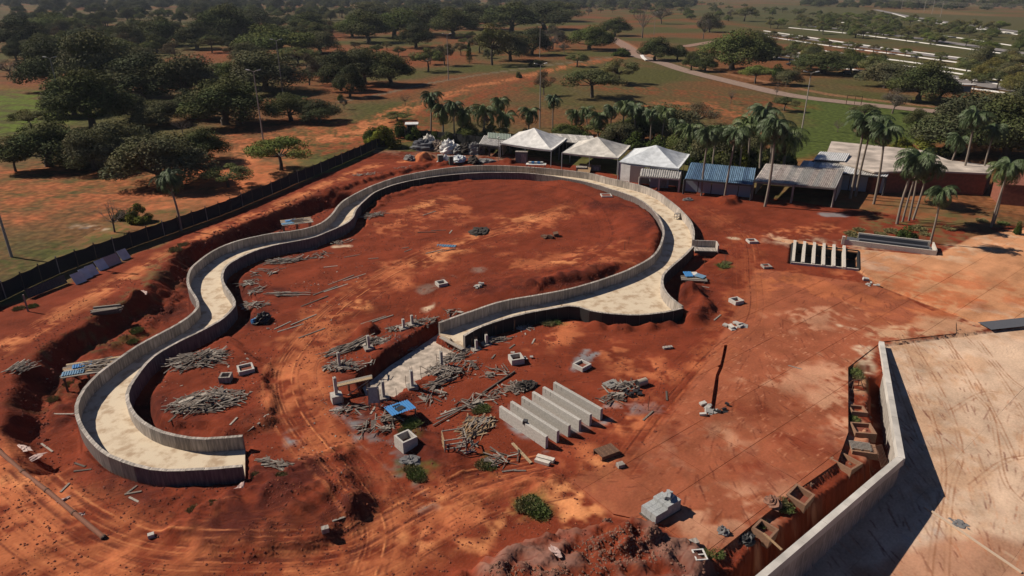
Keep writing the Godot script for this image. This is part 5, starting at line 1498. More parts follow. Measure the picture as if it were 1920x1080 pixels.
# lean-to roof of sheets between two lines (front and back), with posts and back wall
func shed(called: String, label: String, fl: Vector3, fr: Vector3, bl: Vector3, br: Vector3, fh: float, bh: float, sheets: int, m: Array, wallm: Material, posts: int, closed := false) -> Node3D:
	var t := thing(called, label, "shed", Vector3(fl.x, 0, fl.z))
	var o := Vector3(fl.x, 0, fl.z)
	for k in sheets:
		var u0 := float(k) / sheets
		var u1 := float(k + 1) / sheets + 0.004
		var a := fl.lerp(fr, u0) - o + Vector3(0, fh, 0)
		var b := fl.lerp(fr, u1) - o + Vector3(0, fh, 0)
		var c := bl.lerp(br, u1) - o + Vector3(0, bh, 0)
		var d := bl.lerp(br, u0) - o + Vector3(0, bh, 0)
		var st := begin()
		st.set_smooth_group(-1)
		var waves := maxi(3, int(a.distance_to(b) / 0.42))
		var up := (b - a).cross(d - a).normalized()
		if up.y < 0:
			up = -up
		var prof := []
		for w in waves:
			for q in [[0.0, 0.0], [0.5, 0.0], [0.62, 1.0], [0.88, 1.0]]:
				prof.append([(w + q[0]) / waves, q[1] * 0.085 + 0.012 * (k % 2)])
		prof.append([1.0, 0.012 * (k % 2)])
		for w in prof.size() - 1:
			var p0: float = prof[w][0]
			var p1: float = prof[w + 1][0]
			var h0: Vector3 = up * prof[w][1]
			var h1: Vector3 = up * prof[w + 1][1]
			quad(st, a.lerp(b, p0) + h0, a.lerp(b, p1) + h1, d.lerp(c, p1) + h1, d.lerp(c, p0) + h0)
		obj("roof_sheet", done(st), m[rng.randi_range(0, m.size() - 1)], t)
	bar("beam", fl - o + Vector3(0, fh - 0.14, 0), fr - o + Vector3(0, fh - 0.14, 0), 0.16, 0.2, M.dark_metal if posts == 0 else wallm, t)
	var ins := 0.35
	for k in maxi(posts, 2):
		var p := fl.lerp(fr, float(k) / (maxi(posts, 2) - 1)) - o
		bx("post", Vector3(0.24, fh - 0.2, 0.24), Vector3(p.x, (fh - 0.2) / 2, p.z - 0.1), wallm if posts else M.dark_metal, t)
	bar("back_wall", bl - o + Vector3(0, bh / 2, 0), br - o + Vector3(0, bh / 2, 0), 0.15, bh - 0.15, M.shed_wall, t)
	bar("side_wall", bl - o + Vector3(0, fh / 2, 0), fl.lerp(bl, ins) - o + Vector3(0, fh / 2, 0), 0.12, fh - 0.1, M.shed_wall, t)
	bar("side_wall", br - o + Vector3(0, fh / 2, 0), fr.lerp(br, ins) - o + Vector3(0, fh / 2, 0), 0.12, fh - 0.1, M.shed_wall, t)
	if closed:
		var n := 5
		for k in n:
			var p := fl.lerp(bl, 0.22).lerp(fr.lerp(br, 0.22), (k + 0.03) / n) - o
			var q := fl.lerp(bl, 0.22).lerp(fr.lerp(br, 0.22), (k + 0.97) / n) - o
			bar("front_panel", p + Vector3(0, fh * 0.47, 0), q + Vector3(0, fh * 0.47, 0), 0.08, fh * 0.9, M.shed_front, t)
	return t

func prism_building(called: String, label: String, outline: PackedVector2Array, h: float, over: float, wallm: Material, roofm: Material) -> Node3D:
	var t := thing(called, label, "building")
	for i in outline.size():
		var a := outline[i]
		var b := outline[(i + 1) % outline.size()]
		bar("wall", Vector3(a.x, h / 2, a.y), Vector3(b.x, h / 2, b.y), 0.2, h, wallm, t)
	var roof := outline
	if over > 0.0:
		var g := Geometry2D.offset_polygon(outline, over)
		roof = g[0]
	obj("roof", flat_poly(roof, h + 0.25, 0.25), roofm, t)
	return t

func buildings() -> void:
	var t := tent(Vector3(-2.24,0,-130.7), Vector3(7.09,0,-124.3), Vector3(10.66,0,-134.83), 3.0, 5.4, M.canvas_a, "clean white peaked tent on the side of the tarpaulin store", 1)
	t = tent(Vector3(8.9,0,-122.29), Vector3(18.26,0,-118.08), Vector3(21.95,0,-128.07), 3.0, 5.2, M.canvas_b, "stained greyish peaked tent between the two whiter tents", 2)
	t = tent(Vector3(17.9,0,-114.81), Vector3(26.89,0,-110.05), Vector3(31.12,0,-120.34), 3.1, 5.3, M.canvas_c, "bluish white peaked tent next to the blue roofed shed", 3)
	bar("side_curtain", Vector3(18.08,0,-114.81) + Vector3(0, 1.4, 0) - t.position, Vector3(19.67,0,-113.42) + Vector3(0, 1.4, 0) - t.position, 0.03, 2.8, M.canvas_a, t)
	bar("side_curtain", Vector3(19.67,0,-113.42) + Vector3(0, 1.4, 0) - t.position, Vector3(21.73,0,-112.39) + Vector3(0, 1.4, 0) - t.position, 0.04, 2.8, M.mauve_board, t)
	shed("tent_awning", "small grey corrugated awning along the front of the bluish white tent", Vector3(20.49,0,-108.76), Vector3(26.45,0,-106.86), Vector3(21.23,0,-112.05), Vector3(27.49,0,-110.38), 2.2, 2.6, 6, [M.sheet_grey], M.shed_wall, 3)
	shed("blue_shed", "long low shed with a blue corrugated roof between tent and grey shed", Vector3(27,0,-105.94), Vector3(36.39,0,-102.09), Vector3(29.76,0,-113.76), Vector3(39.23,0,-109.73), 2.5, 3.2, 12, [M.blue_roof_0, M.blue_roof_1, M.blue_roof_2], M.dark_metal, 0, true)
	shed("grey_shed", "open shed on concrete posts with a weathered grey corrugated roof", Vector3(36.82,0,-102.96), Vector3(47.42,0,-98.75), Vector3(41.45,0,-111.71), Vector3(52.54,0,-107.8), 2.9, 3.5, 14, [M.sheet_rust_0, M.sheet_rust_1, M.sheet_grey], M.concrete_3, 3)
	shed("white_shed", "long low shed with a white corrugated roof behind the grey shed", Vector3(46,0,-109.73), Vector3(58.02,0,-105.03), Vector3(48.81,0,-114.81), Vector3(61.52,0,-110.38), 3.0, 3.3, 14, [M.sheet_white, M.sheet_white_1], M.dark_metal, 0, true)
	shed("roof_patch", "small bright white roof stepped above the white shed", Vector3(50.03,0,-113.76), Vector3(54.72,0,-112.39), Vector3(53.14,0,-118.82), Vector3(57.61,0,-117.34), 3.7, 3.9, 5, [M.sheet_white], M.dark_metal, 0)
	shed("carport", "long thin grey slatted carport roof behind the first two tents", Vector3(8.31,0,-133.9), Vector3(16.06,0,-130.7), Vector3(7.56,0,-139.72), Vector3(15.88,0,-136.75), 2.6, 3.0, 12, [M.sheet_grey, M.sheet_white_1], M.dark_metal, 0)
	shed("lean_to", "low pale lean-to roof beside the tarpaulin store", Vector3(-6.42,0,-133.43), Vector3(-2.24,0,-131.15), Vector3(-5.62,0,-139.72), Vector3(-1.06,0,-137.24), 2.2, 2.6, 5, [M.sheet_white_1], M.dark_metal, 3)
	shed("lean_to", "low greenish lean-to roof behind the pale one", Vector3(-4.78,0,-137.24), Vector3(-0.21,0,-134.83), Vector3(-4.92,0,-141.76), Vector3(-0.22,0,-139.72), 2.6, 2.8, 5, [M.sheet_green], M.dark_metal, 0)
	t = prism_building("flat_roofed_building", "long flat-roofed building with brick-red walls behind the palms", pv([59.84,-128.99,53.03,-115.53,56.74,-106.42,65.88,-107.11,73.8,-105.42,77.49,-109.91,72.36,-113.98,72.34,-121.28]), 3.3, 0.35, M.red_wall, M.flat_roof)
	prism_building("red_hut", "small brick-red hut with one sunlit orange wall behind the end palm", pv([74.9,-105.33,73.23,-100.4,80.63,-97.68,87.54,-107.17]), 2.9, 0.15, M.red_wall, M.red_wall)
	# guard booth
	t = thing("guard_booth", "small pale guard booth at the end of the black fence", "booth", Vector3(-22.09,0,-154.06), 0.1)
	bx("wall", Vector3(2.2, 1.0, 2.2), Vector3(0, 0.5, 0), M.white_paint, t)
	for s in [[-1, -1], [1, -1], [-1, 1], [1, 1]]:
		bx("corner_post", Vector3(0.2, 1.3, 0.2), Vector3(s[0] * 1.0, 1.64, s[1] * 1.0), M.white_paint, t)
	bx("window", Vector3(1.7, 1.2, 0.05), Vector3(0, 1.6, 1.0), M.dark_glass, t)
	bx("window", Vector3(0.05, 1.2, 1.7), Vector3(1.0, 1.6, 0), M.dark_glass, t)
	bx("window", Vector3(0.05, 1.2, 1.7), Vector3(-1.0, 1.6, 0), M.dark_glass, t)
	bx("roof", Vector3(2.9, 0.15, 2.9), Vector3(0, 2.38, 0), M.sheet_white, t)
	# store of tarpaulin-covered heaps
	for c in [[-17.92,-138.71,2.6,1.9,"slate","blue-grey_tarpaulin_heap_next_to_the_guard_booth"],[-16.96,-141.76,2.2,2.2,"canvas_b","grey_striped_tarpaulin_heap_behind_the_blue-grey_one"],[-14.76,-138.22,2.0,1.8,"tarp_brown","brownish_covered_heap_in_the_middle_of_the_store"],[-12.5,-136.75,2.6,2.2,"canvas_a","bright_white_tarpaulin_heap_in_the_store"],
		[-10.49,-135.31,1.8,1.3,"tarp_grey","low_grey_tarpaulin_heap_by_the_white_one"],[-8.81,-135.31,2.0,2.0,"charcoal","black_covered_heap_beside_the_lean-to"],[-7.11,-134.83,1.8,2.1,"tarp_grey","grey_silver_sheeted_heap_next_to_the_lean-to"],[-10.67,-130.7,1.2,0.5,"canvas_c","flat_white_plastic_spread_on_the_pale_ground"],
		[-19.33,-129.37,1.4,0.9,"tarp_grey","grey_scrap_heap_on_the_bank_by_the_fence"],[-4.99,-128.07,2.0,0.5,"tarp_grey","flat_grey_rubble_sheet_below_the_lean-to"],[-9.72,-127.22,1.6,0.9,"canvas_c","white_and_grey_bags_heap_behind_the_outer_wall"],[-12.67,-128.07,1.3,1.2,"canvas_a","boxy_white-topped_heap_behind_the_outer_wall"],
		[-7.12,-126.79,1.5,1.4,"charcoal","black_sheeted_heap_behind_the_outer_wall"]]:
		var o := obj("tarpaulin_heap", lump(c[2], c[3], c[2] * 0.7, 0.24, int(c[0] * 11) + 700, 9, 18, 1.8), M[c[4]], null, Transform3D(Basis.from_euler(Vector3(0, rnd(0, 3), 0)), on(Vector3(c[0], 0, c[1]), 0.03)))
		tag(o, String(c[5]).replace("_", " "), "tarpaulin")
	for c in [[-13.29,-127.22,0.9,1.5,"green-grey_plastic_tank_behind_the_outer_wall"],[-11.17,-125.54,0.75,1.6,"dark_green_bin_near_the_white-topped_heap"]]:
		t = thing("waste_bin", String(c[4]).replace("_", " "), "bin", on(Vector3(c[0], 0, c[1])), 0.3)
		bx("tub", Vector3(c[2], c[3] - 0.2, c[2]), Vector3(0, (c[3] - 0.2) / 2, 0), M.bin_green, t)
		bx("lid", Vector3(c[2] + 0.08, 0.12, c[2] + 0.08), Vector3(0, c[3] - 0.1, 0), M.concrete_3, t)
	# goods under and before the tents
	for c in [[1.78,-127.22,2.2,2.1,0.9,"grey_cabinet_block_under_the_clean_white_tent"],[12.26,-120.34,1.8,0.9,1.2,"stacked_boxes_under_the_stained_tent"],[14.46,-121.51,2.6,0.8,1.0,"covered_work_table_under_the_stained_tent"],[24,-110.38,3.0,2.3,1.0,"dark_cabin_front_under_the_bluish_tent"]]:
		t = thing("storage_block", String(c[5]).replace("_", " "), "storage", on(Vector3(c[0], 0, c[1])), -0.15)
		bx("body", Vector3(c[2], c[3] - 0.1, c[4]), Vector3(0, (c[3] - 0.1) / 2, 0), M.tarp_grey if c[3] < 2.2 else M.shed_front, t)
		bx("top", Vector3(c[2] + 0.1, 0.1, c[4] + 0.1), Vector3(0, c[3] - 0.04, 0), M.concrete_3, t)
		var dr := bx("door", Vector3(c[2] * 0.4, c[3] * 0.8, 0.05), Vector3(c[2] * 0.2, c[3] * 0.42, c[4] / 2 + 0.03), M.concrete_4, t)
		bx("handle", Vector3(0.06, 0.08, 1.5), Vector3(-0.35, 0, 0.8), M.dark_metal, dr)
	t = thing("work_table", "long table with blue and white crates between tent and outer wall", "table", on(Vector3(4.32,0,-122.69)), -0.1)
	bx("top", Vector3(3.6, 0.08, 1.4), Vector3(0, 0.8, 0), M.white_paint, t)
	for s in [[-1.6, -0.6], [1.6, -0.6], [-1.6, 0.6], [1.6, 0.6]]:
		bx("leg", Vector3(0.1, 0.76, 0.1), Vector3(s[0], 0.38, s[1]), M.wood_2, t)
	for k in 5:
		bx("crate", Vector3(0.5, 0.35, 0.4), Vector3(-1.1 + 0.52 * k, 1.02, -0.2 + 0.1 * (k % 2)), M.blue_sheet if k % 2 else M.white_paint, t)
	tag(bar("timber_ramp", on(Vector3(11.82,0,-115.53), 0.1), on(Vector3(13.17,0,-121.9), 1.0), 2.2, 0.1, M.fresh_1, null), "orange board ramp leading under the stained tent", "board ramp")
	tag(bx("sheet_stack", Vector3(2.8, 0.3, 1.2), on(Vector3(10.01,0,-118.08), 0.3), M.canvas_b, null, -0.1), "pale stack of sheets lying before the stained tent", "sheet stack")

func fence_run(pts: PackedVector2Array, h: float, label: String) -> void:
	var t := thing("mesh_fence", label, "fence")
	var s := smooth(pts, 2.4)
	var n := FastNoiseLite.new()
	n.frequency = 0.6
	for i in s.size():
		bx("post", Vector3(0.09, h + 0.35, 0.09), Vector3(s[i].x, (h + 0.35) / 2 - 0.1 + gh(s[i].x, s[i].y), s[i].y), M.wood_3 if i % 3 else M.concrete_3, t)
		if i == s.size() - 1:
			break
		var st := begin()
		var N := 5
		var d := (s[i + 1] - s[i]).normalized()
		var nn := Vector2(-d.y, d.x)
		var pt := func(u: int, v: int) -> Vector3:
			var p := s[i].lerp(s[i + 1], lerpf(0.02, 0.98, float(u) / N))
			var b := 0.12 * n.get_noise_2d(p.x * 2.0 + v, p.y * 2.0) * sin(PI * u / N)
			p += nn * b
			var top := h - 0.16 * sin(PI * u / N) * (0.5 + 0.5 * n.get_noise_1d(i * 7.0))
			return Vector3(p.x, gh(p.x, p.y) + 0.02 + top * v / 3.0, p.y)
		for u in N:
			for v in 3:
				quad(st, pt.call(u, v), pt.call(u + 1, v), pt.call(u + 1, v + 1), pt.call(u, v + 1))
		obj("fabric_panel", done(st), M.fence_cloth, t)

func fences() -> void:
	fence_run(pv([-55.13,-59.15,-53.15,-65.26,-51.38,-73.46,-47.89,-81.02,-44.82,-87.57,-40.86,-96.63,-35.57,-112.73,-31.45,-125.95,-27.8,-138.22,-26.27,-147.12]), 1.9, "long black cloth site fence along the left bank")
	fence_run(pv([-22.8,-148.23,-18.24,-148.23,-9.98,-143.86,-3.25,-140.22,4.25,-137.24,14.54,-133.9]), 2.0, "black cloth fence behind the tarpaulin store and tents")
	fence_run(pv([31.34,-117.34,39.99,-115.53,49.78,-117.34,55.17,-120.34]), 1.8, "black cloth fence behind the blue and grey sheds")
	var cols := [M.canvas_a, M.canvas_c, M.canvas_a, M.canvas_c, M.pink_plastic, M.canvas_a]
	var k := 0
	for c in [[-48.46,-70.65,1.3],[-48.39,-71.87,1.1],[-48.2,-72.82,1.1],[-48.09,-74.61,1.2],
		[-47.64,-75.96,2.0],[-47.19,-77.88,1.2]]:
		var p := on(Vector3(c[0], 0, c[1]))
		var o := bx("leaning_board", Vector3(c[2], 1.25, 0.04), p + Vector3(0, 0.55, 0), cols[k], null, 1.2, 0.0, 0.0)
		o.transform = Transform3D(Basis.from_euler(Vector3(0, 1.15, 0)) * Basis.from_euler(Vector3(-0.6, 0, 0)) * Basis.from_scale(Vector3(c[2], 1.3, 0.04)), p + Vector3(0.6, 0.53, 0.2))
		tag(o, ["white board leaning at the far end of the row by the black fence", "bluish white board leaning second in the row by the black fence", "white board leaning third in the row, beside the bluish one", "cool white board leaning fourth in the row by the black fence", "long pinkish board leaning by the black fence", "small white board leaning last in the row by the black fence"][k], "board", "boards leaning on the fence")
		k += 1
	tag(obj("steel_barrier", corrugated(4.5, 1.0, 0.3, 0.02), M.dark_metal, null, Transform3D(Basis.from_euler(Vector3(0, 1.2, 0)) * Basis.from_euler(Vector3(1.3, 0, 0)), on(Vector3(-49.95,0,-68.15), 0.5))), "dark ribbed barrier panel standing against the black fence", "barrier")
	tag(bx("white_stake", Vector3(0.12, 1.9, 0.12), on(Vector3(-48.74,0,-62.95), 0.9), M.wood_0, null), "single pale post standing by the dirt road", "post")

func lamp_proto() -> Node3D:
	var t := thing("street_lamp", "", "street lamp", Vector3.ZERO, 0.0, "tall double-headed park lamps")
	obj("pole", tube_mesh([Vector3(0, -0.2, 0), Vector3(0, 7, 0), Vector3(0, 14.3, 0)], [0.17, 0.13, 0.09], 8), M.lamp_pole, t)
	for s in [-1.0, 1.0]:
		var arm := obj("arm", tube_mesh([Vector3(0, 14.1, 0), Vector3(s * 0.5, 14.4, 0), Vector3(s * 0.95, 14.5, 0)], [0.06, 0.05, 0.05], 6), M.lamp_pole, t)
		bx("lamp_head", Vector3(0.75, 0.16, 0.34), Vector3(s * 1.2, 14.55, 0), M.white_paint, arm, 0, 0, s * 0.2)
	return t

func lamps() -> void:
	var p := lamp_proto()
	var first := true
	var labs := ["tall double-headed lamp rising through the dark grove by the bright lawn", "tall double-headed lamp on the orange clearing behind the black fence", "tall double-headed lamp half hidden by the grey-green grove", "tall double-headed lamp on the grass by the pale footpath", "tall double-headed lamp between the dark trees above the footpath", "tall double-headed lamp right behind the white tent", "tall double-headed lamp on the lawn behind the blue shed", "tall double-headed lamp near the bare tree by the dirt lane", "leaning tall lamp pole on the red earth outside the black fence", "tall double-headed lamp among the parking rows"]
	var k := 0
	for c in [[-111.02,-174.36,1.0],[-52.4,-146.02,1.0],[-68.48,-212.75,1.1],[-22.25,-251.47,1.05],
		[12.79,-335,1.0],[6.42,-161.62,0.98],[61.14,-147.12,0.97],[95.65,-495.65,1.0],
		[-60.54,-78.24,1.0],[276.76,-544.69,0.7]]:
		var o: Node3D = p if first else copy(p)
		first = false
		o.position = Vector3(c[0], 0, c[1])
		o.scale = Vector3.ONE * c[2]
		o.rotation.y = rnd(-0.4, 0.4)
		o.set_meta("label", labs[k])
		k += 1
	# small lamp by the tent
	var t := thing("site_lamp", "small white-topped lamp post beside the clean white tent", "lamp post", on(Vector3(-2.5,0,-128.5)))
	obj("pole", tube_mesh([Vector3.ZERO, Vector3(0, 4.4, 0)], [0.06, 0.04], 6), M.lamp_pole, t)
	obj("globe", lump(0.22, 0.25, 0.22, 0.0, 5, 5, 10), M.white_paint, t, Transform3D(Basis(), Vector3(0, 4.4, 0)))
	# utility poles and wires in the far field
	var tops := []
	k = 0
	for c in [[568.76,-1089.16],[537.49,-971.91],[495.25,-877.2],[460.99,-799.1]]:
		t = thing("utility_pole", "grey utility pole with crossarm at the edge of the far field", "utility pole", Vector3(c[0], 0, c[1]), 0.6, "utility poles by the far field")
		obj("pole", tube_mesh([Vector3.ZERO, Vector3(0, 16, 0)], [0.3, 0.2], 6), M.lamp_pole, t)
		bx("crossarm", Vector3(3.4, 0.25, 0.25), Vector3(0, 15.2, 0), M.lamp_pole, t)
		k += 1
	for w in 4:
		var a: Vector3 = Vector3(566.02,0,-1238.11) + Vector3(0, 16 + w * 0.8, 0)
		var b: Vector3 = Vector3(441.97,0,-588.15) + Vector3(0, 13 + w * 1.1, 0)
		var pts := []
		var rad := []
		for i in 13:
			var u := i / 12.0
			pts.append(a.lerp(b, u) - Vector3(0, 3.0 * sin(PI * u), 0))
			rad.append(0.05)
		tag(obj("power_line", tube_mesh(pts, rad, 4), M.lamp_pole), "thin power line sagging across the far field", "cable", "power lines over the far field")

func ribbon(called: String, pts: PackedVector2Array, w: float, y: float, m: Material) -> void:
	var s := smooth(pts, 4.0)
	var a := shifted(s, w / 2)
	var b := shifted(s, -w / 2)
	var st := begin()
	for i in s.size() - 1:
		quad(st, Vector3(a[i].x, y, a[i].y), Vector3(a[i + 1].x, y, a[i + 1].y), Vector3(b[i + 1].x, y, b[i + 1].y), Vector3(b[i].x, y, b[i].y))
	struct(called, done(st), m)

func kerb(pts: PackedVector2Array, w: float) -> void:
	var s := smooth(pts, 5.0)
	var a := shifted(s, w / 2)
	var b := shifted(s, -w / 2)
	var st := begin()
	st.set_smooth_group(-1)
	for i in s.size() - 1:
		var y := Vector3(0, 0.26, 0)
		var p := Vector3(a[i].x, 0, a[i].y)
		var q := Vector3(a[i + 1].x, 0, a[i + 1].y)
		var r := Vector3(b[i + 1].x, 0, b[i + 1].y)
		var u := Vector3(b[i].x, 0, b[i].y)
		quad(st, p + y, q + y, r + y, u + y)
		quad(st, p + y, q + y, q, p)
		quad(st, u + y, r + y, r, u)
	struct("kerb", done(st), M.kerb_white)

func roads() -> void:
	ribbon("park_road", pv([57.52,-348.6,64.07,-310.66,67.92,-278.09,77.41,-235.82,83.41,-213.86,95.63,-198.32,113.22,-182.26,132.42,-167.06]), 6.5, 0.12, M.worn_asphalt)
	ribbon("road", pv([63.94,-519.04,62.69,-419.58,59.95,-340.32]), 7.0, 0.116, M.dusty_asphalt)
	ribbon("road", pv([177.91,-519.04,187.44,-436.39,194.71,-369.52,204.23,-315.26,208.78,-270.94]), 9.0, 0.13, M.asphalt)
	ribbon("road", pv([124.07,-372.71,137.78,-335,146.92,-301.85,159.09,-242.7,166.01,-212.75]), 16.0, 0.124, M.asphalt)
	ribbon("road", pv([92.67,-396.61,120.73,-436.39,151.56,-474.23]), 7.0, 0.118, M.dusty_asphalt)
	ribbon("road", pv([247.63,-612.52,254.08,-531.56,255.95,-445.29,249.93,-351.45]), 9.0, 0.122, M.asphalt)
	ribbon("road", pv([517.48,-1063.53,440.27,-828.64,404.25,-699.14,378.23,-588.15,359.59,-495.65]), 9.0, 0.12, M.asphalt)
	for p in [pv([186.48,-544.69,188.53,-513,196.04,-411.64,202.78,-351.45,207.32,-317.6]), pv([166.43,-484.71,174.62,-407.78,185.52,-351.45,192.5,-306.2]), pv([156.62,-382.6,164.37,-343.04,172.14,-312.94,176.66,-279.93,179.88,-257.66]), pv([117.28,-357.28,122.89,-329.85,126.74,-312.94]), pv([137.16,-372.71,143.16,-348.6]), pv([129.36,-295.56,134.85,-281.8,141.08,-264.14]), pv([157.91,-256.08,161.22,-247.01,163.61,-233.17]), pv([138.37,-251.47,144.47,-233.17,147.76,-228.04,153.24,-212.75]), pv([157.64,-324.84,164.67,-285.6,170.23,-254.53,174.06,-233.17]), pv([207.32,-317.6,211.12,-285.6]), pv([192.5,-306.2,198.32,-267.5]), pv([403.58,-758.49,366.5,-604.18,337.35,-464.19]), pv([302.06,-699.14,296.69,-604.18,287.67,-495.65,277.11,-403.99]), pv([220.99,-588.15,235.31,-507.09,238.54,-419.58,239.8,-340.32]), pv([466.63,-912.81,417.5,-785.1]), pv([392.19,-677.88,362.82,-565.6,354.69,-519.04]), pv([61.64,-345.8,60.07,-332.41,59.56,-319.98])]:
		kerb(p, 1.5)
	# dusty sett strip between the yards and the lot
	ribbon("drain_strip", pv([45.32,-59.38,49.78,-60.3,54.1,-61.24]), 1.6, 0.16, M.slate)
	# cars
	for c in [[176.91,-469.16,0.16,"white"],[115.86,-299.73,0.1,"dark"],[123.95,-267.5,0.15,"dark"]]:
		var dark: bool = c[3] == "dark"
		var t := thing("parked_car", ["white car parked by the first kerb of the parking rows", "dark car parked under the trees near the kerb", "dark car parked in the shade of the big roadside tree"][rng.randi() % 1 + (0 if not dark else (1 if c[1] < -240 else 2))], "car", Vector3(c[0], 0.13, c[1]), c[2])
		var st := begin()
		st.set_smooth_group(-1)
		var prof := [Vector2(-2.1, 0.3), Vector2(-2.15, 0.75), Vector2(-1.3, 0.9), Vector2(1.7, 0.95), Vector2(2.1, 0.8), Vector2(2.1, 0.3)]
		for k in prof.size():
			var p: Vector2 = prof[k]
			var q: Vector2 = prof[(k + 1) % prof.size()]
			quad(st, Vector3(p.x, p.y, -0.85), Vector3(q.x, q.y, -0.85), Vector3(q.x, q.y, 0.85), Vector3(p.x, p.y, 0.85))
		for z in [-0.85, 0.85]:
			for k in range(1, prof.size() - 1):
				st.add_vertex(Vector3(prof[0].x, prof[0].y, z)); st.add_vertex(Vector3(prof[k].x, prof[k].y, z)); st.add_vertex(Vector3(prof[k + 1].x, prof[k + 1].y, z))
		obj("body", done(st), M.tar if dark else M.white_paint, t)
		st = begin()
		st.set_smooth_group(-1)
		var lo := [Vector3(-1.1, 0.9, -0.8), Vector3(1.5, 0.94, -0.8), Vector3(1.5, 0.94, 0.8), Vector3(-1.1, 0.9, 0.8)]
		var hi := [Vector3(-0.4, 1.42, -0.65), Vector3(1.1, 1.42, -0.65), Vector3(1.1, 1.42, 0.65), Vector3(-0.4, 1.42, 0.65)]
		for k in 4:
			quad(st, lo[k], lo[(k + 1) % 4], hi[(k + 1) % 4], hi[k])
		obj("windows", done(st), M.dark_glass, t)
		bx("roof", Vector3(1.52, 0.05, 1.32), Vector3(0.35, 1.44, 0), M.tar if dark else M.white_paint, t)
		for s in [[-1.35, -0.8], [1.35, -0.8], [-1.35, 0.8], [1.35, 0.8]]:
			var wh := obj("wheel", tube_mesh([Vector3(s[0], 0.32, s[1] - 0.1), Vector3(s[0], 0.32, s[1] + 0.1)], [0.32, 0.32], 12), M.tar, t)
			obj("rim", tube_mesh([Vector3(s[0], 0.32, s[1] - 0.11), Vector3(s[0], 0.32, s[1] + 0.11)], [0.19, 0.19], 10), M.galvanised, wh)
	# frame by the road and shelter
	var t := thing("goal_frame", "rusty open goal frame standing by the park road", "goal frame", Vector3(94.34,0,-195.46), -0.25)
	bx("post", Vector3(0.14, 2.4, 0.14), Vector3(-1.9, 1.2, 0), M.rust, t)
	bx("post", Vector3(0.14, 2.4, 0.14), Vector3(1.9, 1.2, 0), M.rust, t)
	bx("post", Vector3(0.1, 2.3, 0.1), Vector3(0.2, 1.15, 0), M.rust, t)
	bx("crossbar", Vector3(4.0, 0.14, 0.14), Vector3(0, 2.45, 0), M.rust, t)
	t = thing("bus_shelter", "small shelter with a white roof beyond the big dark trees", "shelter", Vector3(137.24,0,-217.25), -0.2)
	bx("roof", Vector3(6.0, 0.25, 2.8), Vector3(0, 2.8, 0), M.white_paint, t)
	for s in [-2.6, 2.6]:
		bx("post", Vector3(0.2, 2.7, 0.2), Vector3(s, 1.35, -1.0), M.concrete_3, t)
		bx("post", Vector3(0.2, 2.7, 0.2), Vector3(s, 1.35, 1.0), M.concrete_3, t)
	bx("back_panel", Vector3(5.2, 1.8, 0.1), Vector3(0, 1.3, -1.1), M.pale_blue, t)

# ------------------------------------------------------------------ vegetation
func leaf_cloud(clumps: Array, n: int, leaf: float, base: Color, vary: float, sd: int) -> ArrayMesh:
	var r := RandomNumberGenerator.new()
	r.seed = sd
	var v := PackedVector3Array()
	var c := PackedColorArray()
	v.resize(n * 6)
	c.resize(n * 6)
	var tones := []
	for k in clumps.size():
		var m := 1.0 + vary * r.randf_range(-1, 1)
		tones.append(Color(base.r * m * r.randf_range(0.9, 1.15), base.g * m, base.b * m * r.randf_range(0.85, 1.1)))
	for i in n:
		var k := r.randi() % clumps.size()
		var cl: Array = clumps[k]
		var d := Vector3(r.randfn(), r.randfn(), r.randfn()).normalized()
		var p: Vector3 = cl[0] + d * Vector3(cl[1], cl[1] * cl[2], cl[1]) * (0.45 + 0.6 * pow(r.randf(), 0.6))
		var nn := (d + Vector3(r.randfn(), r.randfn() + 0.5, r.randfn()) * 0.6).normalized()
		var u := nn.cross(Vector3(r.randfn(), r.randfn(), r.randfn())).normalized()
		var w := nn.cross(u)
		var s := leaf * r.randf_range(0.6, 1.3)
		u *= s
		w *= s * 0.55
		var o := i * 6
		v[o] = p - u
		v[o + 1] = p + w
		v[o + 2] = p + u
		v[o + 3] = p - u
		v[o + 4] = p + u
		v[o + 5] = p - w
		var col: Color = tones[k] * r.randf_range(0.75, 1.25)
		for q in 6:
			c[o + q] = col
	var arr := []
	arr.resize(Mesh.ARRAY_MAX)
	arr[Mesh.ARRAY_VERTEX] = v
	arr[Mesh.ARRAY_COLOR] = c
	var nr := PackedVector3Array()
	nr.resize(n * 6)
	for i in n:
		var f := (v[i * 6 + 2] - v[i * 6]).cross(v[i * 6 + 1] - v[i * 6]).normalized()
		for q in 6:
			nr[i * 6 + q] = f
	arr[Mesh.ARRAY_NORMAL] = nr
	var m := ArrayMesh.new()
	m.add_surface_from_arrays(Mesh.PRIMITIVE_TRIANGLES, arr)
	return m

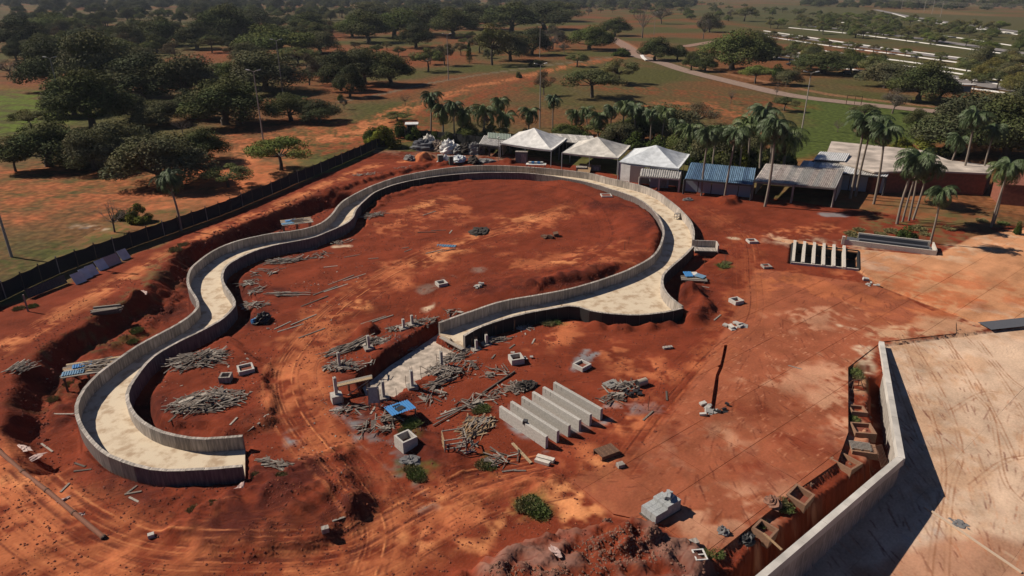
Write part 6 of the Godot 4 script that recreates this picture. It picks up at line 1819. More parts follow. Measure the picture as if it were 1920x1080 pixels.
func limbs(ends: Array, fork: float, r0: float, sd: int, twigs := 0) -> ArrayMesh:
	var r := RandomNumberGenerator.new()
	r.seed = sd
	var st := begin()
	var f := Vector3(r.randf_range(-0.2, 0.2), fork, r.randf_range(-0.2, 0.2))
	add_tube(st, [Vector3(0, -0.3, 0), Vector3(r.randf_range(-0.15, 0.15), fork * 0.5, r.randf_range(-0.15, 0.15)), f], [r0 * 1.25, r0, r0 * 0.85], 7)
	for e in ends:
		var k: Vector3 = f.lerp(e, 0.5) + Vector3(r.randfn() * 0.25, -0.15 + r.randfn() * 0.25, r.randfn() * 0.25)
		add_tube(st, [f, k, e], [r0 * 0.6, r0 * 0.35, r0 * 0.12], 5)
		for q in twigs:
			var b: Vector3 = k.lerp(e, r.randf_range(0.0, 0.9))
			var t: Vector3 = b + (e - f).normalized() * r.randf_range(0.4, 1.0) + Vector3(r.randfn(), r.randfn() * 0.6 + 0.35, r.randfn()) * 0.55
			add_tube(st, [b, b.lerp(t, 0.5) + Vector3(r.randfn(), r.randfn(), r.randfn()) * 0.08, t], [r0 * 0.16, r0 * 0.1, r0 * 0.04], 3)
			for z in 2:
				var t2: Vector3 = t + Vector3(r.randfn(), absf(r.randfn()) * 0.8, r.randfn()) * 0.45
				add_tube(st, [b.lerp(t, 0.7), t2], [r0 * 0.08, r0 * 0.03], 3)
	return done(st)

var proto := {}
var used := {}

func tree_kind(kind: String, called: String, label: String, cat: String, parts: Array) -> void:
	var t := Node3D.new()
	t.set_meta("label", label)
	t.set_meta("category", cat)
	for p in parts:
		var o := MeshInstance3D.new()
		o.name = p[0]
		o.mesh = p[1]
		o.material_override = p[2]
		t.add_child(o)
	proto[kind] = [t, called]

func grow() -> void:
	var r := RandomNumberGenerator.new()
	r.seed = 99
	# dense domes
	for k in 5:
		var cl := []
		var ends := []
		for i in 30:
			var a := r.randf_range(0, TAU)
			var u := sqrt(r.randf())
			var y := 2.1 + (1.0 - u * u) * 4.4 * r.randf_range(0.45, 1.05)
			cl.append([Vector3(cos(a) * u * 3.0, y, sin(a) * u * 3.0), r.randf_range(1.0, 1.7), 0.85])
			if i < 7:
				ends.append(cl[i][0])
		var base: Color = [Color(0.080, 0.094, 0.040), Color(0.112, 0.115, 0.064), Color(0.098, 0.120, 0.042), Color(0.070, 0.078, 0.042), Color(0.140, 0.135, 0.050)][k]
		tree_kind("m%d" % k, "round_tree", ["broad dense dark green tree with a domed crown in the park", "broad greyish green tree with a domed crown in the park", "broad mid-green tree with a domed crown in the park", "very dark domed tree of the park groves", "yellowish green domed tree of the park groves"][k], "tree", [["crown", leaf_cloud(cl, 20000, 0.115, base, 0.22, 200 + k), M.leaf], ["trunk", limbs(ends, 1.5, 0.3, 300 + k), M.bark]])
	# open savanna trees
	for k in 5:
		var cl := []
		var ends := []
		for i in 17:
			var a := r.randf_range(0, TAU)
			var u := sqrt(r.randf())
			var c := Vector3(cos(a) * u * 3.1, 3.7 + (1.0 - u) * 2.2 + r.randf_range(-0.6, 0.6), sin(a) * u * 3.3)
			cl.append([c, r.randf_range(0.9, 1.4), 0.65])
			ends.append(c)
		var base: Color = [Color(0.120, 0.132, 0.055), Color(0.145, 0.140, 0.064), Color(0.100, 0.110, 0.052), Color(0.150, 0.180, 0.055), Color(0.130, 0.112, 0.068)][k]
		tree_kind("s%d" % k, "savanna_tree", ["spreading open-crowned tree with dull green leaves and a bare stem", "spreading open-crowned olive tree with a bare stem", "spreading open-crowned dark tree with a bare stem", "bright green open-crowned tree with a bare stem", "brownish thin-crowned spreading tree with a bare stem"][k], "tree", [["crown", leaf_cloud(cl, 9000, 0.12, base, 0.25, 400 + k), M.leaf], ["trunk", limbs(ends, 2.6, 0.2, 500 + k), M.bark]])
	# half-bare grey trees and bare trees
	for k in 2:
		var cl := []
		var ends := []
		for i in 15:
			var a := r.randf_range(0, TAU)
			var u := sqrt(r.randf())
			var c := Vector3(cos(a) * u * 3.0, 3.4 + (1.0 - u) * 3.4 + r.randf_range(-0.6, 0.6), sin(a) * u * 3.0)
			cl.append([c, 1.1, 0.8])
			ends.append(c)
		tree_kind("g%d" % k, "grey_tree", ["half-bare grey twiggy tree with a rounded crown", "half-bare brownish twiggy tree with a ragged crown"][k], "tree", [["crown", leaf_cloud(cl, 3200, 0.12, [Color(0.120, 0.108, 0.090), Color(0.112, 0.090, 0.060)][k], 0.3, 600 + k), M.leaf], ["trunk", limbs(ends, 2.0, 0.19, 700 + k, 8), M.bark_grey]])
		tree_kind("b%d" % k, "bare_tree", ["leafless tree of thin forked branches", "leafless tree with crooked spreading branches"][k], "tree", [["branches", limbs(ends, 2.2, 0.16, 800 + k, 7), M.bark_grey]])
	# shrubs
	for k in 3:
		var cl := []
		for i in 14:
			var a := r.randf_range(0, TAU)
			var u := sqrt(r.randf())
			cl.append([Vector3(cos(a) * u * 2.8, 0.8 + (1 - u) * 4.5 * r.randf(), sin(a) * u * 2.8), r.randf_range(1.0, 1.7), 0.9])
		tree_kind("u%d" % k, "shrub", ["dense dark green shrub growing to the ground", "yellow-green shrub growing to the ground", "dull grey-green shrub growing to the ground"][k], "shrub", [["foliage", leaf_cloud(cl, 5000, 0.22, [Color(0.060, 0.083, 0.024), Color(0.128, 0.135, 0.027), Color(0.083, 0.090, 0.045)][k], 0.35, 900 + k), M.leaf], ["stem", limbs([Vector3(0.5, 2, 0), Vector3(-0.5, 2, 0.3)], 0.8, 0.12, 910 + k), M.bark]])
	# narrow conical tree
	var cc := []
	for i in 12:
		var y := 1.6 + i * 0.5
		cc.append([Vector3(r.randf_range(-0.5, 0.5), y, r.randf_range(-0.5, 0.5)), 2.4 * (1.0 - i / 13.0) + 0.3, 0.6])
	tree_kind("c0", "conical_tree", "slim dark conical tree alone on red ground", "tree", [["crown", leaf_cloud(cc, 2600, 0.2, Color(0.060, 0.078, 0.027), 0.3, 950), M.leaf], ["trunk", limbs([Vector3(0, 7, 0)], 1.5, 0.16, 951), M.bark]])
	# palms: two stem lengths, three heads
	for k in 4:
		var h: float = [5.0, 8.5, 8.5, 11.0][k]
		var st := begin()
		var bend := r.randf_range(-0.35, 0.35)
		var pts := []
		var rad := []
		for i in 7:
			var u := i / 6.0
			pts.append(Vector3(bend * u * u, -0.2 + (h + 0.2) * u, 0.15 * sin(u * 4.0)))
			rad.append(0.17 - 0.06 * u)
		add_tube(st, pts, rad, 8)
		var trunk := done(st)
		var top: Vector3 = pts[6]
		var lf := begin()
		var fr := begin()
		for f in 40:
			var az := r.randf_range(0, TAU)
			var el := lerpf(1.4, -0.75, f / 39.0) + r.randf_range(-0.15, 0.15)
			var dead := f > 35
			palm_frond(fr if dead else lf, top, az, el if not dead else -1.1, r.randf_range(2.7, 3.5) * (0.7 if dead else 1.0), r)
		tree_kind("p%d" % k, "palm_tree", ["short feathery palm with a drooping head near the site", "feathery palm with a mid-height stem near the site", "feathery palm with a mid-height bent stem near the site", "tall slender palm with a bare stem near the site"][k], "palm", [["crown", done(lf), [M.palm, M.palm_b][k % 2]], ["dead_fronds", done(fr), M.dead_frond], ["trunk", trunk, M.palm_bark]])
	# weeds
	for k in 2:
		var st := begin()
		for i in 320:
			var a := r.randf_range(0, TAU)
			var p := Vector3(cos(a), 0, sin(a)) * sqrt(r.randf()) * 0.75
			var tip := p + Vector3(r.randfn() * 0.16, r.randf_range(0.2, 0.6), r.randfn() * 0.16) + p * 0.3
			var side := Vector3(-sin(a + i), 0, cos(a + i)) * 0.035
			st.add_vertex(p - side); st.add_vertex(tip); st.add_vertex(p + side)
			var m := p.lerp(tip, 0.5)
			st.add_vertex(m); st.add_vertex(m + side * 5.0 + Vector3(0, 0.08, 0)); st.add_vertex(m + Vector3(0, 0.14, 0))
		tree_kind("w%d" % k, "weed_clump", ["green weed tuft sprouting from bare earth", "dry olive weed tuft sprouting from bare earth"][k], "weeds", [["blades", done(st), [M.weed, M.weed_dry][k]]])

func palm_frond(st: SurfaceTool, top: Vector3, az: float, el: float, l: float, r: RandomNumberGenerator) -> void:
	var out := Vector3(cos(az), 0, sin(az))
	var side := Vector3(-sin(az), 0, cos(az))
	var p := top
	var ang := el
	var n := 12
	for i in n:
		var dir := out * cos(ang) + Vector3.UP * sin(ang)
		var q := p + dir * l / n
		var w := 0.022 * (1.0 - float(i) / n) + 0.008
		quad(st, p - side * w, p + side * w, q + side * w * 0.9, q - side * w * 0.9)
		if i > 0:
			for s in [-1.0, 1.0]:
				for k in 5:
					var b := p.lerp(q, k / 5.0)
					var ll := 0.8 * sin(PI * (0.15 + 0.8 * (i + k / 5.0) / n)) * r.randf_range(0.8, 1.15)
					var d: Vector3 = (side * s * 0.8 + dir * 0.45 + Vector3(r.randfn() * 0.18, -0.85 + r.randfn() * 0.25, r.randfn() * 0.18)).normalized()
					var wv := dir * 0.024
					var m := b + d * ll * 0.55
					var tip := m + (d + Vector3(0, -0.7, 0)).normalized() * ll * 0.5
					quad(st, b - wv, b + wv, m + wv, m - wv)
					st.add_vertex(m - wv); st.add_vertex(m + wv); st.add_vertex(tip)
		p = q
		ang -= 0.19 + 0.06 * i / n

func place(kind: String, x: float, z: float, w: float, h: float, group: String, ref_w := 8.0, ref_h := 7.6) -> Node3D:
	var t: Node3D
	var src: Array = proto[kind]
	if not used.has(kind):
		used[kind] = true
		t = src[0]
		t.name = numbered(src[1])
		add_child(t)
	else:
		t = src[0].duplicate()
		t.name = numbered(src[1])
		add_child(t)
	t.position = Vector3(x, gh(x, z) - 0.05, z)
	t.rotation.y = rnd(0, TAU)
	if kind[0] == "p":
		t.rotation.x = rnd(-0.05, 0.05)
		t.rotation.z = rnd(-0.05, 0.05)
	t.scale = Vector3(w / ref_w, h / ref_h, w / ref_w)
	t.set_meta("group", group)
	t.set_meta("label", which(kind, x, z, w, h))
	return t

const LOOK := {"m0": "dense dark green domed tree", "m1": "greyish green domed tree", "m2": "mid-green domed tree", "m3": "nearly black domed tree", "m4": "yellowish green domed tree", "s0": "open-crowned dull green tree", "s1": "open-crowned olive tree", "s2": "open-crowned dark tree", "s3": "open-crowned bright green tree", "s4": "thin-crowned brownish tree", "g0": "half-bare grey twiggy tree", "g1": "half-bare brown twiggy tree", "b0": "leafless forked tree", "b1": "leafless crooked tree", "u0": "dark green shrub", "u1": "yellow-green shrub", "u2": "grey-green shrub", "c0": "slim conical tree", "p0": "short feathery palm", "p1": "mid-height feathery palm", "p2": "bent feathery palm", "p3": "slender tall palm", "w0": "green weed tuft", "w1": "dry olive weed tuft"}
var places := []

func which(kind: String, x: float, z: float, w: float, h: float) -> String:
	if places.is_empty():
		places = PLACES
	var best := ""
	var d := INF
	for p in places:
		var q: float = Vector2(x - p[0], z - p[1]).length() / p[2]
		if q < d:
			d = q
			best = p[3]
	var size := ""
	if kind[0] in "msgbu":
		size = "wide " if w > 12.5 else ("small " if w < 6.0 else ("tall " if h > 10.5 else ""))
	elif kind[0] == "w":
		size = "large " if w > 1.2 else ""
	return size + LOOK[kind] + " " + best.replace("_", " ")

const PLACES := [[-135.25,-192.68,1.6,"by_the_bright_lawn"],[-90.62,-129.37,1,"in_the_grove_outside_the_black_fence"],[-78.95,-133.9,1,"in_the_grove_across_the_fence_from_the_timber_stack"],[-62.6,-121.12,1,"on_the_orange_clearing_behind_the_fence"],
		[-51.62,-117.34,0.8,"alone_on_the_orange_clearing_near_the_fence"],[-41.26,-121.12,0.7,"close_behind_the_black_fence"],[-52.36,-89.81,0.7,"on_the_grass_by_the_white_spill"],[-44.39,-88.23,0.5,"at_the_foot_of_the_black_fence"],
		[-115.67,-202.25,1.2,"in_the_dark_grove_beside_the_lawn"],[-100.56,-212.75,1.2,"in_the_middle_of_the_dark_grove"],[-69.45,-175.89,1,"in_the_grove_behind_the_lamp_on_the_clearing"],[-51.05,-172.11,1,"at_the_clearing's_grassy_edge"],
		[-79.22,-230.58,1,"behind_the_half-hidden_lamp"],[-244.71,-389.49,2,"in_the_old_park_beyond_the_lawn"],[-196.34,-427.82,2,"in_the_old_park_behind_the_grove"],[-113.82,-389.49,2,"on_the_red_ground_of_the_old_park"],
		[-52.36,-251.47,1.2,"in_the_clump_before_the_pale_footpath"],[-29.34,-306.2,1.2,"on_the_red_ground_by_the_footpath_lamp"],[-4.85,-329.85,1.2,"on_the_grass_above_the_footpath"],[13.63,-372.71,1.2,"by_the_lamp_between_dark_trees"],
		[39.84,-389.49,1.2,"beside_the_dirt_lane"],[50.34,-343.04,1,"at_the_end_of_the_dirt_track"],[64.01,-324.84,1,"at_the_bend_of_the_park_road"],[23.94,-212.75,1,"on_the_meadow_behind_the_tents"],
		[9.82,-218.4,0.8,"near_the_lamp_behind_the_tent"],[-29.09,-192.68,1,"beside_the_orange_dirt_track"],[73.89,-285.6,1,"along_the_upper_side_of_the_park_road"],[87.61,-285.6,1,"near_the_parking_entrance"],
		[89.75,-251.47,1,"between_park_road_and_parking"],[119.64,-276.27,1.2,"before_the_parked_dark_car"],[119.44,-218.4,1.2,"above_the_goal_frame"],[72.56,-188.21,0.8,"on_the_lawn's_edge_by_the_lamp"],
		[83.77,-172.11,0.9,"on_the_lawn_below_the_goal_frame"],[96.86,-172.11,0.9,"on_the_lawn_near_the_flat_roof"],[98.72,-143.86,1,"in_the_dark_mass_behind_the_flat-roofed_building"],[79.99,-133.9,0.6,"against_the_flat-roofed_building"],
		[-27.36,-148.23,0.7,"by_the_guard_booth"],[-12.54,-148.23,0.6,"behind_the_tarpaulin_store"],[-2.31,-150.51,0.5,"behind_the_lean-to_roofs"],[4.67,-152.27,0.5,"behind_the_clean_white_tent"],
		[13.78,-149.37,0.5,"behind_the_slatted_carport"],[22.34,-144.93,0.5,"behind_the_stained_tent"],[29.45,-141.24,0.5,"behind_the_bluish_tent"],[44.05,-164.98,0.7,"in_the_thicket_behind_the_blue_shed"],
		[34.07,-113.76,0.5,"at_the_blue_shed"],[41.01,-110.38,0.5,"at_the_grey_shed"],[53.02,-104.13,0.4,"before_the_white_shed"],[55.03,-92.14,0.4,"in_the_clump_by_the_long_trough"],
		[53.34,-83.18,0.3,"at_the_trough's_end"],[74.17,-110.38,0.5,"before_the_brick-red_wall"],[65.45,-90.04,0.4,"before_the_red_hut"],[207.89,-531.56,2,"at_the_head_of_the_parking_rows"],
		[206.67,-474.23,1.5,"between_the_first_two_parking_kerbs"],[193.49,-389.49,1.5,"in_the_middle_parking_rows"],[299.18,-648.27,2,"in_the_grass_strip_above_the_parking"],[261.78,-501.31,2,"by_the_lamp_of_the_parking_rows"],
		[258.81,-407.78,2,"between_parking_and_far_field"],[198.85,-343.04,2,"in_the_long_parking_rows"],[166.42,-251.47,1.5,"at_the_far_end_of_the_parking"],[171.17,-699.14,3,"in_the_far_red_park_past_the_lane"],
		[267.24,-758.49,3,"behind_the_parking_entrance"],[-405.76,-604.18,3,"in_the_far_wood_past_the_bright_lawn"],[-363.09,-621.09,3,"in_the_far_wood_behind_the_lawn_lamp"],[-317.88,-648.27,3,"in_the_far_wood_past_the_dark_grove"],
		[-273.5,-677.88,3,"in_the_far_wood_behind_the_clearing_lamp"],[-221.51,-699.14,3,"in_the_far_wood_behind_the_half-hidden_lamp"],[-166.21,-721.75,3,"in_the_far_wood_past_the_footpath_clump"],[-128.75,-745.85,3,"in_the_far_wood_between_clump_and_footpath_lamp"],
		[-72.1,-771.57,3,"in_the_far_wood_behind_the_footpath_lamp"],[-17.22,-799.1,3,"in_the_far_wood_past_the_conical_tree"],[41.65,-828.64,3,"in_the_far_wood_behind_the_dark-tree_lamp"],[104.96,-860.4,3,"in_the_far_red_park_beyond_the_dirt_lane"],
		[163.61,-912.81,3,"in_the_far_red_park_behind_the_bare_tree"],[-248.69,-449.87,2,"in_the_old_park_between_lawn_and_wood"],[-170.16,-449.87,2,"in_the_old_park_behind_the_big_grove"],[302.69,-565.6,3,"before_the_far_field"],
		[1.34,-34.17,0.15,"in_the_tipped_earth_by_the_orange_patch"],[-6.63,-37.64,0.12,"by_the_gravel_edge_of_the_track"],[-7.56,-42.64,0.12,"under_the_blue_sheet"],[-1.82,-38.48,0.12,"before_the_timber_cage"],
		[24.9,-75.45,0.15,"outside_the_S-bent_wall"],[3.9,-60.41,0.15,"under_the_black-faced_wall"],[-2.47,-45.16,0.12,"behind_the_beam_walls"],[29.07,-50.78,0.15,"at_the_top_of_the_shelf"],
		[26.1,-44.44,0.12,"on_the_shelf_of_boxes"],[16.36,-34.17,0.15,"on_the_trench_lip"],[11.44,-30.08,0.15,"by_the_white_timber_frame"],[-19.01,-33.69,0.15,"on_the_rutted_earth_below_the_ramp"],
		[45.18,-86.49,0.2,"by_the_trough's_end_post"],[51.37,-86.49,0.25,"round_the_palm_clump"],[66.48,-91.43,0.25,"by_the_hut_palms"],[-37.32,-60.77,0.2,"beside_the_stack_of_old_beams"],
		[-41.45,-81.22,0.2,"on_the_bank_above_the_bend"],[-16.04,-36.82,0.15,"by_the_ramp's_end"],[-38.33,-50.35,0.2,"above_the_pit_deck"],[-49.57,-63.83,0.2,"by_the_single_pale_post"]]

func far_wood(called: String, label: String, n: int, area: PackedVector2Array, kind: String, wlo: float, whi: float) -> void:
	var lo := Vector2(INF, INF)
	var hi := -lo
	for p in area:
		lo = lo.min(p)
		hi = hi.max(p)
	var mm := MultiMesh.new()
	mm.transform_format = MultiMesh.TRANSFORM_3D
	mm.mesh = proto[kind][0].get_child(0).mesh
	var xf := []
	while xf.size() < n:
		var p := Vector2(rnd(lo.x, hi.x), rnd(lo.y, hi.y))
		if Geometry2D.is_point_in_polygon(p, area):
			var w := rnd(wlo, whi) / 8.0
			xf.append(Transform3D(Basis.from_euler(Vector3(0, rnd(0, 6), 0)).scaled(Vector3(w, w * rnd(0.6, 0.85), w)), Vector3(p.x, -1.5, p.y)))
	mm.instance_count = n
	for i in n:
		mm.set_instance_transform(i, xf[i])
	var o := MultiMeshInstance3D.new()
	o.multimesh = mm
	o.material_override = M.leaf
	o.name = numbered(called)
	add_child(o)
	o.set_meta("kind", "stuff")
	tag(o, label, "wood")

func vegetation() -> void:
	grow()
	var list := [[-83.99,-124.3,13.59,8.43,"m0"],[-87.7,-120.34,5.66,7.11,"s1"],[-74.41,-121.9,9.54,7.74,"m1"],[-72.55,-128.5,11.01,8.27,"m1"],
		[-57.62,-111.38,13.19,9.07,"m1"],[-57.69,-127.64,8.95,6.69,"m0"],[-46.3,-110.05,6.53,4.48,"s0"],[-41.19,-121.51,9.51,7.17,"s3"],
		[-72.89,-154.06,5.91,4.18,"b0"],[-53,-87.57,6.05,4.63,"b1"],[-52.06,-92.14,4.46,3.07,"u1"],[-96.21,-160.32,15.93,14.07,"m0"],
		[-144.12,-226.8,18.65,15.34,"m3"],[-122.51,-214.98,20.96,19.62,"m1"],[-104.05,-200.27,21.11,13.46,"m3"],[-92.84,-202.25,18.26,13.72,"m1"],
		[-78.51,-173.6,9.9,7.29,"m3"],[-67.59,-165.67,17.69,11.18,"m0"],[-64.3,-167.06,7.64,3.99,"g0"],[-53.89,-170.64,11.04,6.93,"m0"],
		[-46.38,-169.19,9.02,5.65,"m3"],[-76.41,-221.93,21.59,13.21,"m1"],[-87.84,-230.58,13.78,9.83,"m2"],[-100.97,-251.47,7.48,7.48,"s4"],
		[-67.21,-237.17,10.61,10.91,"g1"],[-252.98,-375.95,24.75,16.89,"m3"],[-319.71,-519.04,30.09,15.36,"m2"],[-304.32,-449.87,22.91,9.18,"m3"],
		[-194.57,-403.99,23.58,15.91,"m0"],[-150.48,-324.84,14.33,8.34,"g1"],[-166.73,-427.82,31.16,22.18,"m0"],[-108.66,-340.32,31.22,15.85,"m2"],
		[-127.94,-335,7.38,6.51,"s4"],[-201.37,-343.04,22.65,12.97,"m3"],[-182.02,-276.27,12.27,4.87,"b0"],[-184.19,-264.14,11.76,5.98,"g0"],
		[-165.01,-382.6,19.58,13.58,"m3"],[-193.61,-372.71,16.36,14.01,"m1"],[-94.24,-357.28,18.32,11.05,"m1"],[-146.29,-531.56,26.95,14.3,"m0"],
		[-180.94,-531.56,30.8,16.06,"m3"],[-111.8,-179.82,12.27,9.83,"m1"],[-111.13,-161.62,7.41,4.84,"s1"],[-92.93,-172.11,9.16,6.36,"m3"],
		[-83.07,-164.98,10.07,6.13,"m1"],[-63.43,-129.37,6.04,3.82,"m2"],[-69.47,-129.37,7.05,5,"m0"],[-87.61,-136.27,7.39,4.71,"m1"],
		[-110.58,-306.2,13.54,9.58,"m1"],[-90.27,-306.2,13.54,8.53,"s0"],[-65.45,-251.47,11.22,8.88,"m1"],[-210.88,-329.85,16.97,11.38,"m0"],
		[-184.22,-329.85,19.39,11.38,"s0"],[-147.78,-285.6,14.78,8.99,"m1"],[-53.7,-224.34,10.07,12.72,"m3"],[-49.17,-239.9,14.31,12.85,"m1"],
		[-40.33,-237.17,14.15,11.4,"m0"],[-47.9,-210.57,7.9,9.37,"m3"],[-32.31,-278.09,10.29,10.5,"s0"],[-27.86,-299.73,7.74,11.04,"s4"],
		[-18.18,-308.42,5,8.37,"c0"],[-8.24,-301.85,13.36,18.67,"s1"],[-15.83,-360.27,10.56,10.16,"s4"],[-0.71,-319.98,14.6,13.03,"m1"],
		[9.71,-348.6,15.34,12.69,"m3"],[21.08,-379.25,16.64,11.68,"g0"],[40.49,-379.25,20.8,13.73,"m2"],[68.65,-490.12,19.56,12.26,"m0"],
		[83.17,-469.16,20.45,21.73,"b0"],[63.55,-322.39,13.75,10.49,"m0"],[73.51,-322.39,8.54,6.95,"m0"],[51.21,-340.32,11.99,5.2,"u0"],
		[26.61,-295.56,7.85,6.62,"s0"],[23.6,-209.5,14.95,10.06,"s2"],[36.14,-241.29,11.15,9.4,"s1"],[9.67,-214.98,7.74,7.72,"g1"],
		[2.3,-257.66,3.06,3.3,"u2"],[9.82,-295.56,7.85,4.36,"u2"],[-84.14,-427.82,24.93,18.78,"m0"],[-75.78,-474.23,31,19.76,"m2"],
		[-58.17,-501.31,32.72,20.17,"m3"],[-37.89,-474.23,27.56,19.14,"m0"],[-51.22,-389.49,17.07,13.29,"m3"],[-28.63,-565.6,32.72,19.66,"m3"],
		[-121.54,-648.27,37.4,19.42,"m1"],[0,-531.56,38.5,21.33,"m0"],[24.54,-565.6,36.81,20.03,"m3"],[45.31,-699.14,40.27,18.59,"m0"],
		[-8.39,-382.6,11.19,10.48,"s1"],[-103.34,-474.23,20.67,14.41,"m2"],[130.89,-648.27,23.37,15.15,"g0"],[142.44,-531.56,15.4,14.3,"m1"],
		[218.99,-699.14,20.14,14.91,"s1"],[-49.16,-204.27,3.07,2.68,"u0"],[-44.82,-188.21,2.56,3.46,"g0"],[-29.35,-194.53,3.52,3.99,"b0"],
		[70.03,-281.8,6.25,7.51,"m0"],[74.5,-278.09,8.64,6.07,"m0"],[86.84,-283.69,23.07,17.06,"m2"],[111.5,-329.85,14.54,12.5,"m0"],
		[81.99,-241.29,9.35,7.38,"s3"],[118.33,-454.55,11.24,15.97,"g0"],[91.09,-237.17,8.84,5.42,"m1"],[117.04,-270.94,21.08,8.38,"m0"],
		[118.22,-285.6,8.44,8.99,"m3"],[95.28,-259.25,7.7,6.42,"u0"],[71.63,-185.62,5.62,4.64,"s2"],[73.12,-156.51,3.12,3.31,"b0"],
		[87.44,-174.36,5.83,4.27,"s2"],[98.03,-181.44,8.52,6.66,"g0"],[92.78,-160.32,5.15,4.92,"m0"],[120.56,-230.58,15.5,9.03,"m1"],
		[116.13,-202.25,15.22,11.89,"m0"],[124.97,-207.38,9.35,6.74,"m3"],[77.87,-209.5,3.15,5.01,"b1"],[60.98,-197.36,3.57,5.04,"b0"],
		[127.15,-251.47,11.22,9.76,"s0"],[87.26,-133.9,15.58,11.32,"m3"],[92.63,-129.37,15.1,12.7,"m0"],[97.61,-143.86,14.42,11.28,"m1"],
		[110.22,-149.37,13.78,12.18,"m3"],[100.61,-125.12,11.72,12.36,"m0"],[79.48,-132.97,9.29,4.51,"u1"],[77.06,-136.27,5.28,3.67,"u1"],
		[83.59,-131.15,6.12,4.16,"u0"],[-26.18,-141.24,8.73,5.38,"u1"],[-29.64,-148.23,5.7,3.83,"u0"],[-24.28,-150.51,4.63,4.89,"u0"],
		[-27.81,-169.91,5.95,2.92,"s0"],[33.64,-148.23,12.54,8.01,"m1"],[27.65,-146.57,9.03,6.64,"m3"],[44.05,-164.98,11.33,5.53,"g1"],
		[36.57,-123.09,7.7,8.54,"m1"],[40.55,-120.34,6.6,6.75,"u1"],[42.93,-121.9,7.63,5.33,"u0"],[48.66,-121.9,4.77,5.33,"u1"],
		[13.68,-148.23,6.84,4.16,"u0"],[20.1,-144.93,7.82,4.41,"u0"],[22.04,-142.8,6.61,5.11,"m1"],[3.42,-148.23,4.56,3.6,"u2"],
		[-6.14,-144.93,4.47,3.65,"u2"],[-10.42,-147.12,4.53,4.36,"u2"],[-20.52,-148.23,4.56,3.6,"u0"],[32.22,-129.37,6.04,5.99,"u2"],
		[15.42,-142.8,5.51,3.93,"u0"],[24.84,-139.72,6.48,4.59,"u0"],[29.03,-136.27,6.33,4.71,"u0"],[31.68,-133.9,5.19,4.64,"u1"],
		[33.71,-127.22,5.95,4.94,"u0"],[34.42,-120.34,5.66,4.9,"u0"],[37.72,-120.34,6.6,5.64,"u1"],[43.94,-119.2,5.61,4.68,"u0"],
		[5.58,-144.93,4.02,3.1,"u0"],[-0.55,-143.86,4.44,3.3,"u2"],[-13.4,-144.93,3.8,3.54,"u2"],[-16.31,-146.02,3.82,3.12,"u0"],
		[29.8,-152.27,7.01,5.73,"g1"],[19.38,-148.23,6.84,4.94,"s0"],[24.82,-146.57,6.77,6.09,"m2"],[29.6,-144.93,6.7,6.14,"s2"],
		[34.28,-133.9,7.27,6.36,"m2"],[36.25,-129.37,6.04,5.99,"s0"],[37.21,-121.9,5.72,5.98,"m2"],[42.72,-124.3,6.8,6.46,"m1"],
		[45.74,-120.34,5.66,5.64,"s0"],[48.62,-119.2,4.67,4.68,"u0"],[11.4,-148.23,5.7,4.16,"m2"],[-9,-146.02,4.5,4.44,"m2"],
		[-3.37,-146.02,4.5,4.44,"s0"],[41.28,-129.37,7.05,6.48,"m1"],[50.42,-83.98,3.43,2.87,"u0"],[66.5,-86.49,1.41,2.57,"u0"],
		[-54.66,-92.87,2.55,2.1,"u0"]]
	for e in list:
		var kind: String = e[4]
		var grp := "trees and shrubs of the park"
		if kind[0] == "b":
			grp = "leafless trees"
		elif kind[0] == "u":
			grp = "shrubs round the site"
		place(kind, e[0], e[1], e[2] * (1.32 if kind[0] in "ms" else 1.0), e[3], grp, 8.0, 7.4 if kind[0] != "u" else 6.2)
	# far woods and rows beyond
	var fill := func(n: int, area: PackedVector2Array, kinds: Array, wlo: float, whi: float, gap: float, group: String) -> void:
		var lo := Vector2(INF, INF)
		var hi := -lo
		for p in area:
			lo = lo.min(p)
			hi = hi.max(p)
		var got := []
		var tries := 0
		while got.size() < n and tries < n * 60:
			tries += 1
			var p := Vector2(rnd(lo.x, hi.x), rnd(lo.y, hi.y))
			if not Geometry2D.is_point_in_polygon(p, area):
				continue
			var ok := true
			for q in got:
				if q.distance_squared_to(p) < gap * gap:
					ok = false
					break
			if not ok:
				continue
			got.append(p)
			var w := rnd(wlo, whi)
			place(kinds[rng.randi() % kinds.size()], p.x, p.y, w, w * rnd(0.62, 0.9), group)
	fill.call(125, pv([-381.17,-495.65,-132.55,-572.93,-222.79,-971.91,-680.12,-894.65]), ["m0", "m1", "s2", "m3", "s0", "m2"], 11, 17, 7.0, "wood at the far edge of the park")
	fill.call(85, pv([-135.99,-588.15,57.41,-799.1,76.1,-1063.53,-222.79,-971.91]), ["m0", "m1", "s2", "m2", "s0"], 11, 17, 8.0, "wood at the far edge of the park")
	far_wood("far_wood", "dark far wood closing the park at the horizon", 260, pv([-741.27,-931.7,258.74,-1063.53,397.35,-1640.28,-1210.75,-1530.06]), "m3", 16, 26)
	far_wood("far_wood", "green crowns mixed into the far wood at the horizon", 160, pv([-741.27,-931.7,258.74,-1063.53,397.35,-1640.28,-1210.75,-1530.06]), "m1", 16, 26)
	far_wood("far_wood", "far wood beyond the pale field", 130, pv([465.01,-1205.19,731.45,-894.65,1065.83,-1309.61,609.32,-1583.27]), "m0", 16, 24)
	fill.call(85, pv([54.54,-758.49,239.32,-677.88,380.78,-828.64,337.15,-1389.77,88.44,-1238.11]), ["s0", "s1", "m2", "s2", "g0"], 8, 13, 14.0, "scattered trees of the far park")
	fill.call(130, pv([198.82,-572.93,222.52,-449.87,231.69,-324.84,348.8,-495.65,390.38,-799.1,261.78,-699.14]), ["s0", "s1", "s3", "m2", "s2"], 7, 12, 7.0, "trees of the parking rows")
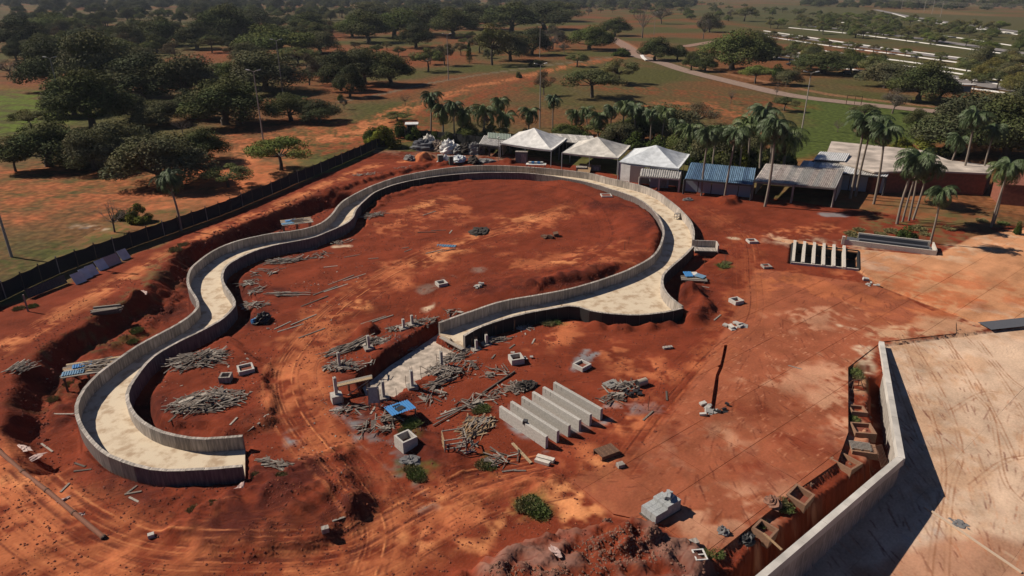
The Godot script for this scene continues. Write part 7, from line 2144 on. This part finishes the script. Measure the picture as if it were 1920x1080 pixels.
	fill.call(26, pv([161.93,-464.19,172.23,-393.02,179.85,-340.32,191.05,-274.47,195.92,-281.8,186.99,-354.34,180.13,-411.64,172.6,-495.65]), ["s0", "s1", "s3", "s4"], 4.5, 6.5, 8.0, "trees of the parking rows")
	fill.call(15, pv([111.5,-329.85,128.33,-289.51,140.51,-248.48,151.76,-210.57,159.46,-221.93,147.16,-260.86,135.41,-306.2,116.69,-345.8]), ["s0", "s2", "m2", "m0", "m4"], 8, 12, 7.0, "trees of the parking rows")
	fill.call(26, pv([155.2,-251.47,174.52,-224.34,234.7,-306.2,205.95,-310.66]), ["s0", "m4", "m1", "s1"], 8, 13, 9.0, "trees of the parking rows")
	fill.call(95, pv([-219.68,-310.66,-100.69,-382.6,-120.36,-519.04,-330.67,-474.23]), ["m0", "m1", "s2", "s0", "m3", "g1"], 9, 14, 8.0, "trees and shrubs of the park")
	fill.call(30, pv([-59.84,-251.47,26.18,-357.28,38.5,-531.56,-91.06,-389.49]), ["s1", "s0", "s4", "m1", "g0"], 6, 9, 14.0, "trees and shrubs of the park")
	# palms: base px, head px
	for e in [[-44.39,-88.23,0,8.29,"p1"],[-17.58,-150.51,0,9.87,"p1"],[-12.12,-147.12,0,8.39,"p1"],[-5.85,-146.02,0,7.7,"p0"],
		[-2.33,-151.68,0,8.39,"p2"],[-1.03,-148.23,0,6.04,"p0"],[3.49,-151.68,0,6.38,"p0"],[9.16,-155.27,0,8.33,"p1"],
		[13.88,-150.51,0,6.01,"p0"],[17.99,-146.02,0,6.4,"p0"],[22.89,-144.93,0,8.72,"p2"],[25.01,-142.8,0,8.61,"p1"],
		[28.08,-139.72,0,7.73,"p1"],[29.63,-105.03,0,10.51,"p3"],[32.81,-103.54,0,10.78,"p3"],[37.65,-99.29,0,12.92,"p3"],
		[42.86,-117.34,0,12.16,"p1"],[41.14,-119.2,0,10.11,"p2"],[52.26,-103.54,0,12.96,"p3"],[53.62,-104.73,0,12.53,"p3"],
		[54.38,-100.4,0,11.97,"p3"],[53.09,-90.96,0,9.97,"p1"],[54.32,-91.91,0,9.41,"p3"],[55.46,-92.38,0,9.88,"p3"],
		[56.31,-92.87,0,8.47,"p2"],[53.34,-83.18,0,7.73,"p1"],[73.04,-110.38,0,12.41,"p3"],[76.21,-109.73,0,10.05,"p3"],
		[72.98,-113.76,0,8.02,"p1"],[65.16,-89.58,0,9.23,"p3"],[66.33,-90.96,0,8.55,"p2"],[30.04,-138.71,0,8.4,"p2"],
		[15.96,-148.23,0,6.92,"p2"],[20.8,-146.02,0,7.7,"p1"],[26.62,-143.86,0,7.6,"p0"],[31.48,-132.97,0,7.12,"p1"],
		[33.23,-129.37,0,6.96,"p0"],[34.57,-117.34,0,8.66,"p2"],[38.63,-115.53,0,9.6,"p2"],[42.45,-112.05,0,10.47,"p1"],
		[45.27,-113.76,0,8.88,"p0"],[-10.26,-148.23,0,6.92,"p0"],[-14.93,-149.37,0,7.62,"p0"],[95.91,-146.57,0,9.33,"p3"]]:
		var kind: String = e[4]
		var full: float = {"p0": 6.4, "p1": 10.0, "p2": 10.0, "p3": 12.5}[kind]
		place(kind, e[0], e[1], e[3] / full * 1.18, e[3] / full * 1.05, "palms along the site edge", 1.0, 1.0)
	for e in [[0.84,-34.41,1.6],[1.5,-34.03,1.6],[1.82,-33.65,1.3],[1.19,-34.9,1.2],
		[-6.42,-37.42,1.4],[-6.8,-38.08,1.2],[-6.1,-37.09,1.0],[-7.34,-43.05,1.3],
		[-7.71,-42.04,1.4],[-7.56,-42.64,1.2],[-2.01,-38.54,1.2],[-1.53,-38.31,1.0],
		[24.62,-75.11,1.5],[25.35,-76.13,1.2],[3.52,-60.07,1.4],[3.97,-60.77,1.5],
		[4.25,-60.3,1.2],[-2.27,-45.31,1.3],[-2.67,-45.02,1.0],[29.21,-51.5,1.5],
		[29.25,-50.78,1.2],[26.1,-44.44,1.0],[17.22,-34.51,1.2],[17.09,-34.8,1.0],
		[15.22,-33.23,1.1],[11.83,-30.4,0.9],[10.88,-29.68,0.9],[-19.61,-33.55,0.8],
		[-18.5,-33.83,0.6],[44.69,-86.49,1.8],[46.54,-88.23,1.6],[44.56,-85.43,1.4],
		[48.56,-86.49,1.6],[50.51,-87.57,2.0],[54.66,-88.68,2.2],[54.54,-86.49,1.6],
		[58.97,-88.68,1.8],[49.93,-82.38,1.4],[65.45,-92.14,1.6],[67.65,-90.96,1.6],
		[-37.47,-61.6,1.4],[-41.65,-80.45,1.8],[-41.32,-81.99,1.5],[-37.1,-59.83,1.2],
		[-16.98,-36.98,0.7],[-15.13,-36.71,0.8],[-38.44,-51.68,1.0],[-38.21,-49.07,1.0],
		[-50.03,-63.45,1.2],[-49.08,-64.09,1.2]]:
		place("w%d" % (rng.randi() % 2), e[0], e[1], e[2] * 0.8, e[2] * 0.42, "weed tufts on the site", 1.5, 0.9)

func more_materials() -> void:
	var w := ntex(21, 0.05, 0.6, 1.0, 256, 4, 1)
	var cols := [Color(0.34, 0.30, 0.26), Color(0.21, 0.17, 0.145), Color(0.48, 0.42, 0.36), Color(0.14, 0.105, 0.085), Color(0.28, 0.22, 0.18)]
	for k in 5:
		mat("wood_%d" % k, cols[k], 0.9, w, 0.7)
	mat("fresh_0", Color(0.52, 0.37, 0.22), 0.85, w, 0.7)
	mat("fresh_1", Color(0.45, 0.28, 0.15), 0.85, w, 0.7)
	mat("brown_wood_0", Color(0.17, 0.085, 0.05), 0.9, w, 0.7)
	mat("brown_wood_1", Color(0.21, 0.11, 0.065), 0.9, w, 0.7)
	var cn := ntex(22, 0.02, 0.78, 1.0, 512, 6)
	for k in 3:
		var v: float = [0.54, 0.49, 0.45][k]
		mat("beam_%d" % k, Color(v, v * 0.95, v * 0.88), 0.9, cn, 0.5)
		mat("block_%d" % k, Color(v * 0.82, v * 0.86, v * 0.88), 0.95, cn, 0.9)
	for k in 2:
		var v: float = [0.60, 0.54][k]
		mat("coping_%d" % k, Color(v, v * 0.94, v * 0.87), 0.9, ntex(27, 0.015, 0.8, 1.0, 256, 5), 0.12)
	mat("white_concrete", Color(0.66, 0.60, 0.53), 0.9, cn, 0.4)
	mat("brown_concrete", Color(0.30, 0.165, 0.10), 0.95, cn, 0.6)
	mat("slate", Color(0.10, 0.105, 0.125), 0.8, cn, 0.8)
	mat("dark_soil", Color(0.17, 0.045, 0.025), 0.95)
	mat("lot_kerb", Color(0.50, 0.38, 0.28), 0.95)
	mat("dark_metal", Color(0.05, 0.05, 0.055), 0.7)
	mat("tar", Color(0.018, 0.018, 0.02), 0.6)
	mat("rust", Color(0.11, 0.05, 0.03), 0.9)
	mat("rust_pipe", Color(0.23, 0.085, 0.045), 0.85, cn, 0.8)
	mat("drum", Color(0.45, 0.38, 0.3), 0.6, cn, 0.8)
	mat("blue_sheet", Color(0.045, 0.22, 0.52), 0.55, cn, 0.8)
	mat("pale_blue", Color(0.13, 0.27, 0.42), 0.6, cn, 0.8)
	mat("white_paint", Color(0.72, 0.70, 0.66), 0.7, cn, 0.7)
	mat("gravel", Color(0.19, 0.185, 0.19), 0.95, cn, 1.2)
	mat("charcoal", Color(0.03, 0.024, 0.02), 0.95)
	mat("stone", Color(0.25, 0.125, 0.085), 0.95, cn, 1.2)
	mat("stone_brown", Color(0.22, 0.13, 0.09), 0.95, cn, 1.2)
	mat("clod", Color(0.16, 0.036, 0.019), 0.95)
	mat("clod_orange", Color(0.27, 0.08, 0.03), 0.95)
	mat("pink_plastic", Color(0.55, 0.38, 0.34), 0.6, cn, 1.0)
	var cv := ntex(24, 0.02, 0.75, 1.0, 256, 5)
	var st := ntex(25, 0.015, 0.62, 1.0, 256, 5)
	mat("canvas_a", Color(0.76, 0.75, 0.73), 0.7, cv, 0.15)
	mat("canvas_b", Color(0.74, 0.70, 0.64), 0.8, st, 0.12)
	mat("canvas_c", Color(0.68, 0.72, 0.76), 0.7, cv, 0.15)
	mat("mauve_board", Color(0.18, 0.13, 0.13), 0.9)
	mat("tarp_grey", Color(0.22, 0.215, 0.21), 0.75, cv, 0.6)
	mat("tarp_brown", Color(0.25, 0.19, 0.15), 0.8, cv, 0.6)
	mat("galvanised", Color(0.32, 0.33, 0.34), 0.5)
	mat("sheet_grey", Color(0.48, 0.46, 0.44), 0.7, st, 0.3)
	mat("sheet_white", Color(0.80, 0.80, 0.80), 0.6, cv, 0.3)
	mat("sheet_white_1", Color(0.70, 0.67, 0.63), 0.7, st, 0.25)
	mat("sheet_rust_0", Color(0.70, 0.63, 0.59), 0.8, st, 0.2)
	mat("sheet_rust_1", Color(0.56, 0.48, 0.44), 0.8, st, 0.25)
	mat("sheet_green", Color(0.30, 0.36, 0.31), 0.7, cv, 0.3)
	mat("blue_roof_0", Color(0.16, 0.28, 0.43), 0.55, st, 0.3)
	mat("blue_roof_1", Color(0.20, 0.33, 0.48), 0.55, st, 0.3)
	mat("blue_roof_2", Color(0.11, 0.20, 0.33), 0.6, st, 0.3)
	mat("shed_wall", Color(0.46, 0.41, 0.36), 0.9)
	mat("shed_front", Color(0.30, 0.36, 0.42), 0.8)
	mat("red_wall", Color(0.26, 0.085, 0.05), 0.9, cv, 0.3)
	mat("flat_roof", Color(0.62, 0.53, 0.46), 0.95, st, 0.05)
	mat("dark_glass", Color(0.03, 0.035, 0.04), 0.12)
	mat("bin_green", Color(0.06, 0.085, 0.07), 0.7)
	mat("fence_cloth", Color(0.016, 0.017, 0.02), 0.9)
	mat("lamp_pole", Color(0.30, 0.27, 0.24), 0.8)
	mat("asphalt", Color(0.25, 0.225, 0.22), 0.9, cn, 0.08)
	mat("worn_asphalt", Color(0.30, 0.205, 0.16), 0.95, cn, 0.06)
	mat("dusty_asphalt", Color(0.30, 0.18, 0.13), 0.95, cn, 0.08)
	mat("kerb_white", Color(0.70, 0.68, 0.66), 0.8)
	var lf := mat("leaf", Color(1, 1, 1), 0.9)
	lf.metallic_specular = 0.15
	lf.backlight_enabled = true
	lf.backlight = Color(0.30, 0.33, 0.12)
	lf.vertex_color_use_as_albedo = true
	mat("bark", Color(0.09, 0.07, 0.055), 0.95)
	mat("bark_grey", Color(0.13, 0.10, 0.085), 0.95)
	mat("palm_bark", Color(0.20, 0.165, 0.135), 0.9)
	mat("palm", Color(0.092, 0.130, 0.034), 0.6)
	mat("palm_b", Color(0.067, 0.105, 0.036), 0.6)
	mat("dead_frond", Color(0.20, 0.13, 0.075), 0.9)
	mat("weed", Color(0.13, 0.165, 0.045), 0.8)
	mat("weed_dry", Color(0.19, 0.17, 0.07), 0.8)

func everything() -> void:
	more_materials()
	retaining_wall()
	roads()
	buildings()
	fences()
	beams()
	fins()
	planter()
	boxes()
	columns()
	blue_things()
	heaps()
	small_things()
	lamps()
	vegetation()
	scatter()
